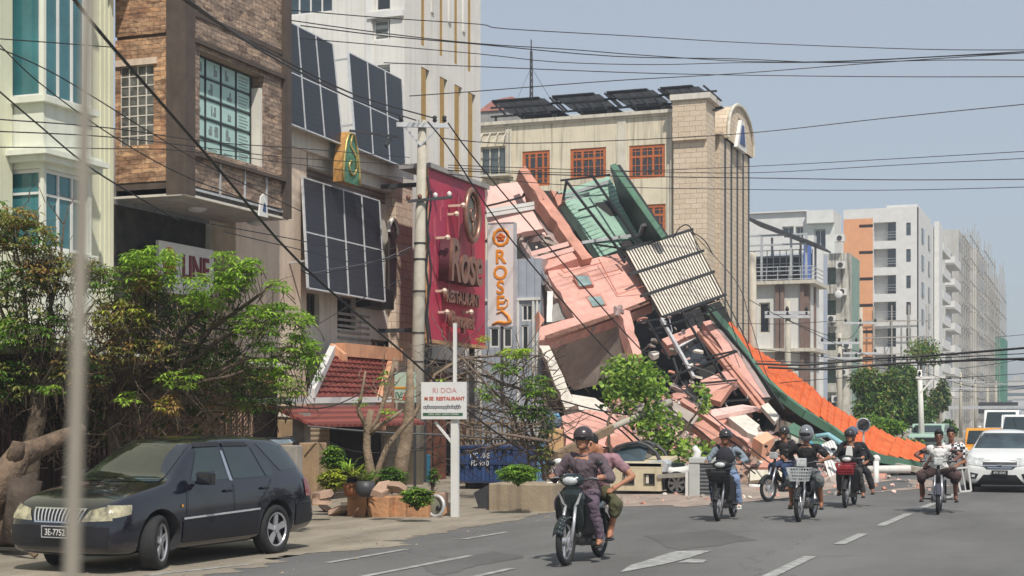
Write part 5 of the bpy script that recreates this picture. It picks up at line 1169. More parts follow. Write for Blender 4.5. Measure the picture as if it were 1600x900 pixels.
slab('heavy pale concrete beam lying at the road edge behind the dark shirted men', [(1172, 734, 43), (1224, 733, 43), (1224, 749, 42.8), (1172, 751, 42.8)], .5, M['creamtrim'], 'concrete_beam', 'beam')
slab('salmon rubble slab behind the pale concrete beam', [(1185, 730, 44), (1204, 706, 45), (1222, 718, 44.6), (1222, 733, 44)], .3, M['salmon'])
slab('mossy green sheet under the black eave beside the silver helmet', [(1226, 672, 48), (1240, 660, 48.6), (1290, 690, 47.6), (1286, 700, 47)], .06, DGREEN, 'metal_sheet', 'sheet')
# upright white slatted panel with a light blue pipe
LW = thing('slatted_panel', 'white slatted panel with dark gaps leaning under the orange roof between two riders', 'panel', (P(1305, 760, 45).x, P(1305, 760, 45).y, LG))
A_, B_, C_, D_ = P(1280, 696, 46.4), P(1302, 686, 46.6), P(1338, 762, 44), P(1302, 768, 44)
for k in range(6):
    mb = MB(); s0, s1 = (k+.06)/6, (k+.86)/6
    mb.prism([A_*(1-s0)+B_*s0, A_*(1-s1)+B_*s1, D_*(1-s1)+C_*s1, D_*(1-s0)+C_*s0], (0, .04, 0)); mb.build('slat', M['white'], LW)
mb = MB(); mb.prism([p+V((0, .12, 0)) for p in (A_, B_, C_, D_)], (0, .05, 0)); mb.build('backing', M['char'], LW)
mb = MB(); mb.tube([P(1274, 682, 46), P(1294, 679, 46), P(1322, 698, 45.4), P(1334, 706, 45.2)], .075, 8); tag(mb.build('bent_pipe', mat('light blue pipe', lin((140, 190, 200)), .5, .1), None, smooth=True), 'bent light blue pipe above the white slatted panel', 'pipe')
mb = MB(); mb.tube([P(1262, 690, 46.2), P(1276, 699, 46), P(1284, 696, 46)], .06, 8); tag(mb.build('bent_pipe', mat('cyan pipe', lin((80, 160, 190)), .5, .1), None, smooth=True), 'short cyan pipe end left of the white slatted panel', 'pipe')
mb = MB(); mb.tube([P(1356, 734, 43), P(1422, 733, 43)], .11, 12); tag(mb.build('fallen_pipe', M['offwhite'], None, smooth=True), 'thick white pipe lying at the road edge under the tip of the orange roof', 'pipe')
mb = MB(); mb.tube([P(1369, 765, 42.6), P(1369, 718, 43)], .08, 10); mb.ell(P(1369, 717, 43), .12, 10); tag(mb.build('short_post', M['white'], None, smooth=True), 'short white post standing right of the couple on the black motorcycle', 'post')
mb = MB(); mb.bar(P(1400, 728, 43.6), P(1452, 737, 42.6), .1, .16); tag(mb.build('fallen_plank', M['creamtrim']), 'pale plank sticking out beside the thick white pipe', 'plank')
mb = MB(); mb.bar(P(1300, 715, 45), P(1352, 745, 43.6), .1, .1); tag(mb.build('fallen_plank', M['galv']), 'thin grey strut slanting down behind the couple on the black motorcycle', 'plank')
for i, (u, v, l, c) in enumerate(((1178, 760, 20, 'white'), (1178, 769, 18, 'white'))):
    mb = MB(); mb.tube([P(u-8, v, 41.5), P(u+l-6, v+1, 41.5)], .07, 10); tag(mb.build('pipe_offcut', M[c], None, smooth=True), ['upper', 'lower'][i]+' of two short white pipe offcuts on the road edge behind the backpack rider', 'pipe')
# fallen pole, timber and the drooping cables' ends
mb = MB(); mb.tube([P(950, 671, 41), P(1046, 628, 43)], [.085, .1], 10); tag(mb.build('fallen_pole', M['concrete'], None, smooth=True), 'pale pole leaning diagonally through the round leaved tree', 'pole')
mb = MB(); mb.bar(P(868, 712, 38), P(956, 670, 40.6), .14, .2); tag(mb.build('fallen_plank', M['wood']), 'long brown timber slanting up behind the near rider', 'plank')

# loose wreckage hanging in and around the broken floors
rr = random.Random(88)
for i in range(96):
    if i % 96 < 50: u, v, d = rr.uniform(1000, 1200), rr.uniform(545, 680), 0; v = max(v, 520+(u-1000)*.55); d = 50.2-(v-540)*.022
    elif i < 76: u, v, d = rr.uniform(806, 862), rr.uniform(365, 450), 55.6
    else: u, v, d = rr.uniform(990, 1110), rr.uniform(495, 560), 50.8
    p = P(u, v, d); sz = rr.choice((.07, .10, .14, .22))*rr.uniform(.7, 1.2)
    if i % 4 == 3:
        e = p+V((rr.uniform(-.9, .9), rr.uniform(-.3, .3), rr.uniform(-1.1, .3))); mb = MB(); mb.tube([p, (p+e)/2+V((.08, 0, -.12)), e], .022, 5); mb.build('bent_rod', M['char'] if i % 8 == 3 else M['steel'], CB)
    else:
        mb = chunk(p, sz*1.3, sz*rr.uniform(.4, .9), sz*rr.uniform(.12, .4), 1200+i); mb.build('loose_fragment', M[rr.choice(('pink', 'palepink', 'salmon', 'mauve', 'underside', 'conc2', 'bone'))], CB)
for i in range(16):      # peeled render and stains on the big pink face
    u, v = rr.uniform(880, 1005), rr.uniform(415, 480)
    if v > 497-(u-880)*.12 or u < 868+(v-418)*.5: continue
    t = (v-400)/120; d = 56.2-t*3.6-abs(u-960)*.002; p = P(u, v, d-.5)
# ----- kerb-side objects -----
def utility_pole(label, u, vb, vt, r0, r1, arms=(), lean=0, zb=LG, nb=1, m=None, group=None):
    b = GP(u, vb, zb); k, m_ = km(u); d = b.y/m_; top = P(u+lean, vt, d); T = thing('utility_pole', label, 'utility pole', b, group)
    mb = MB(); mb.tube([b, (b+top)/2, top], [r0, (r0+r1)/2, r1], 12); mb.build('shaft', m or M['concrete'], T, smooth=True)
    return T, b, top, d
T, PB, PT, PD = utility_pole('tall concrete utility pole with a white steel crossarm standing left of the red sign', 649, 757, 188, .235, .12, lean=11)
def onpole(v): f = (757-v)/(757-188); return PB*(1-f)+PT*f
ZA = onpole(196)
mb = MB(); RX = V((CA, SA, 0)); mb.bar(ZA-RX*.68-V((0, .15, 0)), ZA+RX*.82-V((0, .15, .04)), .09, .13)
mb.build('crossarm', M['galv'], T)
mb = MB(); mb.bar(ZA-RX*.5-V((0, .15, 0)), ZA+V((0, -.12, -.6)), .05, .05); mb.bar(ZA+RX*.6-V((0, .15, 0)), ZA+V((0, -.12, -.6)), .05, .05); mb.build('brace', M['galv'], T)
for x in (-.55, .42, .7):
    mb = MB(); c = ZA+RX*x+V((0, -.15, .06)); mb.tube([c, c+V((0, 0, .05)), c+V((0, 0, .1)), c+V((0, 0, .16)), c+V((0, 0, .2))], [.03, .07, .05, .07, .02], 10); mb.build('insulator', M['black'], T, smooth=True)
Z2 = onpole(316); mb = MB(); mb.bar(Z2-RX*.3-V((0, .2, 0)), Z2+RX*1.0+V((0, -.2, .12)), .07, .08); mb.build('lower_arm', M['char'], T)
for x in (-.28, .05, .5, .9):
    mb = MB(); c = Z2+RX*x+V((0, -.2, .04+.09*x)); mb.tube([c, c+V((0, 0, .05)), c+V((0, 0, .12)), c+V((0, 0, .17))], [.03, .06, .07, .02], 10); mb.build('insulator', mat('glazed insulator', lin((120, 80, 66)), .25) if x in (-.28, .05) else M['white'], T, smooth=True)
mb = MB()
for v in (380, 405, 455, 520, 565, 700): c = onpole(v); f = (757-v)/569; mb.torus(c, (0, 0, 1), .235*(1-f)+.12*f+.01, .02, 20, 6)
mb.build('cable_band', M['black'], T)
mb = MB(); c = onpole(460)
mb.tube([c+RX*.24+V((0, 0, 3.4-.45*i))+RX*.05*sin(i*1.9) for i in range(14)], .035, 6); mb.tube([c+RX*.3+V((0, 0, 3.0-.45*i))+RX*.06*sin(i*1.3+1) for i in range(13)], .025, 6); mb.build('hanging_cable', M['black'], T)
# other poles farther on
def smallpole(label, u, vb, vt, arms, r=.15, zb=LG, lean=0, m=None, aw=1.0):
    T, b, t, d = utility_pole(label, u, vb, vt, r, r*.7, zb=zb, lean=lean, m=m)
    if arms:
        mb = MB()
        for v in arms: mb = MB(); f = (vb-v)/(vb-vt); c = b*(1-f)+t*f; mb.bar(c-RX*aw-V((0, .14, 0)), c+RX*aw-V((0, .14, 0)), .1, .12); mb.build('crossarm', M['galv'] if m is None else m, T)
        for v in arms:
            f = (vb-v)/(vb-vt); c = b*(1-f)+t*f
            for x in (-.85, 0, .85): mb = MB(); q = c+RX*x*aw+V((0, -.14, .06)); mb.tube([q, q+V((0, 0, .08)), q+V((0, 0, .2))], [.04, .08, .03], 8); mb.build('insulator', M['black'], T, smooth=True)
    return T
smallpole('stout round topped concrete pole in front of the steel roof terrace', 1177, 735, 395, (), .18, lean=-1)
smallpole('concrete pole with brown crossarms in front of the terrace building', 1231, 727, 470, (495, 489), .15, aw=.9)
smallpole('pole with stacked transformer gear in front of the mouldy balconies', 1312, 712, 520, (536, 560), .16)
smallpole('slim pole in front of the orange stripe with two crossarms', 1345, 704, 480, (505, 552), .15)
smallpole('tallest pale leaning pole with a braced crossarm right of the green trees', 1441, 712, 578, (588,), .16, lean=-4, m=M['offwhite'], aw=.0)
T = bpy.data.objects[[o.name for o in bpy.data.objects if o.name.startswith('utility_pole')][-1]]
mb = MB(); q = P(1438, 590, 69); mb.bar(q-RX*.2, q+RX*1.1, .1, .1); mb.bar(q-V((0, 0, .7)), q+RX*.6, .07, .07); mb.build('side_arm', M['offwhite'], T)
smallpole('thin pole right behind the leaning pale pole', 1470, 694, 590, (594,), .14, aw=.8)
smallpole('tall far pole with two arms in front of the scaffolds', 1501, 684, 582, (594, 607), .17, aw=1.3)
smallpole('far pole left of the overhead road gantry', 1524, 680, 592, (597,), .15)
smallpole('far street lamp pole near the overhead road gantry', 1543, 676, 606, (), .16)
smallpole('farthest thin pole beneath the hazy skyline', 1556, 672, 596, (600,), .2, aw=1.5)
# overhead gantry
g0, g1 = P(1482, 637, 150), P(1572, 634, 150); T = thing('road_gantry', 'thin steel gantry over the far road carrying a dark panel', 'gantry', (g0.x, g0.y, 0))
mb = MB(); mb.bar(g0, g1+V((30, 0, 0)), .22, .3); mb.bar(g0-V((0, 0, 2.3)), g1+V((30, 0, -2.3)), .16, .16); mb.build('beam', M['galv'], T)
for x in (g0, g1+V((30, 0, 0))): mb = MB(); mb.box((x.x-.2, x.y-.2, 0), (x.x+.2, x.y+.2, x.z)); mb.build('leg', M['galv'], T)
mb = MB(); c = P(1557, 638, 149.5); mb.box((c.x-1.7, c.y, c.z-.5), (c.x+2.0, c.y+.15, c.z+.6)); mb.build('panel', M['char'], T)

# gate pillar, low wall, pavement slabs, stone planter
def wallbox(name, label, cat, u0, u1, vt, vb, m, depth=.4, bev=.02, zb=LG):
    b = GP((u0+u1)/2, vb, zb); p = Pl('y', b.y); mb = MB(); z = p.z((u0+u1)/2, vt)
    mb.box((p.s_(u0), b.y, zb-.05), (p.s_(u1), b.y+depth, z)); o = mb.build(name, m, None, bevel=bev); tag(o, label, cat); return o
wallbox('gate_pillar', 'weathered square plaster pillar behind the dark car\'s tail', 'pillar', 467, 497, 692, 790, M['pillar'], .42)
wallbox('low_wall', 'low grey roughcast wall between the dark car and the square pillar', 'wall', 436, 463, 696, 792, M['conc2'], .3)
wallbox('beige_wall_box', 'beige rendered gate post with a pale capping behind the dark car\'s roof', 'wall', 399, 458, 656, 778, M['pillar'], .6)
wallbox('pale_capping', 'pale sloping capping slab above the beige gate post', 'slab', 394, 470, 640, 655, M['bone'], .9) if 0 else None
b = GP(430, 770, LG); p = Pl('y', b.y-.1); mb = MB(); mb.prism([p.pt(p.s_(400), p.z(400, 636)), p.pt(p.s_(470), p.z(470, 641)), p.pt(p.s_(470), p.z(470, 653)), p.pt(p.s_(398), p.z(398, 648))], (0, 1.2, 0)); tag(mb.build('wall_capping', M['bone']), 'pale concrete capping above the beige gate post under the leaves', 'capping')
mb = MB(); p = Pl('y', GP(430, 790, LG).y+.6); mb.prism([p.pt(p.s_(388), p.z(400, 690)), p.pt(p.s_(448), p.z(448, 684)), p.pt(p.s_(455), p.z(455, 692)), p.pt(p.s_(400), p.z(400, 700))], (0, .5, .05)); tag(mb.build('roof_sheet', mat('light blue sheet', lin((170, 190, 206)), .6, .1)), 'small light blue ribbed sheet just behind the dark car\'s roof', 'sheet')
pb = wallbox('flower_planter', 'large square concrete planter with a clipped green bush left of the near rider', 'planter', 763, 862, 756, 799, M['planter'], 1.3, .03)
rr = random.Random(4)
SPN = thing('stone_planter', 'rough planter of reddish sandstone blocks holding potted plants behind the dark car', 'planter', GP(575, 806, LG))
b = GP(575, 808, LG); p = Pl('y', b.y)
for (u0, u1, vt, vb) in ((543, 572, 775, 812), (572, 606, 775, 812), (606, 626, 776, 808), (626, 660, 772, 808)):
    mb = MB(); z0, z1 = LG-.05, p.z(u0, vt); dy_ = .0 if u0 < 600 else .25
    mb.box((p.s_(u0)+.01, b.y+dy_, z0), (p.s_(u1)-.01, b.y+.8, z1))
    for q in range(len(mb.v)): mb.v[q] += V((rr.uniform(-.03, .03), rr.uniform(-.03, .03), rr.uniform(-.02, .02)))
    mb.build('sandstone_block', M['sandst'], SPN, bevel=.035)
mb = MB(); mb.box((p.s_(500), b.y+.9, LG), (p.s_(660), b.y+1.6, p.z(570, 790))); mb.build('soil', EARTH, SPN)
for i, (u, v, du) in enumerate(((510, 800, 20), (530, 806, 16), (500, 790, 18), (597, 771, 20), (622, 768, 18), (505, 778, 16), (690, 806, 10), (652, 802, 9))):
    q = GP(u, max(v, 797), LG) if v > 780 and i not in (2,) else P(u, v, 29)
    ln = chunk(V((q.x, q.y, q.z+.08)), du*.014, .2, .06, 300+i); o = ln.build('stone_slab', M['slabst'] if i < 6 else M['sandst'], None); tag(o, ['broken pinkish paving slab just behind the dark car bumper', 'broken pinkish paving slab leaning on the sandstone planter', 'grey pink slab beneath the yellow green shrub', 'flat stone on top of the sandstone planter left of the dark pot side', 'flat stone on top of the sandstone planter nearest the utility pole', 'brown slab under the yellow green shrub edge', 'small stone at the foot of the white sign post', 'small stone beneath the bushy green plant'][i], 'stone')
# parked tyre / round mirror leaning
c = P(681, 796, 30); c.z = .12+LG+.1; T = thing('wheel_lying', 'pale round wheel cover leaning on the stones left of the white sign post', 'wheel cover', (c.x, c.y, LG))
mb = MB(); mb.torus(c, (-.3, -1, .1), .2, .035, 24, 8); mb.build('rim_ring', M['galv'], T, smooth=True)
mb = MB(); mb.ell(c+V((0, .03, 0)), (.18, .03, .18), 16); mb.build('disc', mat('dull disc', lin((130, 130, 116)), .5), T, smooth=True)
mb = MB(); mb.ell(c+V((.06, -.01, -.04)), (.06, .03, .06), 10); mb.build('hub', M['black'], T, smooth=True)
wallbox('broken_block', 'grey broken concrete block between the bushy plant and the white sign post', 'block', 674, 692, 770, 806, M['slabst'], .3, .03)
# blue container gate
b = GP(770, 765, LG); p = Pl('y', b.y); CT = thing('blue_skip', 'dark blue ribbed metal container with white stencilled letters behind the square planter', 'container', (p.s_(770), b.y, LG))
x0, x1, z0, z1 = p.s_(712), p.s_(802), LG+.18, p.z(760, 697)
BL = mat('skip blue', lin((48, 74, 122)), .6, .2, 3, streak=.5)
mb = MB(); mb.box((x0, b.y, z0), (x1, b.y+2, z1)); mb.build('body', BL, CT)
for k in range(7): mb = MB(); x = x0+(x1-x0)*(k+.5)/7; mb.box((x-.05, b.y-.07, z0), (x+.05, b.y, z1-.05)); mb.build('rib', BL, CT)
for z in (z0, (z0+z1)/2, z1-.07): mb = MB(); mb.box((x0-.02, b.y-.09, z), (x1+.02, b.y-.003, z+.07)); mb.build('rail', mat('darker blue', lin((38, 58, 98)), .6, .2), CT)
text(CT, 'stencil', 'MC 10-E', p, p.s_(752), p.z(752, 712), .2, .1, M['white'], .003, sx=.8); text(CT, 'stencil', 'FD 90 0', p, p.s_(752), p.z(752, 724), .2, .1, M['white'], .003, sx=.8)
for x in (x0+.2, x1-.3): mb = MB(); mb.box((x, b.y+.2, LG), (x+.15, b.y+1.6, z0)); mb.build('skid', M['black'], CT)
# wooden fence bits behind the container and a dark trough beside the planter
FN = thing('picket_fence', 'rough brown picket fence behind the dark blue container', 'fence', (p.s_(760), b.y+3, LG))
pf = Pl('y', b.y+3)
for k in range(26):
    mb = MB(); x = pf.s_(712+k*5.6); h = pf.z(760, 668+rr.uniform(-16, 14)); mb.bar((x, pf.c, LG), (x+rr.uniform(-.06, .06), pf.c, h), .09, .04); mb.build('picket', M['wood'] if k % 3 else M['conc2'], FN)
mb = MB()
for v in (684, 660): mb.bar((pf.s_(705), pf.c-.05, pf.z(760, v)), (pf.s_(862), pf.c-.05, pf.z(760, v+4)), .08, .06)
mb.build('rail', M['wood'], FN)
b = GP(752, 795, LG); mb = MB(); q = Pl('y', b.y); mb.prism([q.pt(q.s_(740), q.z(745, 770)), q.pt(q.s_(762), q.z(762, 758)), q.pt(q.s_(762), LG), q.pt(q.s_(748), LG)], (0, .8, 0)); tag(mb.build('metal_trough', M['char'], None), 'dark tilted metal trough left of the square planter', 'trough')
# light blue bundle, pale board, blue box
mb = MB(); c = P(861, 657, 43); mb.ell(c, (.34, .25, .26), 14, rot=Matrix.Rotation(.3, 3, 'Y'))
for i, q in enumerate(mb.v): mb.v[i] = q+V((1, 1, 1))*noise.noise(q*5)*.06
mb.ell(c+V((.05, .1, -.5)), (.26, .2, .34), 12, 1); o = mb.build('tarpaulin_bundle', [M['clblue'], M['black']], None, smooth=True); tag(o, 'light blue cloth bundle with a dark bag below at the left edge of the heap', 'bundle')
mb = MB(); q = [P(858, 676, 42), P(866, 669, 42), P(878, 671, 42), P(880, 704, 42), P(862, 715, 42), P(855, 690, 42)]; mb.prism(q, (0, .12, 0)); tag(mb.build('board', M['foam'], None, bevel=.02), 'pale orange rounded board standing behind the near rider\'s shoulder', 'board')
wallbox('window_box', 'small light blue framed box behind the dark shrub left of the heap', 'box', 838, 846, 686, 768, M['clblue'], .3, .01)
# electrical cabinet by the wreck
b = GP(1098, 778, LG); p = Pl('y', b.y); T = thing('grey_cabinet', 'pale grey metal cabinet with a dark louvred side beside the crushed vehicle', 'cabinet', (p.s_(1095), b.y, LG))
mb = MB(); mb.box((p.s_(1076), b.y, LG), (p.s_(1093), b.y+.8, p.z(1085, 724))); mb.box((p.s_(1076), b.y-.02, p.z(1085, 724)), (p.s_(1121), b.y+.8, p.z(1085, 715))); mb.build('case', mat('cabinet grey', lin((186, 188, 184)), .6, .08), T, bevel=.02)
mb = MB(); mb.box((p.s_(1093)+.003, b.y+.02, LG+.02), (p.s_(1121), b.y+.7, p.z(1085, 724)-.003)); mb.build('louvre_side', lines('dark louvres', (.05, .055, .06), (.12, .125, .13), .09, .5, 'v', .6, .6), T)
mb = MB(); mb.box((p.s_(1070), b.y+.05, LG), (p.s_(1076)-.003, b.y+.5, p.z(1085, 738))); mb.build('side_strip', M['white'], T)
# fine street litter
mb = MB(); rr = random.Random(31)
for i in range(380):
    x = rr.gauss(-10.9, .8)+.6*sin(rr.random()*9); y = rr.uniform(14, 44); s = rr.choice((.005, .008, .012, .022)); z = gz(x)+.014; a = rr.random()*3
    mb.add([(x-s, y-s*.6, z), (x+s, y-s, z), (x+s*.8, y+s, z), (x-s*.7, y+s, z), (x, y, z+s)], [(0, 1, 4), (1, 2, 4), (2, 3, 4), (3, 0, 4)])
tag(mb.build('litter', M['planter']), 'scattered pebbles and dry leaf litter along the dusty road edge', 'litter', kind='stuff')
# thin out-of-focus pole right in front of the camera
b = P(112, 900, 1.75); t = P(138, -20, 1.75); dirn = (t-b).normalized(); foot_ = b-dirn*((b.z-0.0)/dirn.z); up_ = t+dirn*.5
mb = MB(); mb.tube([foot_, b, (b+t)/2, t, up_], [.0115, .0100, .0085, .006, .005], 10); tag(mb.build('thin_rod', mat('dull grey rod', lin((150, 142, 128)), .6), None, smooth=True), 'thin blurred grey rod standing upright close to the viewer on the left', 'rod')
# ---------------- cars ----------------
def spoke_wheel(parent, name, c, r, wd, side, tyre, rim, n=5, label=None, turn=0):
    """wheel with its axis along Y; side = +1 if its face looks to +Y"""
    T = MB(); c = V(c); Rm = Matrix.Rotation(turn, 3, 'Z')
    prof_ = [(-.5, .70), (-.5, .90), (-.42, .97), (-.25, 1), (.25, 1), (.42, .97), (.5, .90), (.5, .70)]
    N = 36
    for i in range(N):
        a = 2*pi*i/N
        for y, q in prof_: T.v.append(c+Rm @ V((cos(a)*r*q, y*wd, sin(a)*r*q)))
    m = len(prof_)
    for i in range(N):
        for j in range(m):
            a = i*m+j; b = i*m+(j+1) % m; a2 = ((i+1) % N)*m+j; b2 = ((i+1) % N)*m+(j+1) % m; T.f.append((a, a2, b2, b)); T.m.append(0)
    w_ = T.build(name, tyre, parent, smooth=True)
    S_ = MB(); f = side*wd*.42
    S_.torus((0, f, 0), (0, 1, 0), r*.665, r*.045, 32, 6)
    for k in range(n):
        a = 2*pi*k/n+.3; d = V((cos(a), 0, sin(a))); t_ = V((-sin(a), 0, cos(a)))
        q = [d*r*.1+t_*r*.09, d*r*.1-t_*r*.09, d*r*.66-t_*r*.13, d*r*.66+t_*r*.13]; S_.prism([p+V((0, f, 0)) for p in q], (0, -side*.03, 0))
    S_.tube([(0, f+side*.015, 0), (0, f-side*.05, 0)], r*.15, 12); S_.tube([(0, f-side*.06, 0), (0, f-side*.075, 0)], r*.64, 24, 1)
    for i in range(len(S_.v)): S_.v[i] = c+Rm @ S_.v[i]
    S_.build('rim', [rim, M['char']], w_, smooth=False)
    return w_
def car(name, label, cat, st, paint, wheels, r, wd, glass, group=None, rim=None, archr=None, front_turn=0, tw=.79):
    T = thing(name, label, cat, (0, 0, 0), group)
    # st: x, w, zb, zbelt, zroof, wroof ; x=0 front, goes back. Local frame: nose towards -X
    B = MB(); ring = []
    for (x, w_, zb, zbe, zr, wr) in st:
        pts = [(w_*.80, zb), (w_*.955, zb+.05), (w_, zb+(zbe-zb)*.34), (w_*1.0, zb+(zbe-zb)*.66), (w_*.975, zbe-.03), (w_*.93, zbe+.012), (wr*1.03, zr-.10 if zr-zbe > .2 else zr-.03), (wr*.93, zr-.025 if zr-zbe > .2 else zr-.012), (wr*.55, zr+.005), (0, zr+.015)]
        full = [V((x, y, z)) for y, z in pts]+[V((x, -y, z)) for y, z in pts[-2::-1]]
        ring.append(full)
    n = len(ring[0])
    for f in ring: B.v += f
    for i in range(len(ring)-1):
        for j in range(n):
            a = i*n+j; b = i*n+(j+1) % n; B.f.append((a, b, b+n, a+n)); B.m.append(0)
    B.f.append(tuple(range(n-1, -1, -1))); B.m.append(0); B.f.append(tuple((len(ring)-1)*n+j for j in range(n))); B.m.append(0)
    body = B.build('body', [paint, M['char']], T, smooth=True)
    ss = body.modifiers.new('s', 'SUBSURF'); ss.levels = ss.render_levels = 2; realise(body)
    bmx = bmesh.new(); bmx.from_mesh(body.data); bmesh.ops.recalc_face_normals(bmx, faces=bmx.faces); bmx.to_mesh(body.data)
    bvh = BVHTree.FromBMesh(bmx)
    # cut the wheel arches
    cutters = []
    for wx in wheels:
        for s in (-1, 1):
            mb = MB(); mb.tube([(wx, s*.50, r), (wx, s*1.3, r)], archr or r*1.16, 30); c = mb.build('cut', paint); c.location = (0, 0, 0)
            c.data.transform(Matrix.Translation(V((wx, s*.9, r-(archr or r*1.16))) if 0 else Matrix.Identity(4).translation)); cutters.append(c)
    for c in cutters:
        # put the cutter's mesh back in world place
        bb = c.data.vertices; off = c.location
    for i, c in enumerate(cutters):
        pass
    bmx.free(); return T, body, bvh, cutters
def arch_cut(body, wheels, r, ar, half=.5):
    cs = []
    for wx in wheels:
        for s in (-1, 1):
            mb = MB(); mb.tube([(wx, s*half, r), (wx, s*1.4, r)], ar, 32); c = mb.build('cut', M['char'], None, origin=(0, 0, 0)); cs.append(c)
            bmx = bmesh.new(); bmx.from_mesh(c.data); bmesh.ops.recalc_face_normals(bmx, faces=bmx.faces); bmx.to_mesh(c.data); bmx.free()
            c.data.materials.clear(); c.data.materials.append(M['char'])
            m_ = body.modifiers.new('b', 'BOOLEAN'); m_.operation = 'DIFFERENCE'; m_.object = c; m_.solver = 'EXACT'
    realise(body, False)
    for c in cs: bpy.data.objects.remove(c)
    for p in body.data.polygons: p.use_smooth = True
    try: body.data.set_sharp_from_angle(angle=radians(40))
    except Exception: pass
def patch(parent, name, bvh, q, axis, sign, m, off=.006, nu=10, nv=6, th=.0, smooth=True, mi=None):
    """bilinear patch in the plane across `axis`, thrown onto the body surface"""
    mb = MB(); ok = True
    rows = []
    for i in range(nu+1):
        row = []
        for j in range(nv+1):
            s, t = i/nu, j/nv
            a = (q[0][0]*(1-s)+q[1][0]*s)*(1-t)+(q[3][0]*(1-s)+q[2][0]*s)*t; b = (q[0][1]*(1-s)+q[1][1]*s)*(1-t)+(q[3][1]*(1-s)+q[2][1]*s)*t
            if axis == 'y': o, d = V((a, sign*3, b)), V((0, -sign, 0))
            elif axis == 'x': o, d = V((sign*8, a, b)), V((-sign, 0, 0))
            else: o, d = V((a, b, 6)), V((0, 0, -1))
            h = bvh.ray_cast(o, d)
            row.append(h[0]+(h[1] if h[1].dot(d) < 0 else -h[1])*off if h[0] is not None else None)
        rows.append(row)
    idx = {}
    for i in range(nu+1):
        for j in range(nv+1):
            if rows[i][j] is not None: idx[i, j] = len(mb.v); mb.v.append(rows[i][j])
    for i in range(nu):
        for j in range(nv):
            k = [(i, j), (i+1, j), (i+1, j+1), (i, j+1)]
            if all(x in idx for x in k):
                if max((mb.v[idx[k[a]]]-mb.v[idx[k[(a+1) % 4]]]).length for a in range(4)) < .6: mb.f.append(tuple(idx[x] for x in k)); mb.m.append(0)
    o = mb.build(name, m, parent, smooth=smooth)
    if th:
        s_ = o.modifiers.new('s', 'SOLIDIFY'); s_.thickness = th; s_.offset = -1
    return o
NAVY = mat('dark navy car paint', lin((17, 18, 31)), .17, .25, 3, coat=1, spec=.6)
NAVYG = mat('dusty charcoal bumper', lin((27, 27, 34)), .5, .15, 5)
WHITEC = mat('white car paint', (.74, .74, .72), .3, .03, 2, coat=.7)
CARG = mat('car side glass', (.02, .036, .038), .02, .3, .9, coat=1)
LAMP = mat('headlamp lens', lin((176, 168, 138)), .12, .5, 9, coat=1)
CLEAR = mat('clear lamp lens', lin((205, 208, 206)), .1, .3, 14, coat=1)
ST = [(0.00, .64, .36, .60, .66, .56), (.05, .79, .26, .68, .77, .68), (.16, .87, .21, .79, .90, .75), (.45, .90, .20, .91, 1.00, .78), (.85, .91, .20, .97, 1.07, .79), (1.22, .91, .20, 1.01, 1.13, .80), (1.36, .91, .20, 1.02, 1.21, .77),
      (1.92, .91, .20, 1.05, 1.60, .66), (2.15, .91, .20, 1.06, 1.67, .66), (2.8, .91, .20, 1.07, 1.715, .67), (3.5, .91, .21, 1.09, 1.70, .66), (4.0, .90, .23, 1.10, 1.65, .64), (4.24, .89, .25, 1.10, 1.50, .64), (4.42, .87, .27, 1.07, 1.18, .72), (4.52, .86, .30, .84, .92, .75), (4.58, .82, .34, .66, .72, .70)]
T, body, bvh, cut = car('parked_suv', 'dark navy five door estate car with bright star shaped wheels parked at the left kerb', 'car', ST, NAVY, (.92, 3.54), .36, .22, CARG)
for c in cut: bpy.data.objects.remove(c)
arch_cut(body, (.92, 3.54), .36, .43, .52)
TY = mat('tyre', (.022, .022, .023), .85, .2, 20); RIM = mat('bright alloy', lin((196, 196, 200)), .3, .08, 6, metal=.6)
for s in (-1, 1):
    tn = .38
    w_ = spoke_wheel(T, 'wheel', (.92, s*.79, .355), .355, .225, s, TY, RIM, 5, turn=tn); spoke_wheel(T, 'wheel', (3.54, s*.79, .355), .355, .225, s, TY, RIM, 5)
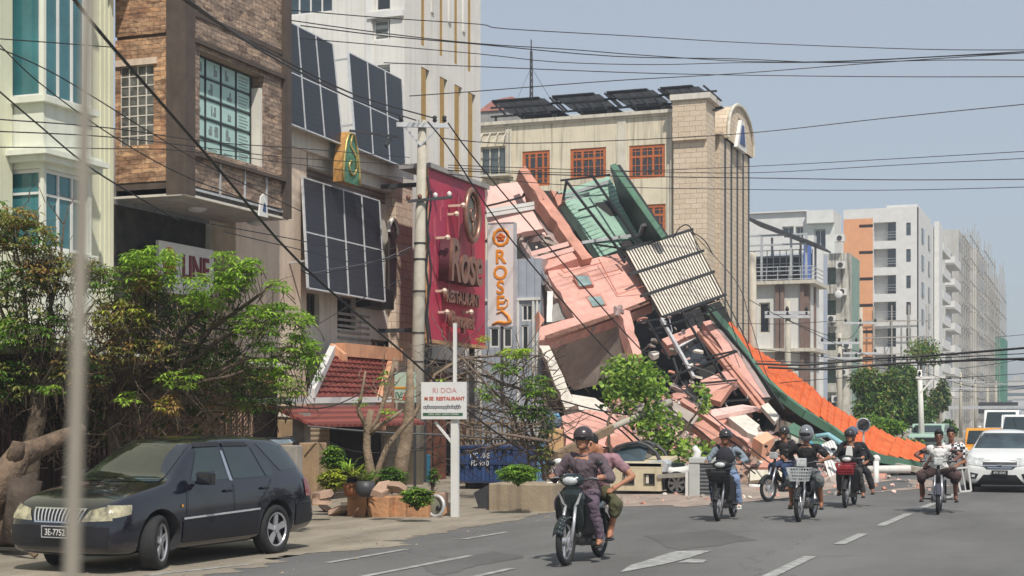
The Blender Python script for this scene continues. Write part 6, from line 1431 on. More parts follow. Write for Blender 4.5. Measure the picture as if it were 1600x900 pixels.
# glass: windscreen from the front, sides, rear quarter
patch(T, 'windscreen', bvh, [(-.66, 1.12), (.66, 1.12), (.54, 1.60), (-.54, 1.60)], 'x', -1, mat('windscreen glass', (.012, .016, .016), .02, .3, .9, coat=1), .006, 14, 8)
for s in (-1, 1):
    patch(T, 'side_window', bvh, [(1.62, 1.11), (2.44, 1.11), (2.40, 1.57), (1.98, 1.56)], 'y', s, CARG, .006)
    patch(T, 'side_window', bvh, [(2.55, 1.11), (3.30, 1.12), (3.06, 1.58), (2.50, 1.58)], 'y', s, CARG, .006)
    patch(T, 'side_window', bvh, [(3.34, 1.12), (3.54, 1.14), (3.46, 1.32), (3.14, 1.54)], 'y', s, CARG, .006, 4, 4)
    patch(T, 'rear_quarter_window', bvh, [(3.72, 1.19), (4.24, 1.21), (3.98, 1.54), (3.30, 1.59)], 'y', s, CARG, .006)
    patch(T, 'chrome_pillar_strip', bvh, [(2.45, 1.09), (2.52, 1.09), (2.47, 1.50), (2.42, 1.50)], 'y', s, M['chrome'], .009, 2, 6)
    patch(T, 'wind_deflector', bvh, [(1.94, 1.55), (2.44, 1.56), (2.44, 1.615), (2.04, 1.61)], 'y', s, M['black'], .02, 6, 2)
    patch(T, 'wind_deflector', bvh, [(2.49, 1.56), (3.10, 1.55), (3.04, 1.605), (2.49, 1.615)], 'y', s, M['black'], .02, 6, 2)
    patch(T, 'side_cladding', bvh, [(1.36, .32), (3.08, .32), (3.08, .64), (1.36, .60)], 'y', s, NAVYG, .012, 14, 4)
    patch(T, 'side_trim', bvh, [(1.37, .625), (3.09, .665), (3.09, .69), (1.37, .65)], 'y', s, M['galv'], .016, 14, 1)
    patch(T, 'bumper_side', bvh, [(4.02, .38), (4.52, .42), (4.55, .70), (4.02, .68)], 'y', s, NAVYG, .012, 6, 3)
    patch(T, 'headlamp', bvh, [(.06, .70), (.36, .75), (.40, .86), (.16, .86)], 'y', s, LAMP, .012, 8, 5)
    patch(T, 'headlamp', bvh, [(s*.80, .68), (s*.40, .66), (s*.48, .80), (s*.76, .86)], 'x', -1, LAMP, .012, 8, 5)
    patch(T, 'marker_lamp', bvh, [(1.33, .79), (1.37, .79), (1.37, .82), (1.33, .82)], 'y', s, M['yellow'], .012, 2, 2)
    for x in (2.36, 3.22): 
        mb = MB(); mb.ell((x, s*.925, .965), (.10, .025, .022), 10); mb.build('door_handle', NAVYG, T, smooth=True)
    mb = MB(); mb.box((1.60, s*.93, 1.07), (1.74, s*1.17, 1.25)); mb.bar((1.70, s*.86, 1.09), (1.68, s*.96, 1.12), .08, .05); mb.build('wing_mirror', NAVY, T, bevel=.035)
    patch(T, 'door_gap', bvh, [(1.40, .34), (1.412, .34), (1.50, 1.06), (1.488, 1.06)], 'y', s, M['black'], .014, 1, 8)
    patch(T, 'door_gap', bvh, [(2.50, .34), (2.512, .34), (2.512, 1.06), (2.50, 1.06)], 'y', s, M['black'], .014, 1, 8)
    patch(T, 'door_gap', bvh, [(3.06, .72), (3.072, .72), (3.44, 1.08), (3.428, 1.08)], 'y', s, M['black'], .014, 1, 6)
    patch(T, 'tail_lamp', bvh, [(4.30, .80), (4.50, .80), (4.38, 1.05), (4.26, 1.05)], 'y', s, mat('tail lamp red', (.25, .02, .02), .2, coat=1), .012, 3, 3)
patch(T, 'grille_frame', bvh, [(-.36, .64), (.36, .64), (.42, .82), (-.42, .82)], 'x', -1, M['chrome'], .012, 12, 5)
patch(T, 'grille', bvh, [(-.33, .66), (.33, .66), (.385, .80), (-.385, .80)], 'x', -1, M['black'], .02, 12, 5)
for k in range(13):
    y = -.33+.055*k; patch(T, 'grille_bar', bvh, [(y*.98, .66), (y*.98+.02, .66), (y*1.12+.02, .80), (y*1.12, .80)], 'x', -1, M['galv'], .03, 1, 4)
patch(T, 'bumper', bvh, [(-.76, .34), (.76, .34), (.78, .60), (-.78, .60)], 'x', -1, NAVYG, .014, 14, 5)
patch(T, 'lower_slot', bvh, [(.32, .38), (.60, .39), (.58, .42), (.34, .42)], 'x', -1, M['black'], .02, 4, 2)
patch(T, 'lower_slot', bvh, [(-.60, .39), (-.32, .38), (-.34, .42), (-.58, .42)], 'x', -1, M['black'], .02, 4, 2)
mb = MB(); mb.box((-.045, -.22, .46), (-.02, .20, .60)); pl_ = mb.build('number_plate', M['black'], T); pX = Pl('x', 0)
class PX(Pl):
    def pt(s, a, z, o=0): return V((s.c-o, -a, z))
def text_x(parent, name, s, x, y, z, size, m, sx=1, ext=.003):   # text on a face looking towards -X
    cu = bpy.data.curves.new(name, 'FONT'); cu.body = s; cu.size = size; cu.extrude = ext; cu.align_x = 'CENTER'; cu.align_y = 'CENTER'; cu.resolution_u = 2
    t = bpy.data.objects.new('tmp', cu); me = evalmesh([t]); bpy.data.objects.remove(t)
    me.name = name
    for v in me.vertices: c = v.co.copy(); v.co = V((x-c.z, y-c.x*sx, z+c.y))
    me.materials.clear(); me.materials.append(m); o = bpy.data.objects.new(name, me); scene.collection.objects.link(o); o.parent = parent; return o
text_x(pl_, 'plate_characters', '3E-7752', -.047, -.01, .522, .115, M['white'], .85)
mb = MB(); mb.box((-.05, -.225, .455), (-.044, .205, .465)); mb.box((-.05, -.225, .595), (-.044, .205, .605)); mb.box((-.05, -.225, .465), (-.044, -.217, .595)); mb.box((-.05, .197, .465), (-.044, .205, .595)); mb.build('plate_frame', M['galv'], pl_)
mb = MB(); mb.tube([(1.24, .1, 1.125), (1.33, .35, 1.19), (1.32, .62, 1.175)], .012, 5); mb.tube([(1.24, -.5, 1.125), (1.35, -.25, 1.20), (1.36, .06, 1.21)], .012, 5); mb.build('wipers', M['black'], T)
mb = MB(); mb.box((4.12, -.58, 1.63), (4.40, .58, 1.66)); mb.build('roof_spoiler', NAVY, T, bevel=.01)
mb = MB(); mb.tube([(1.1, .66, 1.04), (1.08, .80, 1.02), (1.06, .83, 1.12)], .01, 5); mb.ell((1.06, .83, 1.15), (.04, .05, .035), 10); mb.build('fender_mirror', M['black'], T, smooth=True)
# pose: nose (local -X) points at the viewer's left-front
pr_, pf_ = GP(437, 868, LG), GP(250, 888, LG)
dd = (pf_-pr_); ang = math.atan2(dd.y, dd.x)      # direction rear->front along the visible (left) side
ang = radians(-90-3.5)+0                           # nearly parallel to the kerb
mid = (pr_+pf_)/2
def set_car(T, mid, heading, wheels, yside, s=1):
    """mid: ground point half way between the wheels of the visible side; heading: world angle of travel"""
    c, s_ = cos(heading), sin(heading); lx = (wheels[0]+wheels[1])/2; ly = yside
    # local -X is forward -> world heading
    th = heading+pi; ox = (cos(th)*lx-sin(th)*ly)*s; oy = (sin(th)*lx+cos(th)*ly)*s
    place(T, (mid.x-ox, mid.y-oy, LG), th, s)
set_car(T, mid, radians(-95), (.92, 3.54), -.9)

# white hatchback, yellow cab and the vehicles behind
ST2 = [(0.00, .62, .30, .56, .60, .50), (.05, .76, .22, .64, .70, .60), (.18, .83, .18, .76, .84, .68), (.5, .85, .18, .88, .97, .70), (.82, .85, .18, .93, 1.04, .72), (.98, .85, .18, .95, 1.10, .70), (1.65, .85, .18, .99, 1.47, .55), (1.95, .85, .18, 1.0, 1.525, .56), (2.8, .85, .2, 1.02, 1.53, .56), (3.5, .84, .22, 1.04, 1.45, .55), (3.85, .82, .25, 1.0, 1.08, .62), (3.97, .78, .3, .7, .76, .66)]
T2, body, bvh, cut = car('white_hatchback', 'white hatchback with a chrome and black grille driving towards the viewer at the right edge', 'car', ST2, WHITEC, (.78, 3.3), .3, .18, CARG)
for c in cut: bpy.data.objects.remove(c)
arch_cut(body, (.78, 3.3), .30, .345, .5)
for s in (-1, 1):
    spoke_wheel(T2, 'wheel', (.78, s*.74, .30), .30, .19, s, TY, RIM, 7); spoke_wheel(T2, 'wheel', (3.3, s*.74, .30), .30, .19, s, TY, RIM, 7)
    patch(T2, 'side_window', bvh, [(1.35, 1.05), (3.3, 1.07), (3.0, 1.42), (1.85, 1.42)], 'y', s, CARG, .006)
    patch(T2, 'headlamp', bvh, [(s*.74, .68), (s*.40, .64), (s*.42, .73), (s*.73, .83)], 'x', -1, CLEAR, .012, 8, 5)
    patch(T2, 'headlamp', bvh, [(.06, .70), (.5, .82), (.42, .90), (.16, .82)], 'y', s, CLEAR, .012, 8, 5)
    patch(T2, 'fog_lamp_recess', bvh, [(s*.72, .34), (s*.55, .34), (s*.50, .46), (s*.73, .50)], 'x', -1, M['black'], .012, 5, 4)
    patch(T2, 'fog_lamp', bvh, [(s*.66, .38), (s*.58, .38), (s*.58, .44), (s*.66, .44)], 'x', -1, CLEAR, .02, 3, 3)
    mb = MB(); mb.ell((1.3, s*.97, 1.02), (.08, .13, .08), 14); mb.bar((1.34, s*.8, .98), (1.32, s*.9, 1.0), .07, .04); mb.build('wing_mirror', WHITEC, T2, smooth=True)
patch(T2, 'windscreen', bvh, [(-.66, 1.07), (.66, 1.07), (.52, 1.44), (-.52, 1.44)], 'x', -1, glassm('windscreen glass dark', (.05, .08, .095), .05, 1.0, .6), .006, 14, 8)
patch(T2, 'grille', bvh, [(-.40, .66), (.40, .66), (.40, .74), (-.40, .74)], 'x', -1, M['black'], .014, 12, 3)
patch(T2, 'grille_lower', bvh, [(-.30, .58), (.30, .58), (.40, .655), (-.40, .655)], 'x', -1, M['black'], .016, 12, 3)
patch(T2, 'chrome_wing', bvh, [(-.40, .64), (.40, .64), (.40, .665), (-.40, .665)], 'x', -1, M['chrome'], .024, 12, 1)
patch(T2, 'chrome_wing', bvh, [(-.28, .595), (.28, .595), (.30, .615), (-.30, .615)], 'x', -1, M['chrome'], .026, 12, 1)
patch(T2, 'lower_intake', bvh, [(-.55, .24), (.55, .24), (.38, .44), (-.38, .44)], 'x', -1, M['black'], .014, 12, 5)
patch(T2, 'lower_lip', bvh, [(-.72, .18), (.72, .18), (.72, .235), (-.72, .235)], 'x', -1, M['black'], .02, 12, 2)
mb = MB(); [mb.bar((-.035, y, .655), (-.035, y*1.3, .735), .02, .016) for y in (-.035, .035)]; mb.bar((-.035, -.04, .695), (-.035, .04, .695), .02, .014); mb.build('badge', M['chrome'], T2)
mb = MB(); mb.box((-.06, -.19, .43), (-.03, .19, .55)); pl2 = mb.build('number_plate', M['black'], T2); text_x(pl2, 'plate_characters', '4W-5045', -.062, 0, .49, .09, M['white'], .85)
wc = GP(1560, 770, 0); place(T2, (wc.x+.03, wc.y, 0), radians(90), .98)
# local -X forward with th=90deg -> forward = -(cos90,sin90) = -Y : towards the viewer

def boxcar(name, label, cat, u, v, L, W_, Ht, paint, cabin, sc=1, head=-90, rail=False, lampy=True):
    """upright boxy vehicle, its nose towards -Y"""
    g = GP(u, v, 0); T = thing(name, label, cat, (0, 0, 0))
    hz_ = cabin
    mb = MB(); mb.prism([V((0, -W_/2, .35)), V((0, -W_/2, hz_-.12)), V((.12, -W_/2, hz_)), V((L*.22, -W_/2, hz_+.05)), V((L, -W_/2, hz_+.05)), V((L, -W_/2, .35))], (0, W_, 0)); mb.build('body', paint, T, bevel=.05)
    mb = MB(); q = [V((L*.2, 0, hz_+.04)), V((L*.34, 0, Ht-.1)), V((L*.38, 0, Ht)), V((L*.97, 0, Ht)), V((L, 0, Ht-.1)), V((L, 0, hz_+.04))]
    mb.prism([p+V((0, -W_/2*.94, 0)) for p in q], (0, W_*.94, 0)); mb.build('cabin', paint, T, bevel=.04)
    d = (q[1]-q[0]); nrm = V((-d.z, 0, d.x)).normalized(); a, b = q[0]+d*.08+nrm*.03, q[0]+d*.96+nrm*.03
    mb = MB(); mb.prism([a+V((0, -W_*.42, 0)), a+V((0, W_*.42, 0)), b+V((0, W_*.38, 0)), b+V((0, -W_*.38, 0))], nrm*.012); mb.build('windscreen', CARG, T)
    for s in (-1, 1):
        mb = MB(); y = s*(W_/2*.94+.004); mb.prism([V((L*.38, y, hz_+.12)), V((L*.93, y, hz_+.12)), V((L*.93, y, Ht-.15)), V((L*.42, y, Ht-.15))], (0, s*.01, 0)); mb.build('side_window', CARG, T)
        mb = MB(); mb.ell((-.02, s*W_*.36, hz_-.28), (.05, .12, .1), 12); mb.build('headlamp', CLEAR, T, smooth=True)
        mb = MB(); mb.ell((L*.26, s*(W_/2+.14), hz_+.12), (.05, .1, .08), 10); mb.build('wing_mirror', M['black'] if not lampy else paint, T, smooth=True)
        for x in (L*.2, L*.8): spoke_wheel(T, 'wheel', (x, s*(W_/2-.1), .34), .34, .22, s, TY, RIM, 5)
    mb = MB(); mb.box((-.05, -W_*.3, hz_-.38), (.02, W_*.3, hz_-.18)); mb.build('grille', M['black'], T)
    mb = MB(); mb.box((-.12, -W_*.5, .3), (.05, W_*.5, .48)); mb.build('bumper', M['char'], T, bevel=.02)
    place(T, (g.x, g.y, 0), radians(90), sc); return T
boxcar('yellow_van', 'orange yellow boxy small van behind the rider in the white sleeveless top', 'van', 1533, 736, 3.4, 1.5, 1.78, M['yellow'], 1.02, .8)
boxcar('white_estate', 'white high estate car following behind the white hatchback', 'car', 1594, 715, 4.6, 1.85, 1.9, WHITEC, 1.1)
boxcar('white_truck', 'small white truck far down the road left of the white estate', 'truck', 1562, 708, 5.2, 1.8, 2.15, WHITEC, 1.15)
boxcar('silver_car', 'pale green grey car roof showing beyond the tip of the orange roof', 'car', 1446, 708, 4.2, 1.7, 1.45, mat('pale green paint', lin((160, 186, 172)), .4, .05, coat=.4), .95)
# crushed beige off-roader under the wreck
b = GP(1000, 773, LG); cp_ = Pl('y', b.y)
CJ = thing('crushed_vehicle', 'crushed beige vehicle with two square lamp holes half buried under the rubble', 'vehicle', (cp_.s_(1005), b.y, LG))
S_ = lambda u: cp_.s_(u); Z_ = lambda v: cp_.z(1000, v)
BEI = mat('beige vehicle paint', lin((212, 198, 168)), .55, .12, 4, streak=.3, coat=.1)
hl = [(S_(974), S_(990), Z_(757), Z_(741)), (S_(1007), S_(1022), Z_(757), Z_(741))]
mb = MB(); cp_.panel(mb, S_(952), S_(1033), Z_(767), Z_(732), hl, .12); cp_.panel(mb, S_(952), S_(1033), Z_(732)+.003, Z_(724), [], .3)
mb.prism([cp_.pt(S_(952), Z_(724), 0), cp_.pt(S_(1033), Z_(724), 0), cp_.pt(S_(1040), Z_(714), -1.2), cp_.pt(S_(950), Z_(714), -1.2)], (0, 0, -.08)); mb.build('body', BEI, CJ)
mb = MB(); mb.box((S_(954), b.y+.13, Z_(766)), (S_(1031), b.y+1.6, Z_(726))); mb.build('inner_box', M['char'], CJ)
for h in hl:
    mb = MB(); cp_.box(mb, h[0]+.01, h[1]-.01, h[2]+.01, h[3]-.01, -.11, -.05); lf = mb.build('lamp_hole', M['black'], CJ)
    mb = MB(); cp_.box(mb, h[0]+.03, h[0]+(h[1]-h[0])*.4, h[2]+.03, h[3]-.02, -.045, -.03); mb.build('lamp_remnant', M['bone'], lf)
    mb = MB()
    for (x0, x1, z0, z1) in ((h[0]-.02, h[1]+.02, h[3], h[3]+.02), (h[0]-.02, h[1]+.02, h[2]-.02, h[2]), (h[0]-.02, h[0], h[2], h[3]), (h[1], h[1]+.02, h[2], h[3])): cp_.box(mb, x0, x1, z0, z1, 0, .012)
    mb.build('lamp_bezel', M['char'], lf)
mb = MB(); arcp = [cp_.pt(S_(u), Z_(v), -.5) for u, v in ((948, 706), (956, 699), (972, 694), (990, 692), (1004, 697), (1016, 706), (1024, 722))]; mb.tube(arcp, .05, 6); mb.tube([p+V((0, .8, 0)) for p in arcp], .05, 6)
for i in (0, 2, 4): mb.bar(arcp[i], arcp[i]+V((0, .8, 0)), .05, .05)
mb.build('bent_roof_frame', M['char'], CJ)
mb = MB(); mb.prism([p+V((0, .1, -.05)) for p in arcp[:5]]+[cp_.pt(S_(1000), Z_(722), -.3), cp_.pt(S_(952), Z_(722), -.3)], (0, .6, 0)); mb.build('crushed_glass', M['gblue'], CJ)
mb = MB(); mb.prism([cp_.pt(S_(u), Z_(v), -.1) for u, v in ((1008, 722), (1036, 718), (1042, 724), (1038, 738), (1014, 736))], (0, .5, 0)); mb.build('crumpled_wing', mat('crumpled silver', lin((190, 194, 198)), .45, .2, 9, .4), CJ, bevel=.02)
spoke_wheel(CJ, 'wheel', (S_(1053)-wpos(CJ).x+wpos(CJ).x, b.y+.35, Z_(756)), .32, .2, -1, TY, M['galv'], 7)
mb = MB(); mb.bar(cp_.pt(S_(1028), Z_(744), -.1), cp_.pt(S_(1076), Z_(741), -.1), .3, .1); mb.build('bent_bumper', M['conc2'], CJ)
WP = thing('white_body_part', 'torn white car body piece with an upright post right of the crushed beige vehicle', 'car part', (S_(1060), b.y+.5, LG+.5))
mb = MB(); mb.tube([cp_.pt(S_(u), Z_(v), -.4) for u, v in ((1032, 734), (1045, 738), (1062, 737), (1074, 733), (1080, 722), (1084, 706), (1078, 698))], [.1, .12, .13, .13, .12, .1, .07], 8); mb.build('body_rail', M['white'], WP, smooth=True)
mb = MB(); mb.prism([cp_.pt(S_(u), Z_(v), -.5) for u, v in ((1036, 722), (1062, 724), (1064, 736), (1036, 734))], (0, .2, 0)); mb.build('window_piece', CARG, WP)
# ---------------- motorcycles and people ----------------
def moto(name, label, body_m, leg_m, basket=None, lamp='oval', detail=True, trim=None, fat=0):
    """step-through motorcycle, nose along +X, ground at z = 0, origin between the wheels"""
    T = thing(name, label, 'motorcycle', (0, 0, 0))
    r = .285
    for x in (.62, -.62):
        mb = MB(); mb.torus((x, 0, r), (0, 1, 0), r-.042, .042+fat, 36, 10, flat=.9); w_ = mb.build('wheel', TY, T, smooth=True)
        mb = MB(); mb.torus((x, 0, r), (0, 1, 0), r-.085, .014, 30, 6); mb.tube([(x, -.06, r), (x, .06, r)], .055, 12)
        if lamp == 'square':
            for k in range(18): a = 2*pi*k/18; mb.bar((x, .03*(-1)**k, r), (x+cos(a)*(r-.09), 0, r+sin(a)*(r-.09)), .005, .005)
        else:
            for k in range(5): a = 2*pi*k/5; mb.bar((x, 0, r), (x+cos(a)*(r-.09), 0, r+sin(a)*(r-.09)), .022, .03)
        mb.tube([(x, .045, r), (x, .052, r)], .1, 18); mb.build('rim', RIM, w_)
        mb = MB(); pts = [(x+cos(a)*(r+.03), sin(a)*(r+.03)+r) for a in [radians(d) for d in (range(20, 175, 12) if x > 0 else range(30, 190, 12))]]
        for (a, b), (c, d) in zip(pts, pts[1:]):
            for y0, y1, dz0, dz1 in ((-.06, -.03, -.03, 0), (-.03, .03, 0, 0), (.03, .06, 0, -.03)): mb.quad((a, y0, b+dz0), (a, y1, b+dz1), (c, y1, d+dz1), (c, y0, d+dz0))
        o = mb.build('mudguard', body_m, T, smooth=True); s_ = o.modifiers.new('s', 'SOLIDIFY'); s_.thickness = .006
    head = V((.37, 0, .86))
    mb = MB()
    for s in (-1, 1): mb.tube([(.62, s*.07, r), (.53, s*.07, .52), (.43, s*.06, .74)], [.02, .022, .018], 8)
    mb.build('fork', RIM, T, smooth=True)
    mb = MB(); mb.tube([(.44, 0, .70), (.36, 0, .98)], .03, 10)
    mb.tube([(.32, s_, z_) if 0 else (x_, s_, z_) for x_, s_, z_ in ((.24, -.33, 1.0), (.30, -.22, 1.02), (.36, -.06, .99), (.36, .06, .99), (.30, .22, 1.02), (.24, .33, 1.0))], .012, 8); hb = mb.build('handlebar', M['char'], T, smooth=True)
    for s in (-1, 1):
        mb = MB(); mb.tube([(.22, s*.34, 1.0), (.27, s*.26, 1.015)], .019, 10); mb.build('grip', M['blackrub'], hb, smooth=True)
        mb = MB(); mb.tube([(.29, s*.24, 1.03), (.31, s*.28, 1.16)], .006, 6); mb.ell((.30, s*.30, 1.20), (.018, .055, .035), 12); mb.build('mirror', M['black'], hb, smooth=True)
        mb = MB(); mb.bar((.31, s*.20, 1.03), (.33, s*.31, 1.02), .012, .012); mb.build('brake_lever', RIM, hb)
    if lamp == 'oval':
        mb = MB(); mb.ell((.40, 0, 1.0), (.10, .16, .085), 16); mb.build('lamp_housing', body_m if trim is None else trim, T, smooth=True)
        mb = MB(); mb.ell((.455, 0, .995), (.055, .105, .058), 16); mb.build('headlight', CLEAR, T, smooth=True)
    else:
        mb = MB(); mb.box((.38, -.085, .93), (.47, .085, 1.08)); mb.build('lamp_housing', M['galv'], T, bevel=.012)
        mb = MB(); mb.box((.471, -.072, .945), (.485, .072, 1.065)); mb.build('headlight', CLEAR, T, bevel=.01)
    # cowl and leg shield
    mb = MB()
    rows = [(.47, .93, .08, .03), (.49, .86, .15, .05), (.47, .76, .17, .07), (.43, .62, .15, .08), (.34, .46, .13, .07), (.24, .34, .11, .06)]
    def ringp(i):
        x, z, hw_, bk = rows[i]; return [V((x-bk-.02, -hw_, z)), V((x-.03, -hw_*.8, z)), V((x+.01, -hw_*.35, z+.01)), V((x+.01, hw_*.35, z+.01)), V((x-.03, hw_*.8, z)), V((x-bk-.02, hw_, z)), V((x-bk-.03, 0, z))]
    if lamp == 'oval':
        n = 7
        for i in range(len(rows)): mb.v += ringp(i)
        for i in range(len(rows)-1):
            for j in range(n): mb.f.append((i*n+j, i*n+(j+1) % n, (i+1)*n+(j+1) % n, (i+1)*n+j)); mb.m.append(0)
        mb.f.append(tuple(range(n))); mb.m.append(0); mb.f.append(tuple((len(rows)-1)*n+j for j in range(n))); mb.m.append(0)
        fc = mb.build('front_cowl', body_m, T, smooth=True)
        for s in (-1, 1):
            mb = MB(); mb.prism([V((.452, s*.10, .72)), V((.462, s*.06, .70)), V((.472, s*.125, .84)), V((.462, s*.15, .86))], (.016, 0, 0)); mb.build('silver_flash', CLEAR, fc)
            mb = MB(); 
            q = [V((.36, s*.14, .84)), V((.33, s*.24, .76)), V((.27, s*.25, .56)), V((.20, s*.21, .36)), V((.14, s*.14, .30)), V((.24, s*.08, .34)), V((.33, s*.10, .60))]
            mb.prism(q, (-.025, 0, .0)); mb.build('leg_shield', leg_m, T, bevel=.006)
    # frame, engine, tail, seat
    mb = MB(); mb.tube([(.38, 0, .72), (.25, 0, .5), (.05, 0, .44), (-.2, 0, .5), (-.4, 0, .58)], [.05, .055, .06, .06, .05], 10); mb.build('frame', body_m if lamp == 'oval' else M['black'], T, smooth=True)
    mb = MB(); mb.ell((.02, 0, .30), (.17, .11, .11), 14); mb.tube([(.10, 0, .32), (.27, 0, .36)], .062, 12); mb.tube([(.0, -.14, .28), (.0, .14, .28)], .085, 14); mb.build('engine', mat('engine grey', (.2, .2, .2), .45, .3, 14, metal=.6), T, smooth=True)
    mb = MB(); mb.tube([(.12, -.1, .22), (-.1, -.13, .20), (-.3, -.15, .24), (-.72, -.17, .32)], [.018, .02, .04, .045], 10); mb.build('exhaust', RIM if lamp != 'oval' else M['galv'], T, smooth=True)
    mb = MB()
    for s in (-1, 1): mb.bar((-.05, s*.09, .32), (-.64, s*.09, .285), .03, .05); mb.tube([(-.55, s*.11, .32), (-.45, s*.11, .62)], .022, 8)
    mb.build('swingarm', M['black'], T)
    mb = MB(); rw = [(.02, .56, .08, .12), (-.2, .60, .11, .13), (-.45, .64, .11, .11), (-.7, .70, .08, .08), (-.86, .74, .03, .04)]
    for x, z, hw_, hh in rw: mb.v += [V((x, -hw_, z-hh*.6)), V((x, -hw_*.9, z+hh*.8)), V((x, hw_*.9, z+hh*.8)), V((x, hw_, z-hh*.6))]
    for i in range(4):
        for j in range(4): mb.f.append((i*4+j, i*4+(j+1) % 4, (i+1)*4+(j+1) % 4, (i+1)*4+j)); mb.m.append(0)
    mb.f += [(0, 1, 2, 3), (19, 18, 17, 16)]; mb.m += [0, 0]; mb.build('tail_cover', body_m, T, smooth=True)
    mb = MB(); mb.ell((-.12, 0, .72), (.26, .125, .055), 16); mb.ell((-.52, 0, .765), (.27, .12, .05), 16); mb.build('seat', mat('seat vinyl', (.025, .025, .026), .5), T, smooth=True)
    mb = MB(); mb.tube([(-.5, .12, .76), (-.82, .1, .82), (-.9, 0, .82), (-.82, -.1, .82), (-.5, -.12, .76)], .011, 6); mb.build('grab_rail', RIM, T, smooth=True)
    mb = MB(); mb.tube([(.06, -.26, .27), (.06, .26, .27)], .014, 8); mb.tube([(-.33, -.22, .33), (-.33, .22, .33)], .012, 8); mb.build('foot_pegs', M['blackrub'], T)
    mb = MB(); mb.ell((-.9, 0, .68), (.03, .07, .04), 10); mb.build('tail_light', mat('red lens', (.4, .02, .02), .2), T, smooth=True)
    if basket is not None:
        mb = MB(); bx0, bx1, bz0, bz1 = .46, .70, .70, .92
        for z in [bz0+(bz1-bz0)*i/4 for i in range(5)]:
            e = .02*(z-bz0)/(bz1-bz0)*3
            for a, b in (((bx0, -.14-e), (bx0, .14+e)), ((bx1+e, -.14-e), (bx1+e, .14+e)), ((bx0, -.14-e), (bx1+e, -.14-e)), ((bx0, .14+e), (bx1+e, .14+e))): mb.bar((a[0], a[1], z), (b[0], b[1], z), .01, .01)
        for i in range(9):
            y = -.14+.28*i/8; mb.bar((bx1, y, bz0), (bx1+.06, y*1.35, bz1), .008, .008); mb.bar((bx0, y, bz0), (bx0, y*1.35, bz1), .008, .008); mb.bar((bx0, y, bz0), (bx1, y, bz0), .008, .008)
            x = bx0+.24*i/8; [mb.bar((x, s*.14, bz0), (x+.05*i/8, s*.19, bz1), .008, .008) for s in (-1, 1)]
        k = mb.build('basket', basket, T)
        if basket is not M['galv']: mb = MB(); mb.box((bx0+.02, -.13, bz0+.01), (bx1-.01, .13, bz1-.03)); mb.build('basket_liner', basket, k, bevel=.02)
    return T

def blob(parts, name, m, parent, vox=.013, smooth=3):
    """parts: tapered capsules (a, b, ra, rb) or ellipsoids (c, (rx,ry,rz)[, rot]) fused into one continuous surface"""
    mb = MB()
    for p in parts:
        if len(p) == 4:
            a, b, ra, rb = V(p[0]), V(p[1]), p[2], p[3]; L = (b-a).length; n = max(2, int(L/.03)); d = (b-a).normalized() if L > 1e-6 else V((0, 0, 1))
            pts = [a-d*ra*.7*k for k in (1.0, .6)]+[a+(b-a)*i/n for i in range(n+1)]+[b+d*rb*.7*k for k in (.6, 1.0)]
            rs_ = [ra*.35, ra*.8]+[ra+(rb-ra)*i/n for i in range(n+1)]+[rb*.8, rb*.35]
            mb.tube(pts, rs_, 14)
        else: mb.ell(p[0], p[1], 18, rot=p[2] if len(p) > 2 else None)
    o = mb.build(name, m, parent)
    r_ = o.modifiers.new('r', 'REMESH'); r_.mode = 'VOXEL'; r_.voxel_size = vox
    s_ = o.modifiers.new('s', 'SMOOTH'); s_.iterations = smooth; s_.factor = .5
    return realise(o)
SKIN = mat('brown skin', lin((146, 98, 74)), .55, .08, 8); SKIN2 = mat('tan skin', lin((172, 120, 92)), .55, .08, 8)
HAIR = mat('black hair', (.012, .011, .011), .6)
def lerp(a, b, t): return V(a)*(1-t)+V(b)*t
def cloth(name, col, sc=9): return mat(name, lin(col), .9, .16, sc, .35, bscale=22)
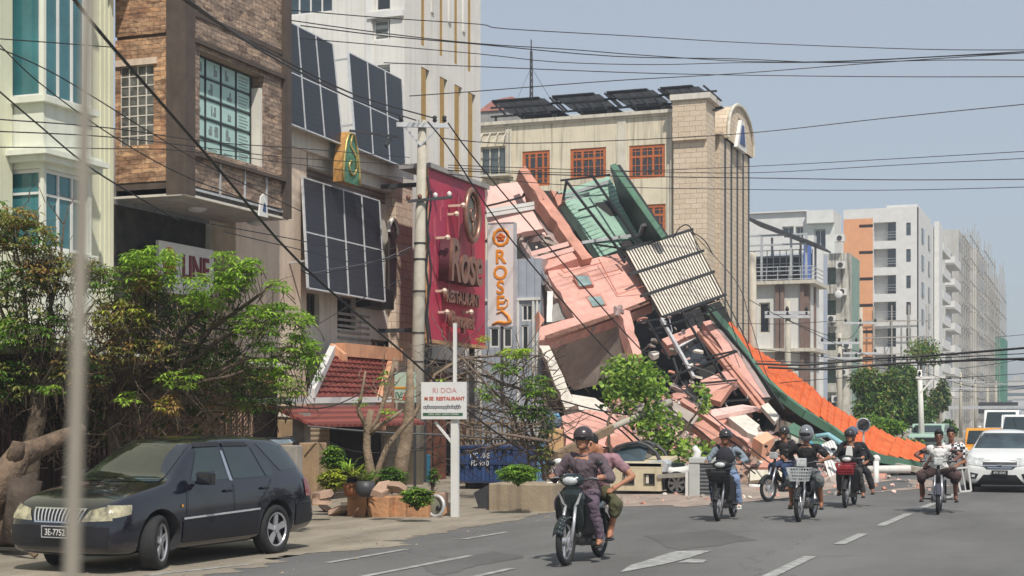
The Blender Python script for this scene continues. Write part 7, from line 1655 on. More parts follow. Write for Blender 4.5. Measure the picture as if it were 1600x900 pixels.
def person(label, loc, rz, s, seat, shirt, trousers, J=None, skin=SKIN, hat='helmet', hatm=None, sleeves=1.0, legs=1.0, lean=.0, hands='grip', shoes=None, vox=.013, female=False, head_turn=0, hair=None, visor=None, group=None):
    """seated rider in the motorcycle's frame (+X forward). seat = (x, z) of the hips."""
    T = thing('person', label, 'person', (0, 0, 0), group)
    hx, hz_ = seat; J = J or {}
    pel = V((hx, 0, hz_+.10)); chest = J.get('chest', V((hx+.10+lean, 0, hz_+.42))); neck = chest+V((.015, 0, .155)); hd = J.get('head', neck+V((.035, 0, .155)))
    sw = .175 if female else .195
    body = [(pel+V((0, 0, .02)), (.135, .165, .125)), (pel, chest, .125, .135), (chest+V((0, 0, .02)), (.115, .18, .13)), (neck-V((0, 0, .05)), neck+V((.012, 0, .07)), .055, .052)]
    sh, pa, cuffs = [(pel+V((.0, 0, .04)), (.148, .178, .12)), (pel, chest, .142, .150), (chest+V((0, 0, .015)), (.13, .195, .125)), (chest+V((-.005, 0, .10)), (.085, .13, .05))], [(pel, (.152, .182, .12))], []
    hands_l = []
    for s_, k in ((1, 'L'), (-1, 'R')):
        a = chest+V((0, s_*sw, .085)); w_ = V(J.get('hand'+k, (.25, s_*.30, 1.035))); e = V(J.get('elbow'+k, tuple(lerp(a, w_, .5)+V((-.06, s_*.07, -.09)))))
        wr = lerp(w_, e, .22) if 'hand'+k not in J or True else w_
        wr = w_+(e-w_).normalized()*.085
        body += [(a, e, .052, .041), (e, wr, .039, .027), (wr, w_, .027, .036)]
        sh += [(chest+V((0, s_*.1, .08)), a, .075, .072)]
        if sleeves >= 1.0: sh += [(a, e, .072, .056), (e, wr, .055, .042)]
        elif sleeves > 0: sh += [(a, lerp(a, e, sleeves*1.4), .072, .064)]
        kn = V(J.get('knee'+k, (hx+.40, s_*.17, hz_-.0))); ft = V(J.get('foot'+k, (hx+.24, s_*.20, .34)))
        hp = pel+V((.02, s_*.09, -.03)); body += [(hp, kn, .080, .056), (kn, ft, .054, .036), (ft, ft+V((.06, 0, -.045)), .038, .03), (ft+V((-.03, 0, -.05)), ft+V((.15, s_*.02, -.062)), .032, .022)]
        if legs >= 1.0: pa += [(hp, kn, .098, .076), (kn, lerp(kn, ft, .93), .074, .062)]
        else: pa += [(hp, lerp(hp, kn, 1.0), .096, .076)] + ([(kn, lerp(kn, ft, legs*.5), .088, .082)] if legs > .3 else [])
        if hands == 'grip' and k not in J.get('free', ''):
            ax = V((-.06, s_*.1, 0)).normalized()     # along the grip
            for q in range(4):
                c = w_+ax*(.033-.022*q)*s_*s_; body += [(c+V((.015, 0, .018)), c+V((.052, 0, -.002)), .0105, .010), (c+V((.052, 0, -.002)), c+V((.034, 0, -.034)), .010, .009)]
            body += [(w_+V((-.01, -s_*.03, 0)), w_+V((.025, -s_*.055, -.022)), .012, .010)]
        else:
            fd = (w_-wr).normalized(); sd = V((0, s_, 0)) if abs(fd.y) < .8 else V((1, 0, 0))
            for q in range(4): c = w_+sd*(.03-.02*q); body += [(c, c+fd*.05+V((0, 0, -.006)), .0105, .010), (c+fd*.05, c+fd*.085+V((0, 0, -.02)), .010, .008)]
            body += [(w_-sd*.03, w_-sd*.055+fd*.04, .012, .010)]
    # head
    Rh = Matrix.Rotation(head_turn, 3, 'Z'); hf = lambda x, y, z: hd+Rh @ V((x, y, z))
    body += [(hd+V((0, 0, .015)), (.092, .074, .112)), (hf(.03, 0, -.05), (.066, .058, .068)), (hf(.075, 0, -.085), (.026, .032, .024)), (hf(.088, 0, .018), hf(.108, 0, -.022), .013, .017), (hf(.075, .0, -.052), (.026, .03, .012)), (hf(.078, .033, .03), hf(.078, -.033, .03), .016, .016)]
    for s_ in (-1, 1): body += [(hf(-.005, s_*.075, -.005), (.018, .012, .03)), (hf(.058, s_*.04, -.02), (.02, .018, .02))]
    B_ = blob(body, 'body', skin, T, vox)
    for s_ in (-1, 1):
        mb = MB(); mb.ell(hf(.086, s_*.031, .008), (.010, .013, .006), 8); mb.build('eye', M['black'], B_, smooth=True)
        mb = MB(); mb.tube([hf(.092, s_*.018, .032), hf(.090, s_*.048, .03)], .005, 5); mb.build('eyebrow', HAIR, B_)
    mb = MB(); mb.ell(hf(.094, 0, -.054), (.008, .024, .005), 8); mb.build('lips', mat('lips', lin((140, 74, 66)), .5), B_, smooth=True)
    so = blob(sh, 'shirt', shirt, T, vox, 4); to = blob(pa, 'trousers' if legs >= 1 else 'shorts', trousers, T, vox, 4)
    n_ = MB(); n_.torus(neck+V((0, 0, -.03)), (.15, 0, 1), .062, .016, 16, 6); n_.build('collar', shirt, so, smooth=True)
    for me in (so.data, to.data):
        nn = [v.normal.copy() for v in me.vertices]; cc = [v.co.copy() for v in me.vertices]; out = []
        for c, n3 in zip(cc, nn):
            f = noise.noise(V((c.x*13, c.y*13, c.z*7)))*.014+(abs(noise.noise(V((c.x*24+3, c.y*18, c.z*14+c.y*8))))-.2)*.016; out += list(c+n3*f)
        me.vertices.foreach_set('co', out); me.update()
    for s_, k in ((1, 'L'), (-1, 'R')):
        ft = V(J.get('foot'+k, (hx+.24, s_*.20, .34)))
        mb = MB(); mb.ell(ft+V((.055, s_*.008, -.10)), (.135, .048, .018), 12)
        if shoes: mb.ell(ft+V((.05, s_*.008, -.07)), (.12, .045, .045), 12)
        mb.build('shoe' if shoes else 'sandal', shoes or M['blackrub'], T, smooth=True)
    if hat == 'helmet':
        hm = hatm or mat('helmet shell', (.035, .03, .03), .25, coat=.6)
        mb = MB(); mb.ell(hf(-.012, 0, .055), (.135, .122, .118), 22, half=None)
        keep = hf(-.012, 0, .055).z-.045
        mb.v = [V((p.x, p.y, max(p.z, keep))) for p in mb.v]; ho = mb.build('helmet', hm, T, smooth=True)
        mb = MB(); mb.torus(V((hf(-.012, 0, 0).x, hf(-.012, 0, 0).y, keep+.002)), (0, 0, 1), .118, .012, 24, 6); mb.build('helmet_rim', M['black'], ho, smooth=True)
        mb = MB(); mb.ell(hf(.10, 0, .045), (.06, .085, .012), 14); mb.build('peak', hm, ho, smooth=True)
        if visor is not None: mb = MB(); mb.ell(hf(.055, 0, .0), (.085, .088, .06), 16); mb.build('visor', visor, ho, smooth=True)
        mb = MB(); mb.tube([hf(.01, .085, 0), hf(.035, .06, -.09), hf(.05, 0, -.115), hf(.035, -.06, -.09), hf(.01, -.085, 0)], .006, 5); mb.build('chin_strap', M['black'], ho)
    elif hat == 'full':
        hm = hatm; mb = MB(); mb.ell(hf(-.01, 0, .02), (.15, .13, .155), 22); ho = mb.build('helmet', hm, T, smooth=True)
        mb = MB(); mb.ell(hf(.045, 0, .01), (.108, .108, .06), 18); mb.build('visor', visor or M['gdark'], ho, smooth=True)
    elif hat == 'hair':
        blob([(hf(-.02, 0, .06), (.105, .09, .10)), (hf(.03, 0, .10), (.07, .07, .045)), (hf(-.05, 0, .0), (.07, .08, .08))], 'hair', HAIR, T, .012, 1)
    place(T, loc, rz, s); return T
DN = -pi/2        # every rider travels towards -Y
def at(u, v, z=None):
    p = GP(u, v, -.03); zz = gz(p.x); p = GP(u, v, zz); return p
# 1 near motorcycle with two men
g = at(911, 877); sc = 1.06
m1 = moto('motorcycle', 'black and dark green motorcycle with white headlight flashes carrying two men, nearest the viewer', mat('dark green black fairing', lin((22, 34, 34)), .25, .1, coat=.8), M['black']); place(m1, g, DN-.02, sc)
BRN_SH = cloth('dusty plum shirt', (98, 84, 90)); PL_TR = cloth('plum grey trousers', (102, 86, 100))
person('man in a plum grey long shirt and dark helmet riding the nearest motorcycle', g, DN-.02, sc, (-.13, .74), BRN_SH, PL_TR, skin=SKIN2, J=dict(footL=V((.10, .25, .30)), footR=V((.10, -.22, .32)), kneeL=V((.27, .21, .72)), kneeR=V((.25, -.2, .74)), handL=V((.235, .31, 1.035)), handR=V((.235, -.31, 1.035)), elbowL=V((.0, .36, 1.0)), elbowR=V((.0, -.37, 1.0))), vox=.0095, lean=-.02, head_turn=.0, hatm=mat('matt brown helmet', lin((62, 52, 54)), .35, coat=.3))
person('passenger in a mauve T-shirt and olive shorts sitting behind the nearest rider', g, DN-.02, sc, (-.52, .77), cloth('mauve pink T-shirt', (156, 120, 128)), cloth('olive shorts', (84, 82, 58)), skin=SKIN2, hat='hair', sleeves=.42, legs=.7, J=dict(kneeL=V((-.18, .36, .70)), kneeR=V((-.16, -.30, .72)), footL=V((-.25, .27, .36)), footR=V((-.25, -.27, .36)), handL=V((-.26, .31, .88)), elbowL=V((-.42, .50, 1.02)), handR=V((-.30, -.20, .86)), elbowR=V((-.45, -.32, .98)), free='LR', chest=V((-.42, .07, 1.15)), head=V((-.38, -.03, 1.40))), vox=.011, hands='flat')
# 2 rider with a rucksack on his chest and a front basket
g = at(1134, 811); sc = 1.0
m2 = moto('motorcycle', 'black scooter style motorcycle with a front wire basket ridden by the person in grey jacket', M['black'], M['char'], basket=M['black']); place(m2, g, DN, sc)
p2 = person('rider in a grey jacket and blue jeans wearing a dark rucksack on the chest', g, DN, sc, (-.13, .74), cloth('grey denim jacket', (126, 138, 150)), cloth('faded blue jeans', (130, 150, 184)), J=dict(footL=V((.06, .26, .30)), kneeL=V((.26, .24, .74)), elbowL=V((.02, .38, 1.08))), shoes=M['white'])
mb = MB(); mb.ell((.075, 0, 1.12), (.11, .17, .20), 14); mb.tube([(.02, .12, 1.28), (-.05, .15, 1.34), (-.14, .13, 1.28)], .02, 6); mb.tube([(.02, -.12, 1.28), (-.05, -.15, 1.34), (-.14, -.13, 1.28)], .02, 6)
o = mb.build('rucksack', cloth('dark rucksack', (44, 44, 52)), None, smooth=True, origin=(0, 0, 0)); tag(o, 'dark rucksack worn on the chest of the rider in the grey jacket', 'rucksack'); place(o, g, DN, sc)
# 3 man in black T-shirt on the spoked motorcycle
g = at(1260, 812); sc = 1.02
m3 = moto('motorcycle', 'spoked motorcycle with a square headlight and wire basket ridden by the man in grey shorts', M['black'], M['char'], lamp='square', basket=M['galv']); place(m3, g, DN-.03, sc)
person('man in a black T-shirt, silver helmet and grey shorts on the spoked motorcycle', g, DN-.03, sc, (-.13, .75), cloth('black T-shirt', (30, 30, 32)), cloth('grey shorts', (104, 108, 108)), hatm=mat('silver grey helmet', lin((120, 122, 126)), .15, coat=1), hat='full', visor=mat('smoke visor', (.02, .02, .022), .1), sleeves=.55, legs=.5, J=dict(footL=V((.05, .27, .30)), footR=V((.08, -.24, .30)), kneeL=V((.25, .27, .72)), kneeR=V((.25, -.22, .72)), elbowL=V((.0, .40, 1.08)), elbowR=V((.0, -.42, 1.08))))
# 4 man behind, on a parked motorcycle, turned away
g = at(1227, 782); sc = 1.0
m4 = moto('motorcycle', 'motorcycle partly hidden on the left behind the spoked motorcycle and its rider', M['black'], M['char'], lamp='square'); place(m4, g, DN-.45, sc)
person('man in a dark shirt and jeans with a dark cap seen behind the spoked motorcycle', g, DN-.45, sc, (-.1, .76), cloth('charcoal shirt', (50, 44, 46)), cloth('dark blue jeans', (54, 70, 104)), sleeves=.6)
# 5 couple on the black motorcycle with a red basket
g = at(1328, 791); sc = .97
m5 = moto('motorcycle', 'black motorcycle with a red front bag carrying the couple in black jackets', M['black'], M['black'], basket=mat('red bag', lin((160, 48, 56)), .8, .2, 8)); place(m5, g, DN, sc)
p5a = person('woman in black jacket and white top steering the motorcycle with the red bag', g, DN, sc, (-.13, .74), cloth('black jacket', (34, 34, 38)), cloth('charcoal trousers', (72, 70, 70)), female=True, skin=SKIN2, hatm=mat('dark helmet', (.03, .025, .03), .2, coat=.8), J=dict(footL=V((.05, .28, .30)), kneeL=V((.25, .22, .74))))
mb = MB(); mb.prism([V((.075, -.055, 1.27)), V((.075, .055, 1.27)), V((.095, .075, 1.08)), V((.09, .05, .95)), V((.09, -.05, .95)), V((.095, -.075, 1.08))], (.03, 0, 0)); o = mb.build('white_top', M['white'], None, bevel=.01, origin=(0, 0, 0)); o.parent = p5a; o.location = (0, 0, 0)
person('passenger in long black coat and blue grey helmet behind the woman in white top', g, DN, sc, (-.50, .78), cloth('black coat', (30, 30, 36)), cloth('black trousers', (38, 38, 42)), hatm=mat('blue grey helmet', lin((90, 96, 116)), .15, coat=1), J=dict(kneeL=V((-.15, .34, .72)), footL=V((-.22, .44, .36)), handL=V((-.26, .30, .92)), elbowL=V((-.42, .40, .98)), handR=V((-.2, -.2, .95)), free='LR'), hands='flat')
# 6 smiling rider in white sleeveless top with a passenger in a checked shirt
g = at(1467, 801); sc = .98
m6 = moto('motorcycle', 'dark motorcycle with a small square headlight ridden by the man in the white sleeveless top', mat('grey navy fairing', lin((60, 62, 74)), .35, coat=.4), M['char'], lamp='square'); place(m6, g, DN+.06, sc)
p6 = person('smiling bareheaded man in a white sleeveless top and dark shorts on a small motorcycle', g, DN+.06, sc, (-.13, .74), M['white'], cloth('dark brown shorts', (60, 44, 44)), hat='hair', sleeves=0, legs=.4, skin=mat('deep brown skin', lin((118, 78, 66)), .5, .08, 8), J=dict(kneeL=V((.2, .30, .70)), kneeR=V((.2, -.32, .70)), footL=V((.0, .32, .32)), footR=V((.0, -.32, .32)), elbowL=V((.02, .42, 1.12)), elbowR=V((.02, -.44, 1.12))))
CHK = None
m_, n_, l_, b_ = newmat('black and white checked cloth'); tc = n_.new('ShaderNodeTexCoord'); ck = n_.new('ShaderNodeTexChecker'); ck.inputs['Scale'].default_value = 18; ck.inputs[1].default_value = (.75, .75, .75, 1); ck.inputs[2].default_value = (.03, .03, .035, 1)
l_.new(tc.outputs['Object'], ck.inputs[0]); l_.new(ck.outputs[0], b_.inputs['Base Color']); b_.inputs['Roughness'].default_value = .9
person('passenger in a black and white checked shirt behind the man in the white sleeveless top', g, DN+.06, sc, (-.52, .78), m_, cloth('brown shorts', (90, 66, 64)), hat='hair', sleeves=.5, legs=.5, J=dict(chest=V((-.45, .22, 1.2)), handL=V((-.28, .34, .92)), elbowL=V((-.5, .46, .98)), handR=V((-.25, -.25, .92)), free='LR', kneeL=V((-.12, .34, .74)), kneeR=V((-.12, -.34, .74)), footL=V((-.24, .30, .36)), footR=V((-.24, -.3, .36))), hands='flat')
# white carry frame beside them
mb = MB(); q0 = at(1500, 800)
fr = [V((-.28, .30, .85)), V((-.28, .55, .88)), V((-.30, .60, .42)), V((-.3, .40, .40))]
for a, b in zip(fr, fr[1:]+fr[:1]): mb.bar(a, b, .035, .035)
mb.bar(lerp(fr[0], fr[1], .5), lerp(fr[2], fr[3], .5), .02, .02)
o = mb.build('carry_frame', M['white'], None, origin=(0, 0, 0)); tag(o, 'white folding frame held at the side of the checked shirt passenger', 'frame'); place(o, g, DN+.06, sc)
# parked motorcycle behind the near rider: bar, mirror and white headlamp
g = GP(852, 800, LG); g.z = LG
m7 = moto('motorcycle', 'white and black parked motorcycle half hidden behind the nearest rider and the square planter', M['white'], M['black']); place(m7, g+V((.2, 1.2, 0)), DN-.5, 1.0)
# far road mirror
c = P(1349, 664, 47.5); T = thing('round_road_sign', 'round black backed sign with a pale rim showing above the orange roof', 'sign', (c.x, c.y, 0))
mb = MB(); mb.torus(c, (-.1, -1, 0), .2, .025, 26, 6); mb.build('rim_ring', M['galv'], T, smooth=True)
mb = MB(); mb.ell(c, (.19, .02, .19), 20); mb.build('plate', M['char'], T, smooth=True); mb = MB(); mb.bar((c.x, c.y+.05, 0), (c.x, c.y+.05, c.z-.15), .05, .05); mb.build('post', M['galv'], T)
# ---------------- vegetation ----------------
LF = dict(bright=leafm('bright leaf', lin((148, 184, 62))), mid=leafm('mid leaf', lin((104, 142, 52))), deep=leafm('deep leaf', lin((58, 90, 38))), olive=leafm('olive leaf', lin((134, 138, 70))), dry=leafm('dry leaf', lin((160, 130, 76))), yellow=leafm('yellow green leaf', lin((176, 188, 62))), lime=leafm('lime round leaf', lin((158, 186, 84))))
def leaf(mb, p, d, n, L, W_, mi, droop=.3):
    d = d.normalized(); s = d.cross(n)
    if s.length < 1e-4: s = d.orthogonal()
    s.normalize(); u = s.cross(d)
    a = p; c = p+d*L*.55-V((0, 0, L*droop*.35)); t = p+d*L-V((0, 0, L*droop))
    k = len(mb.v); mb.v += [a, c+s*W_/2+u*W_*.12, t, c-s*W_/2+u*W_*.12, c-u*W_*.06]
    mb.f += [(k, k+4, k+1), (k+4, k+2, k+1), (k, k+3, k+4), (k+4, k+3, k+2)]; mb.m += [mi]*4
def rvec(rr): 
    while 1:
        q = V((rr.uniform(-1, 1), rr.uniform(-1, 1), rr.uniform(-1, 1)))
        if .05 < q.length < 1: return q
def clump(mb, tw, rr, u, v, ru, rv, d, n, mats, L=.15, W_=.045, dd=.7, leaves=7, droop=.45, attach=None, mode='rosette'):
    px = d/FP
    for _ in range(n):
        q = rvec(rr); q *= (.55+.45*rr.random())/max(q.length, .3) if rr.random() < .6 else 1
        c = P(u+q.x*ru, v+q.z*rv, d+q.y*dd); mi = rr.choice(mats)
        if mode == 'rosette':
            a0 = rr.uniform(0, 6.3); up = rr.uniform(-.1, .45)
            for k in range(leaves):
                a = a0+2*pi*k/leaves+rr.uniform(-.2, .2); dr = V((cos(a), sin(a), up+rr.uniform(-.3, .25))); l = L*rr.uniform(.7, 1.15)
                leaf(mb, c+dr*.01, dr, V((0, 0, 1)), l, W_*l/L, mi if rr.random() < .8 else rr.choice(mats), droop)
        else:
            dr = rvec(rr).normalized(); dr.z *= .5; l = L*rr.uniform(.7, 1.2); leaf(mb, c, dr, rvec(rr), l, W_*l/L, mi, droop)
        if tw is not None and rr.random() < .35:
            e = c+V((rr.uniform(-.25, .25), rr.uniform(-.2, .2), -rr.uniform(.15, .45))); m_ = (c+e)/2+rvec(rr)*.05; tw.tube([c, m_, e], [.004, .006, .009], 4)
def branch(tw, rr, a, b, r0, r1, wob=.12, kids=0, seg=6, kl=.8):
    a, b = V(a), V(b); pts = [a]
    for i in range(1, seg): pts.append(a+(b-a)*i/seg+rvec(rr)*wob*(b-a).length/seg*1.6)
    pts.append(b); tw.tube(pts, [r0+(r1-r0)*i/seg for i in range(seg+1)], 6)
    for _ in range(kids):
        i = rr.randrange(1, seg+1); s = pts[i]; e = s+((b-a).normalized()*.5+rvec(rr)).normalized()*kl*rr.uniform(.4, 1)
        branch(tw, rr, s, e, r1*.9+.003, .004, wob*1.6, kids=2 if kids > 3 and kl > .5 else 0, seg=4, kl=kl*.55)
def tree(name, label, cat, base, group=None): return thing(name, label, cat, base, group)
ML = [LF[k] for k in ('bright', 'mid', 'deep', 'olive', 'dry', 'yellow', 'lime')]
# fresh green tree over the dark car
rr = random.Random(101)
T1 = tree('leafy_tree', 'fresh bright green tree with drooping leaf clusters spreading in front of the stone clad building', 'tree', (P(190, 700, 26).x, P(190, 700, 26).y, LG))
tw = MB(); cr = MB(); base = V((P(190, 700, 26).x, P(190, 700, 26).y, LG)); fork = P(176, 640, 26); 
branch(tw, rr, base, fork, .16, .12, .05); hub = [(235, 470, 25.5), (330, 470, 25), (400, 500, 24.6), (455, 545, 24.4), (180, 520, 26), (380, 580, 24.6), (285, 590, 25), (430, 440, 24.6)]
for h in hub: branch(tw, rr, fork, P(*h), .07, .02, .10, kids=7, seg=8, kl=.9)
B3, MD = [0, 0, 0, 0, 1, 6], [0, 1, 1, 2]
for (u, v, ru, rv, n) in ((235, 418, 52, 36, 80), (215, 402, 24, 14, 22), (262, 400, 20, 12, 14), (330, 452, 48, 32, 80), (372, 432, 30, 26, 55), (390, 415, 20, 14, 20), (400, 505, 44, 34, 80), (430, 446, 20, 10, 14), (440, 488, 30, 20, 36), (470, 545, 28, 34, 60), (488, 560, 16, 36, 30), (452, 600, 30, 24, 34), (425, 560, 34, 34, 50), (283, 592, 34, 17, 26), (300, 470, 26, 18, 30), (200, 622, 18, 12, 10), (350, 405, 24, 18, 20), (470, 500, 20, 16, 20)):
    clump(cr, tw, rr, u, v, ru, rv, 24.8, int(n*1.35), B3, L=.14, W_=.045)
for (u, v, ru, rv, n) in ((300, 520, 120, 50, 120), (410, 620, 60, 26, 50), (340, 570, 90, 40, 70), (230, 470, 60, 40, 60)): clump(cr, tw, rr, u, v, ru, rv, 25.6, int(n*1.5), [1, 1, 2, 3], L=.14, W_=.045, dd=.6)
cr.build('crown', ML, T1); tw.build('trunk', M['bark'], T1, smooth=True)
# dull, half dry tree at the far left
rr = random.Random(102)
b0 = V((P(30, 700, 25).x, P(30, 700, 25).y, LG)); T2_ = tree('drying_tree', 'dull olive and brown half dry tree with bare twigs at the far left', 'tree', b0)
tw = MB(); cr = MB(); fk = P(60, 610, 25); branch(tw, rr, b0, fk, .2, .13, .08)
for h in ((20, 360, 25), (90, 420, 25), (150, 470, 24.6), (60, 500, 25.2), (210, 510, 24.6), (10, 480, 25), (130, 560, 24.8), (240, 560, 25), (100, 350, 25.4), (300, 545, 25), (-30, 420, 25)): branch(tw, rr, fk, P(*h), .06, .012, .14, kids=9, seg=8, kl=1.0)
for (u, v, ru, rv, n, ms) in ((25, 338, 42, 18, 40, [3, 3, 4]), (45, 372, 50, 28, 60, [3, 4, 3, 1]), (-20, 350, 40, 60, 60, [3, 1]), (100, 425, 60, 34, 80, [3, 3, 4, 2]), (30, 440, 50, 40, 60, [3, 2, 1]), (160, 440, 36, 30, 30, [3, 1]), (190, 495, 56, 34, 80, [5, 3, 4, 3]), (230, 440, 26, 26, 34, [4, 4, 3]), (60, 510, 70, 40, 70, [3, 2, 1]), (20, 590, 44, 44, 50, [1, 3, 2]), (120, 570, 60, 40, 50, [3, 2, 4]), (80, 605, 24, 12, 14, [0, 1]), (215, 545, 60, 26, 40, [4, 3]), (262, 632, 20, 18, 14, [4, 4, 5]), (55, 420, 40, 20, 26, [4]), (10, 520, 40, 30, 40, [1, 0])):
    clump(cr, tw, rr, u, v, ru, rv, 25.0, int(n*2.5), ms, L=.12, W_=.045, leaves=6, droop=.6)
cr.build('crown', ML, T2_); tw.build('trunk', M['bark'], T2_, smooth=True)
# tangle of bare twigs and creepers on the fence: nobody could count it
rr = random.Random(103); tw = MB()
for i in range(950):
    u = rr.uniform(-30, 400); v = rr.uniform(500, 735); d = rr.uniform(25.6, 27.6); a = P(u, v, d); ang_ = rr.uniform(0, 3.14); l = rr.uniform(.2, .9)
    b_2 = a+V((cos(ang_)*l*.9, rr.uniform(-.2, .2), sin(ang_)*l)); m1_ = (a+b_2)/2+rvec(rr)*.15; tw.tube([a, m1_, b_2], [.012, .009, .003], 4)
tag(tw.build('twig_tangle', M['bark2'], None), 'dense tangle of bare brown creepers and twigs behind the dark car', 'twigs', kind='stuff')
cr = MB()
for (u, v, ru, rv, n) in ((60, 650, 90, 60, 420), (230, 650, 120, 60, 420), (350, 600, 80, 60, 300), (150, 590, 100, 50, 260)): clump(cr, None, rr, u, v, ru, rv, 27.0, n, [2, 2, 3, 1, 4], L=.13, W_=.05, leaves=6)
tag(cr.build('creeper_leaves', ML, None), 'dark creeper foliage filling the yard behind the dark car', 'creeper', kind='stuff')
# dark yard fence of reddish bars with wrought scrolls, and a dim shed wall behind
fyp = GP(150, 745, LG).y; FX = -16.7
FE = thing('yard_fence', 'dark reddish brown bar fence overgrown with creepers behind the dark car', 'fence', (FX, 25, LG)); fpn = Pl('x', FX)
mb = MB(); n_ = 0
ys0, ys1 = fpn.s_(-60), fpn.s_(392)
for i in range(64):
    y = ys0+(ys1-ys0)*i/63; mb = MB(); mb.bar((FX, y, LG), (FX, y, 2.3+rr.uniform(-.1, .1)), .035, .035); mb.build('bar', mat('fence bar', lin((66, 40, 36)), .85, .3, 5) if i == 0 else bpy.data.materials['fence bar'], FE)
mb = MB()
for z in (.1, 1.1, 2.1): mb.bar((FX, ys0, z), (FX, ys1, z), .05, .05)
mb.build('rail', bpy.data.materials['fence bar'], FE)
mb = MB(); mb.box((-17.6, ys0-1, LG), (-17.3, fpn.s_(470), 2.9)); o = mb.build('shed_wall', mat('dim brown boards', lin((74, 58, 50)), .95, .3, 3, .3), None); tag(o, 'dim brown boarded shed wall behind the bar fence on the left', 'wall')
mb = MB(); mb.box((-18.2, ys0-1, 2.9), (-16.6, fpn.s_(470), 3.0)); tag(mb.build('shed_roof', M['bone'], None), 'pale flat shed roof edge seen through the leaves on the left', 'roof')
# ornate white-brown grille right of centre
gpn2 = Pl('x', -14.9); GR_ = thing('scroll_grille', 'ornate rusty scrollwork grille above the dark car\'s roof', 'grille', (-14.9, gpn2.s_(340), 1))
for i in range(9):
    for j in range(6):
        mb = MB(); c = gpn2.pt(gpn2.s_(308+i*9.5), gpn2.z(340, 646+j*9), 0); mb.torus(c, (1, 0, 0), .05, .011, 10, 4); 
        mb.build('scroll', mat('rusty scroll', lin((172, 140, 118)), .8, .2, 5) if (i, j) == (0, 0) else bpy.data.materials['rusty scroll'], GR_)
mb = MB(); 
for u in (303, 392): mb.bar(gpn2.pt(gpn2.s_(u), LG), gpn2.pt(gpn2.s_(u), gpn2.z(u, 638)), .05, .05)
mb.build('frame', bpy.data.materials['rusty scroll'], GR_)
# big fallen trunk
BK3 = mat('rough brown bark', (.17, .115, .075), .95, .6, 5, 1.0, bscale=16, alt=(.055, .04, .03))
rr = random.Random(104)
LG1 = thing('fallen_tree', 'thick pale barked tree trunk with a broken limb slanting down at the bottom left', 'fallen tree', (P(30, 790, 22.5).x, P(30, 790, 22.5).y, LG))
tw = MB(); tw.tube([P(-40, 800, 22), P(-5, 765, 22), P(14, 740, 22.2), P(32, 712, 22.4), P(60, 700, 22.6), P(100, 682, 22.8), P(130, 668, 23)], [.30, .27, .24, .20, .15, .11, .08], 12); tw.tube([P(20, 722, 22.2), P(24, 704, 22.1), P(27, 692, 22.1)], [.13, .10, .08], 8)
for i, q in enumerate(tw.v): tw.v[i] = q+rvec(rr)*.012+V((1, 1, 1))*noise.noise(q*6)*.05
tw.build('trunk', BK3, LG1, smooth=True)
tw = MB(); tw.tube([P(-20, 760, 22.4), P(-4, 800, 22.3), P(-10, 850, 22.2)], [.3, .3, .34], 10); tw.build('lower_bole', BK3, LG1, smooth=True)
ST_ = MB(); ST_.tube([P(36, 752, 22), P(30, 790, 21.9), P(24, 850, 21.8)], [.26, .22, .2], 10); ST_.tube([P(50, 760, 22.1), P(30, 755, 22.1)], [.2, .1], 8)
for i, q in enumerate(ST_.v): ST_.v[i] = q+V((1, 1, 1))*noise.noise(q*5)*.07
tag(ST_.build('sacking_bundle', mat('grey sacking', lin((84, 72, 62)), .95, .4, 4, .6), None, smooth=True), 'grey brown sacking bundle drooping beside the dark car\'s nose', 'bundle')
tw = MB(); tw.tube([P(24, 828, 21.4), P(36, 850, 21.3), P(56, 868, 21.2)], [.07, .06, .045], 8); tag(tw.build('broken_branch', M['bark2'], None, smooth=True), 'short broken brown branch on the ground by the dark car\'s front bumper', 'branch')

# slim multi-stemmed tree by the utility pole
rr = random.Random(105); D_ = 31.5
b0 = P(578, 772, D_); T3 = tree('slim_tree', 'slim bare tree of several brown stems growing from the sandstone planter', 'tree', (b0.x, b0.y, b0.z)); tw = MB(); cr = MB()
pp = lambda *q: [P(u, v, D_) for u, v in q]
tw.tube(pp((582, 775), (580, 740), (573, 700), (574, 668), (580, 640)), [.11, .10, .085, .08, .07], 8)
tw.tube(pp((574, 680), (590, 655), (602, 620), (612, 585), (616, 560)), [.06, .05, .045, .035, .025], 7)
tw.tube(pp((574, 672), (560, 640), (566, 610), (571, 580)), [.05, .045, .03, .02], 6)
tw.tube(pp((577, 678), (592, 665), (610, 655), (630, 640)), [.06, .055, .045, .03], 6)
tw.tube(pp((586, 760), (592, 730), (606, 695), (628, 670), (648, 648), (668, 610), (680, 585), (720, 560)), [.07, .065, .06, .055, .045, .035, .03, .02], 7)
for h in ((600, 560), (625, 590), (560, 590), (640, 620)): branch(tw, rr, P(602, 625, D_), P(h[0], h[1], D_), .02, .006, .15, kids=4, kl=.5)
for (u, v, ru, rv, n) in ((604, 646, 12, 12, 10), (600, 590, 16, 12, 8), (565, 628, 12, 8, 6)): clump(cr, tw, rr, u, v, ru, rv, D_, n, [0, 1], L=.13, W_=.045)
tw.build('stems', M['bark2'], T3, smooth=True); cr.build('leaves', ML, T3)
mb = MB(); tp_ = P(637, 760, 33); mb.tube([P(622, 765, 33), P(628, 720, 33), P(634, 690, 33), P(640, 640, 33), P(641, 560, 33)], [.17, .16, .14, .11, .06], 10); tag(mb.build('bare_tree', M['bark2'], None, smooth=True), 'thick reddish brown trunk standing just left of the utility pole', 'tree')
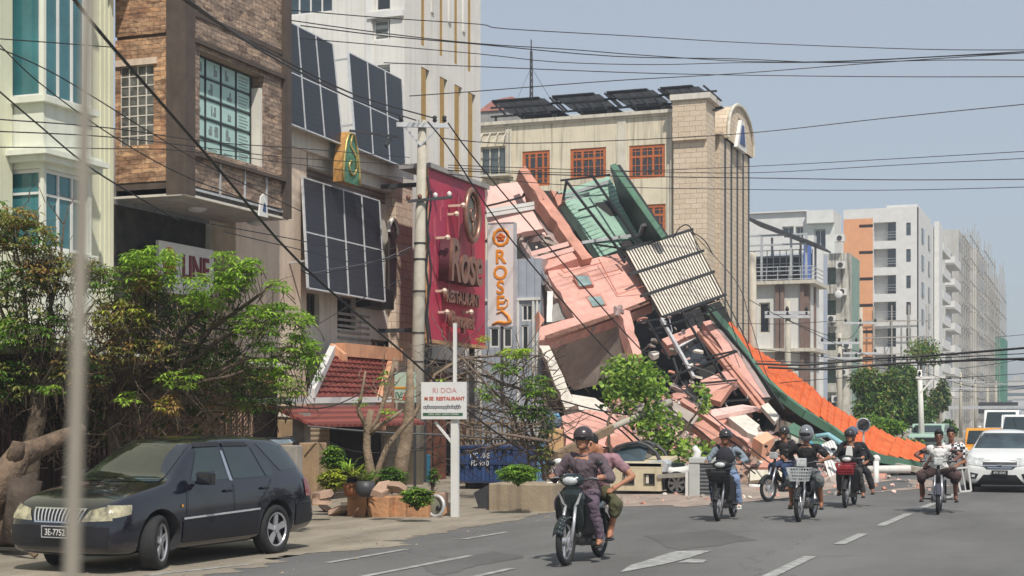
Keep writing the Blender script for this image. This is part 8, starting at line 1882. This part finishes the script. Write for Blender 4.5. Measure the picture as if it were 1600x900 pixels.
# grey bare fallen crown between the white sign and the wreck
rr = random.Random(106); D_ = 36
b0 = P(835, 770, D_); b0.z = LG; T4 = tree('bare_fallen_tree', 'grey nearly leafless tree with arching branches right of the small white sign', 'tree', b0); tw = MB(); cr = MB()
for q in (((862, 640), (800, 640), (760, 600), (720, 590), (690, 600)), ((850, 620), (790, 600), (740, 580), (700, 590), (664, 610), (654, 640)), ((860, 690), (800, 680), (740, 672), (700, 660)), ((820, 700), (800, 640), (770, 590), (745, 570)), ((840, 700), (820, 640), (830, 600), (835, 570)), ((830, 760), (826, 720), (820, 660), (790, 620)), ((760, 700), (800, 690), (850, 710), (860, 720)), ((700, 628), (760, 640), (830, 650), (866, 660)), ((720, 560), (770, 556), (850, 555)), ((690, 575), (730, 560), (780, 570), (830, 600)), ((700, 540), (722, 560), (760, 600), (800, 660)), ((850, 750), (846, 720), (840, 690), (852, 650))):
    d_ = D_+rr.uniform(-.8, .8); p_ = [P(u, v, d_) for u, v in q]; n = len(p_); tw.tube(p_, [.045-.03*i/(n-1) for i in range(n)], 6)
    for _ in range(7):
        i = rr.randrange(n); branch(tw, rr, p_[i], p_[i]+rvec(rr)*V((1.2, .5, 1.0)) if 0 else p_[i]+V((rr.uniform(-1.2, 1.2), rr.uniform(-.4, .4), rr.uniform(-.7, .8))), .016, .005, .2, kids=2, kl=.6)
for (u, v, ru, rv, n, ms) in ((805, 550, 26, 10, 34, [0, 0, 5]), (790, 575, 22, 12, 20, [0, 1]), (765, 610, 18, 18, 18, [0, 1]), (690, 600, 10, 10, 5, [0]), (840, 605, 24, 22, 60, [1, 2, 0]), (820, 640, 30, 20, 40, [2, 1]), (850, 660, 18, 30, 50, [2, 2, 3]), (845, 710, 16, 26, 30, [2, 3]), (757, 525, 8, 8, 6, [5])): clump(cr, tw, rr, u, v, ru, rv, D_, n, ms, L=.19, W_=.06, dd=.8)
tw.build('branches', mat('grey bark', lin((128, 112, 100)), .95, .3, 6, .5), T4, smooth=True); cr.build('leaves', ML, T4)
rr = random.Random(206); tw = MB()
for i in range(180):
    u = rr.uniform(662, 868); v = rr.uniform(560, 735); a = P(u, v, rr.uniform(36.5, 38.5)); an = rr.gauss(.2, .8); l = rr.uniform(.3, 1.4); e = a+V((cos(an)*l, rr.uniform(-.2, .2), sin(an)*l)); tw.tube([a, (a+e)/2+rvec(rr)*.15, e], [.014, .011, .004], 4)
tag(tw.build('dead_twigs', M['bark'], None), 'mass of thin dead twigs filling the yard under the red sign', 'twigs', kind='stuff')
# round leaved tree in front of the wreck
rr = random.Random(107); D_ = 42
b0 = P(1050, 760, D_); b0.z = LG; T5 = tree('round_leaved_tree', 'bent tree with large round lime green leaves in front of the wreck', 'tree', b0); tw = MB(); cr = MB()
tw.tube([b0, P(1040, 700, D_), P(1020, 650, D_), P(1000, 610, D_), P(985, 575, D_)], [.1, .08, .06, .045, .03], 8); tw.tube([P(1040, 700, D_), P(1070, 670, D_), P(1100, 630, D_)], [.05, .04, .02], 6); tw.tube([P(948, 760, 41), P(952, 700, 41), P(950, 660, 41.2), P(960, 630, 41.5)], [.05, .045, .04, .03], 6)
for (u, v, ru, rv, n) in ((985, 588, 50, 38, 620), (972, 618, 38, 28, 300), (1020, 600, 28, 32, 240), (1030, 665, 36, 32, 380), (1045, 700, 40, 20, 220), (1085, 700, 34, 18, 160), (1000, 660, 20, 14, 60), (1100, 630, 12, 24, 60), (1093, 605, 10, 10, 24), (1022, 640, 20, 16, 60), (1060, 715, 20, 10, 60), (938, 600, 10, 10, 12)):
    clump(cr, None, rr, u, v, ru, rv, D_, n, [6, 6, 6, 0, 1, 1, 2], L=.155, W_=.14, dd=.9, mode='leaf', droop=.2)
cr.build('crown', ML, T5); tw.build('trunk', M['bark'], T5, smooth=True)
# potted plants and bushes
def bush(name, label, u, v, ru, rv, d, n, ms, L, W_, base_v, group=None, mode='rosette'):
    rr = random.Random(int(u*7+v)); b0 = P(u, base_v, d); T = thing(name, label, 'plant', b0, group); n = int(n*1.7); tw = MB(); cr = MB()
    for i in range(9): branch(tw, rr, b0, P(u+rr.uniform(-ru, ru)*.7, v+rr.uniform(-rv, rv)*.6, d), .014, .006, .15, kids=2, kl=.15)
    clump(cr, None, rr, u, v, ru, rv, d, n, ms, L=L, W_=W_, dd=ru*d/FP*.8, mode=mode); tw.build('stems', M['bark'], T); cr.build('foliage', ML, T); return T
bush('yellow_shrub', 'low yellow green shrub at the foot of the gate pillar', 519, 748, 20, 17, 30.4, 110, [5, 5, 3], .11, .05, 778)
bush('green_shrub', 'taller mid green shrub behind the yellow green shrub', 520, 716, 18, 20, 31, 80, [1, 1, 2, 0], .11, .05, 770)
bush('leafy_plant', 'dark green leafy plant between the spiky plant and the utility pole', 612, 747, 24, 18, 30.6, 110, [1, 2, 1], .10, .045, 772)
bush('bushy_plant', 'bushy fresh green plant hanging over the stones at the foot of the utility pole', 652, 776, 26, 16, 28.6, 170, [1, 1, 0, 2], .08, .035, 798)
bush('clipped_bush', 'rounded clipped bush growing in the large square planter', 810, 740, 34, 15, 31.0, 260, [0, 1, 1], .075, .035, 760)
bush('small_weed', 'thin small leaved plant right of the utility pole', 677, 745, 9, 16, 30.5, 30, [1, 2], .08, .035, 775)
rr = random.Random(108); b0 = P(572, 762, 29.8); SPK = thing('spiky_plant', 'spiky plant with long arching striped leaves in a black pot', 'plant', b0)
for k in range(4):
    cr = MB()
    for i in range(26):
        a = rr.uniform(0, 6.3); up = rr.uniform(.35, 1.4); dr = V((cos(a), sin(a), up)).normalized(); l = rr.uniform(.3, .62); c = P((552, 566, 545, 578)[k], (745, 752, 738, 752)[k], 29.8)
        s = dr.cross(V((0, 0, 1))).normalized()*.012; p1 = c+dr*l*.55; p2 = c+dr*l-V((0, 0, l*.28)); kk = len(cr.v); cr.v += [c-s, c+s, p1+s*1.2, p1-s*1.2, p2]; cr.f += [(kk, kk+1, kk+2, kk+3), (kk+3, kk+2, kk+4)]; cr.m += [0, 0]
    cr.build('leaf_rosette', [LF['yellow'], LF['olive'], LF['bright'], LF['mid']][k], SPK)
mb = MB(); q = P(571, 776, 29.6); mb.tube([q, q+V((0, 0, .12)), q+V((0, 0, .3))], [.13, .2, .17], 12); mb.build('pot', mat('black plastic pot', (.05, .05, .055), .5, .2), SPK, smooth=True)
mb = MB(); q = P(549, 775, 30); mb.tube([q, q+V((0, 0, .25))], [.13, .17], 12); tag(mb.build('clay_pot', mat('clay pot', lin((150, 96, 64)), .8, .2), None, smooth=True), 'clay pot left of the black pot on the sandstone planter', 'pot')
# trees down the street
def ftree(label, u, v, ru, rv, d, n, ms, L, vb=700, seed=1, mode='leaf', tr=.16):
    rr = random.Random(seed); b0 = P(u, vb, d); b0.z = LG; T = thing('street_tree', label, 'tree', b0, 'trees down the street'); L *= .62; n = int(n*2.0); tw = MB(); cr = MB()
    c = P(u, v, d); branch(tw, rr, b0, c-V((0, 0, .5)), tr, tr*.5, .08)
    for i in range(7): branch(tw, rr, c-V((0, 0, 1.0)), P(u+rr.uniform(-ru, ru)*.8, v+rr.uniform(-rv, rv)*.7, d), tr*.4, .02, .15, kids=3, kl=ru*d/FP*.4)
    for i in range(6):
        uu, vv = u+rr.uniform(-ru, ru)*.55, v+rr.uniform(-rv, rv)*.55
        clump(cr, None, rr, uu, vv, ru*.55, rv*.5, d+rr.uniform(-1.5, 1.5), n//6, ms, L=L, W_=L*.6, dd=ru*d/FP*.5, mode=mode)
    cr.build('crown', ML, T); tw.build('trunk', M['bark2'], T, smooth=True)
ftree('dark rounded tree right of the orange stripe above the orange roof', 1383, 616, 54, 52, 78, 4200, [2, 2, 1, 3], .34, 706, 1)
ftree('lower light green tree just behind the orange roof edge', 1384, 668, 44, 26, 70, 1900, [1, 1, 0, 2], .3, 708, 2)
ftree('green tree left of the leaning pale pole', 1428, 640, 32, 46, 82, 2100, [1, 2, 2], .32, 704, 3)
ftree('sparse feathery tree high in front of the orange striped block', 1438, 545, 36, 30, 95, 300, [1, 3, 2], .42, 700, 4, tr=.12)
ftree('dull green tree beneath the scaffolds', 1466, 630, 18, 40, 105, 1000, [2, 3, 2], .4, 690, 5)
ftree('small dark tree half hidden by the smiling rider', 1484, 668, 14, 16, 88, 500, [2, 2, 1], .3, 696, 6)
rr = random.Random(109); cr = MB()
for i in range(5): clump(cr, None, rr, 1330+i*30, 690+i*3, 26, 16, 66+i*3, 160, [2, 1, 3], L=.28, W_=.16, dd=1.5, mode='leaf')
tag(cr.build('undergrowth', ML, None), 'low undergrowth behind the orange roof along the far kerb', 'undergrowth', kind='stuff')
# ---------------- overhead cables ----------------
WM = mat('black cable', (.014, .014, .015), .6, .1); WG = mat('grey cable', (.10, .10, .105), .6, .1)
def wire(label, pts, r=.018, group='overhead cables', m=None, name='overhead_cable', n=28, wob=0, seed=0):
    q = [P(*p) for p in pts]; out = []
    for i in range(len(q)-1):            # Catmull-Rom through the traced points
        p0, p1, p2, p3 = q[max(i-1, 0)], q[i], q[i+1], q[min(i+2, len(q)-1)]
        k = max(4, n//(len(q)-1))
        for j in range(k+(i == len(q)-2)):
            t = j/k; out.append(.5*((2*p1)+(p2-p0)*t+(2*p0-5*p1+4*p2-p3)*t*t+(3*p1-p0-3*p2+p3)*t*t*t))
    mb = MB(); mb.tube(out, r, 5); o = mb.build(name, m or WM, None); tag(o, label, 'cable', group); return o
G1 = 'cables across the left buildings'; G2 = 'cables across the sky'; G3 = 'cables low over the road'; G4 = 'cables drooping onto the wreck'
wire('thickest black cable running diagonally from the top left past the utility pole', [(112, -6, 15), (180, 78, 17), (330, 250, 21), (470, 412, 25), (640, 560, 30), (760, 665, 34), (905, 762, 39)], .021, G1)
wire('upper of the two black cables running from the top left down to the pole crossarm', [(282, -4, 17), (360, 48, 22), (440, 92, 27), (560, 150, 35), (676, 184, 41.0)], .019, G1)
wire('lower of the two black cables running from the top left down to the pole crossarm', [(288, -4, 17), (372, 56, 22), (450, 103, 27), (560, 158, 35), (650, 188, 41.2)], .019, G1)
for i, (lab, pts, r) in enumerate((
 ('thin cable sagging from the upper left window down behind the leaves', [(-10, 60, 20), (60, 128, 21), (180, 215, 22), (300, 280, 24), (440, 330, 27)], .009),
 ('thin cable starting under the upper teal window and crossing the corner pilaster', [(-10, 72, 20), (90, 118, 21), (240, 210, 23), (330, 262, 25), (470, 330, 28)], .009),
 ('thin cable nearly level across the upper teal window', [(-10, 60, 20), (100, 68, 21), (178, 74, 22)], .008),
 ('thin cable level under the first white bay', [(-10, 186, 20), (170, 200, 23), (330, 222, 28), (470, 232, 33), (640, 246, 40)], .009),
 ('thin cable crossing the bay cornice toward the solar panels', [(-10, 205, 20), (170, 214, 23), (330, 232, 28), (450, 246, 33), (640, 258, 40)], .009),
 ('thin cable running below the glass block window', [(-10, 230, 20), (150, 232, 23), (330, 240, 28), (640, 280, 40)], .008),
 ('steep thin cable at the far left dropping behind the twigs', [(-10, 135, 18), (60, 195, 18.5), (150, 268, 19), (280, 345, 21)], .011),
 ('thin cable over the shop name board', [(330, 350, 27), (450, 372, 30), (560, 392, 36), (640, 384, 40.5)], .010),
 ('thin cable over the beige pier toward the lower solar array', [(350, 362, 27), (460, 388, 31), (560, 410, 36), (640, 396, 40.5)], .010),
 ('thin cable from the red porch up to the utility pole', [(500, 505, 33), (560, 470, 37), (640, 430, 40.5)], .010))):
    wire(lab, pts, r, G1)
# twisted bundle with ties in front of the lower solar array
for i, v0 in enumerate((432, 436)):
    wire(('upper', 'lower')[i]+' strand of the sagging cable bundle in front of the lower solar array', [(470, v0-14, 33), (490, v0-6, 34), (520, v0-12, 36), (560, v0-18, 38), (600, v0-28, 40), (642, v0-46, 41)], .014, G1, WM if i else WG)
for i, q in enumerate((
 ('topmost sky cable leaving the white building', [(455, 16, 38), (600, 28, 41), (750, 38, 45), (790, 45, 46), (1000, 57, 50), (1170, 67, 52), (1440, 77, 50), (1610, 78, 46)], .014),
 ('second sky cable crossing high above the radio mast', [(455, 32, 38), (600, 52, 41), (745, 68, 45), (900, 78, 48), (1000, 86, 50), (1170, 96, 52), (1330, 95, 51), (1610, 80, 46)], .015),
 ('third sky cable just beneath the second above the radio mast', [(470, 40, 38), (600, 56, 41), (745, 69, 45), (960, 88, 49), (1150, 92, 52), (1300, 98, 51), (1460, 94, 49), (1610, 94, 46)], .016),
 ('fourth sky cable sagging over the solar racks', [(470, 60, 38), (745, 84, 45), (870, 97, 47), (1020, 101, 50), (1150, 98, 52), (1300, 97, 51), (1480, 88, 49), (1610, 82, 46)], .013),
 ('straight sky cable just over the mast foot', [(600, 98, 41), (745, 104, 45), (1000, 114, 50), (1200, 118, 52), (1400, 120, 50), (1610, 120, 46)], .014),
 ('rising sky cable running up to the right over the solar racks', [(640, 150, 41), (752, 142, 44), (960, 126, 48), (1150, 115, 50), (1370, 98, 49), (1610, 82, 46)], .014),
 ('long sky cable crossing the top floor of the cream building and rising to the right', [(690, 216, 41), (800, 224, 44), (1000, 218, 48), (1180, 207, 50), (1390, 184, 49), (1610, 162, 46)], .014),
 ('upper of four nearly level cables right of the stone tower', [(700, 262, 41), (900, 270, 45), (1170, 260, 48), (1400, 248, 47), (1610, 236, 45)], .011),
 ('second of four nearly level cables right of the stone tower', [(700, 258, 41), (940, 266, 45), (1170, 270, 48), (1400, 258, 47), (1610, 247, 45)], .011),
 ('third of four nearly level cables right of the stone tower', [(700, 266, 41), (900, 274, 45), (1170, 278, 48), (1400, 281, 47), (1610, 280, 45)], .015),
 ('lowest of four nearly level cables right of the stone tower', [(700, 272, 41), (900, 290, 45), (1170, 296, 48), (1400, 297, 47), (1610, 292, 45)], .011),
 ('short faint cable at the right above the far skyline', [(1555, 527, 60), (1610, 522, 58)], .010))):
    wire(q[0], q[1], q[2], G2)
for q in (
 ('thick black cable low across the far blocks, upper strand', [(1180, 568, 46), (1260, 570, 46), (1370, 560, 46), (1450, 556, 46), (1610, 543, 44)], .034),
 ('thick black cable low across the far blocks, lower strand', [(1200, 574, 46), (1290, 577, 46), (1370, 570, 46), (1440, 566, 46), (1610, 560, 44)], .036),
 ('thin cable between the two thick low strands', [(1180, 564, 46), (1300, 566, 46), (1450, 560, 46), (1610, 552, 44)], .014),
 ('frayed cable under the thick low strands', [(1230, 580, 46), (1320, 572, 46), (1450, 570, 46), (1530, 560, 45), (1610, 564, 44)], .016),
 ('thin cable above the far gantry, first', [(1380, 596, 70), (1500, 590, 66), (1610, 583, 60)], .014), ('thin cable above the far gantry, second', [(1440, 580, 70), (1520, 604, 66), (1610, 602, 60)], .013),
 ('thin cable above the far gantry, third', [(1500, 576, 70), (1560, 568, 64), (1610, 558, 60)], .013), ('thin cable above the far gantry, fourth', [(1450, 610, 80), (1540, 612, 74), (1610, 606, 66)], .014),
 ('thin cable from the leaning pale pole to the left', [(1180, 545, 50), (1300, 560, 56), (1436, 588, 68)], .013), ('second thin cable from the leaning pale pole to the left', [(1200, 600, 50), (1330, 590, 58), (1438, 592, 68)], .013),
 ('thin cable linking the transformer pole to the orange stripe pole', [(1230, 500, 55), (1312, 540, 58), (1346, 552, 62), (1440, 590, 68)], .012), ('thin cable high in front of the balconies', [(1170, 468, 52), (1231, 500, 54), (1320, 530, 58), (1345, 505, 62)], .012),
 ('thin cable level across the terrace building', [(1150, 505, 52), (1231, 506, 54), (1320, 500, 58)], .010)):
    wire(q[0], q[1], q[2], G3)
for q in (
 ('cable falling from the crossarm past the red sign onto the pink face', [(668, 190, 41.2), (700, 230, 41.6), (780, 350, 43), (870, 460, 44.5), (960, 560, 45), (1050, 640, 44.6), (1180, 740, 42)], .021),
 ('cable falling from the crossarm over the mint wall and steel cage', [(700, 192, 41.4), (735, 240, 42), (810, 330, 43.4), (905, 440, 44.6), (1000, 545, 45), (1090, 630, 44.6), (1172, 700, 43), (1240, 750, 41.8)], .020),
 ('cable dropping from the wreck top down the right side of the slatted sheet', [(1078, 360, 53), (1120, 440, 52), (1160, 520, 51), (1176, 560, 50.5)], .02),
 ('cable fan strand nearest the stone tower', [(1080, 362, 53), (1100, 375, 53), (1114, 398, 53)], .02), ('second cable fan strand by the stone tower', [(1082, 364, 53), (1095, 400, 53), (1130, 470, 52), (1160, 560, 50)], .016),
 ('third cable fan strand by the stone tower', [(1084, 366, 53), (1150, 440, 52), (1172, 500, 51), (1200, 590, 50), (1230, 620, 49.4)], .014), ('looped cable at the top of the slatted sheet', [(1052, 372, 53.4), (1062, 356, 53.4), (1075, 352, 53.4), (1086, 368, 53.4)], .022),
 ('cable lying on the road edge in front of the crushed beige vehicle', [(958, 768, 40.2), (1010, 776, 39), (1060, 786, 36.5), (1110, 789, 35), (1170, 786, 35), (1240, 778, 36.5)], .016),
 ('cable drooping from the heap across the crushed vehicle', [(900, 640, 44), (960, 665, 43), (1010, 712, 41.6), (1060, 762, 39.6)], .024), ('second cable drooping across the crushed vehicle', [(930, 632, 44), (990, 680, 42.4), (1044, 735, 40.6), (1090, 778, 38.2)], .024),
 ('black cable lying across the heap behind the near rider', [(780, 600, 41), (850, 618, 42), (930, 640, 43.4), (1010, 652, 43.6)], .022), ('second black cable lying across the heap behind the near rider', [(760, 610, 41), (840, 650, 42), (900, 690, 42), (950, 700, 41.6)], .026),
 ('cable from the bare fallen tree down to the square planter', [(740, 640, 38), (800, 672, 38), (850, 718, 38), (900, 740, 38)], .022), ('loose cable in front of the dark shopfront', [(510, 690, 33), (560, 706, 34), (640, 706, 35), (700, 695, 36)], .012),
 ('straight pale conduit across the dark shopfront', [(480, 666, 33.5), (600, 676, 34.5), (700, 680, 35.5), (830, 690, 37)], .022), ('thin conduit in front of the beige shutter', [(430, 628, 31), (520, 634, 33), (640, 572, 40)], .014)):
    wire(q[0], q[1], q[2], G4, WG if 'pale' in q[0] else WM)
rr = random.Random(55)
for i in range(9):
    a = (rr.uniform(1000, 1080), rr.uniform(560, 640)); b = (a[0]+rr.uniform(20, 90), a[1]+rr.uniform(20, 80))
    wire('thin reinforcing rod sticking out of the heap', [(a[0], a[1], 47), ((a[0]+b[0])/2+4, (a[1]+b[1])/2-5, 46.6), (b[0], b[1], 46)], .014, 'reinforcing rods in the heap', WG, 'reinforcing_rod', 8)
# small crushed pieces: uncountable
rr = random.Random(56); mb = MB()
for i in range(5200):
    s, t = rr.random(), rr.random()**.7*.66; p = mound(s, t)+V((0, 0, .02)); z = rr.choice((.03, .04, .05, .07, .10))*rr.uniform(.7, 1.3); n = 4; k = len(mb.v); a0 = rr.random()*3; tl = rvec(rr)*.5
    mb.v += [p+V((cos(a0+j*pi/2)*z, sin(a0+j*pi/2)*z*.8, tl.x*z*(1, .3, -1, -.3)[j]-.01)) for j in range(4)]+[p+V((cos(a0+j*pi/2)*z*.8, sin(a0+j*pi/2)*z*.65, z*.7+tl.x*z*(1, .3, -1, -.3)[j])) for j in range(4)]
    mi = rr.choice((0, 0, 1, 2, 3, 4, 5, 5)); mb.f += [(k+4, k+5, k+6, k+7)]+[(k+j, k+(j+1) % 4, k+4+(j+1) % 4, k+4+j) for j in range(4)]; mb.m += [mi]*5
tag(mb.build('rubble_fragments', [M['palepink'], M['pink'], M['underside'], M['conc2'], M['bone'], M['mauve']], None), 'countless small fragments of plaster and brick covering the heap', 'rubble', kind='stuff')
# dusty air
hb = MB(); hb.box((-60, -45, -2), (40, 1150, 28.0)); hz_o = hb.build('haze', mat('x', (1, 1, 1)), None); tag(hz_o, kind='stuff')
hm = bpy.data.materials.new('haze air'); hm.use_nodes = True; nn_ = hm.node_tree.nodes; nn_.remove(nn_['Principled BSDF']); pv = nn_.new('ShaderNodeVolumePrincipled')
pv.inputs['Color'].default_value = (.82, .88, .95, 1); pv.inputs['Density'].default_value = HAZE; pv.inputs['Anisotropy'].default_value = .2; hm.node_tree.links.new(pv.outputs[0], nn_['Material Output'].inputs['Volume'])
hz_o.data.materials.clear(); hz_o.data.materials.append(hm)
bpy.data.scenes.remove(TMP)
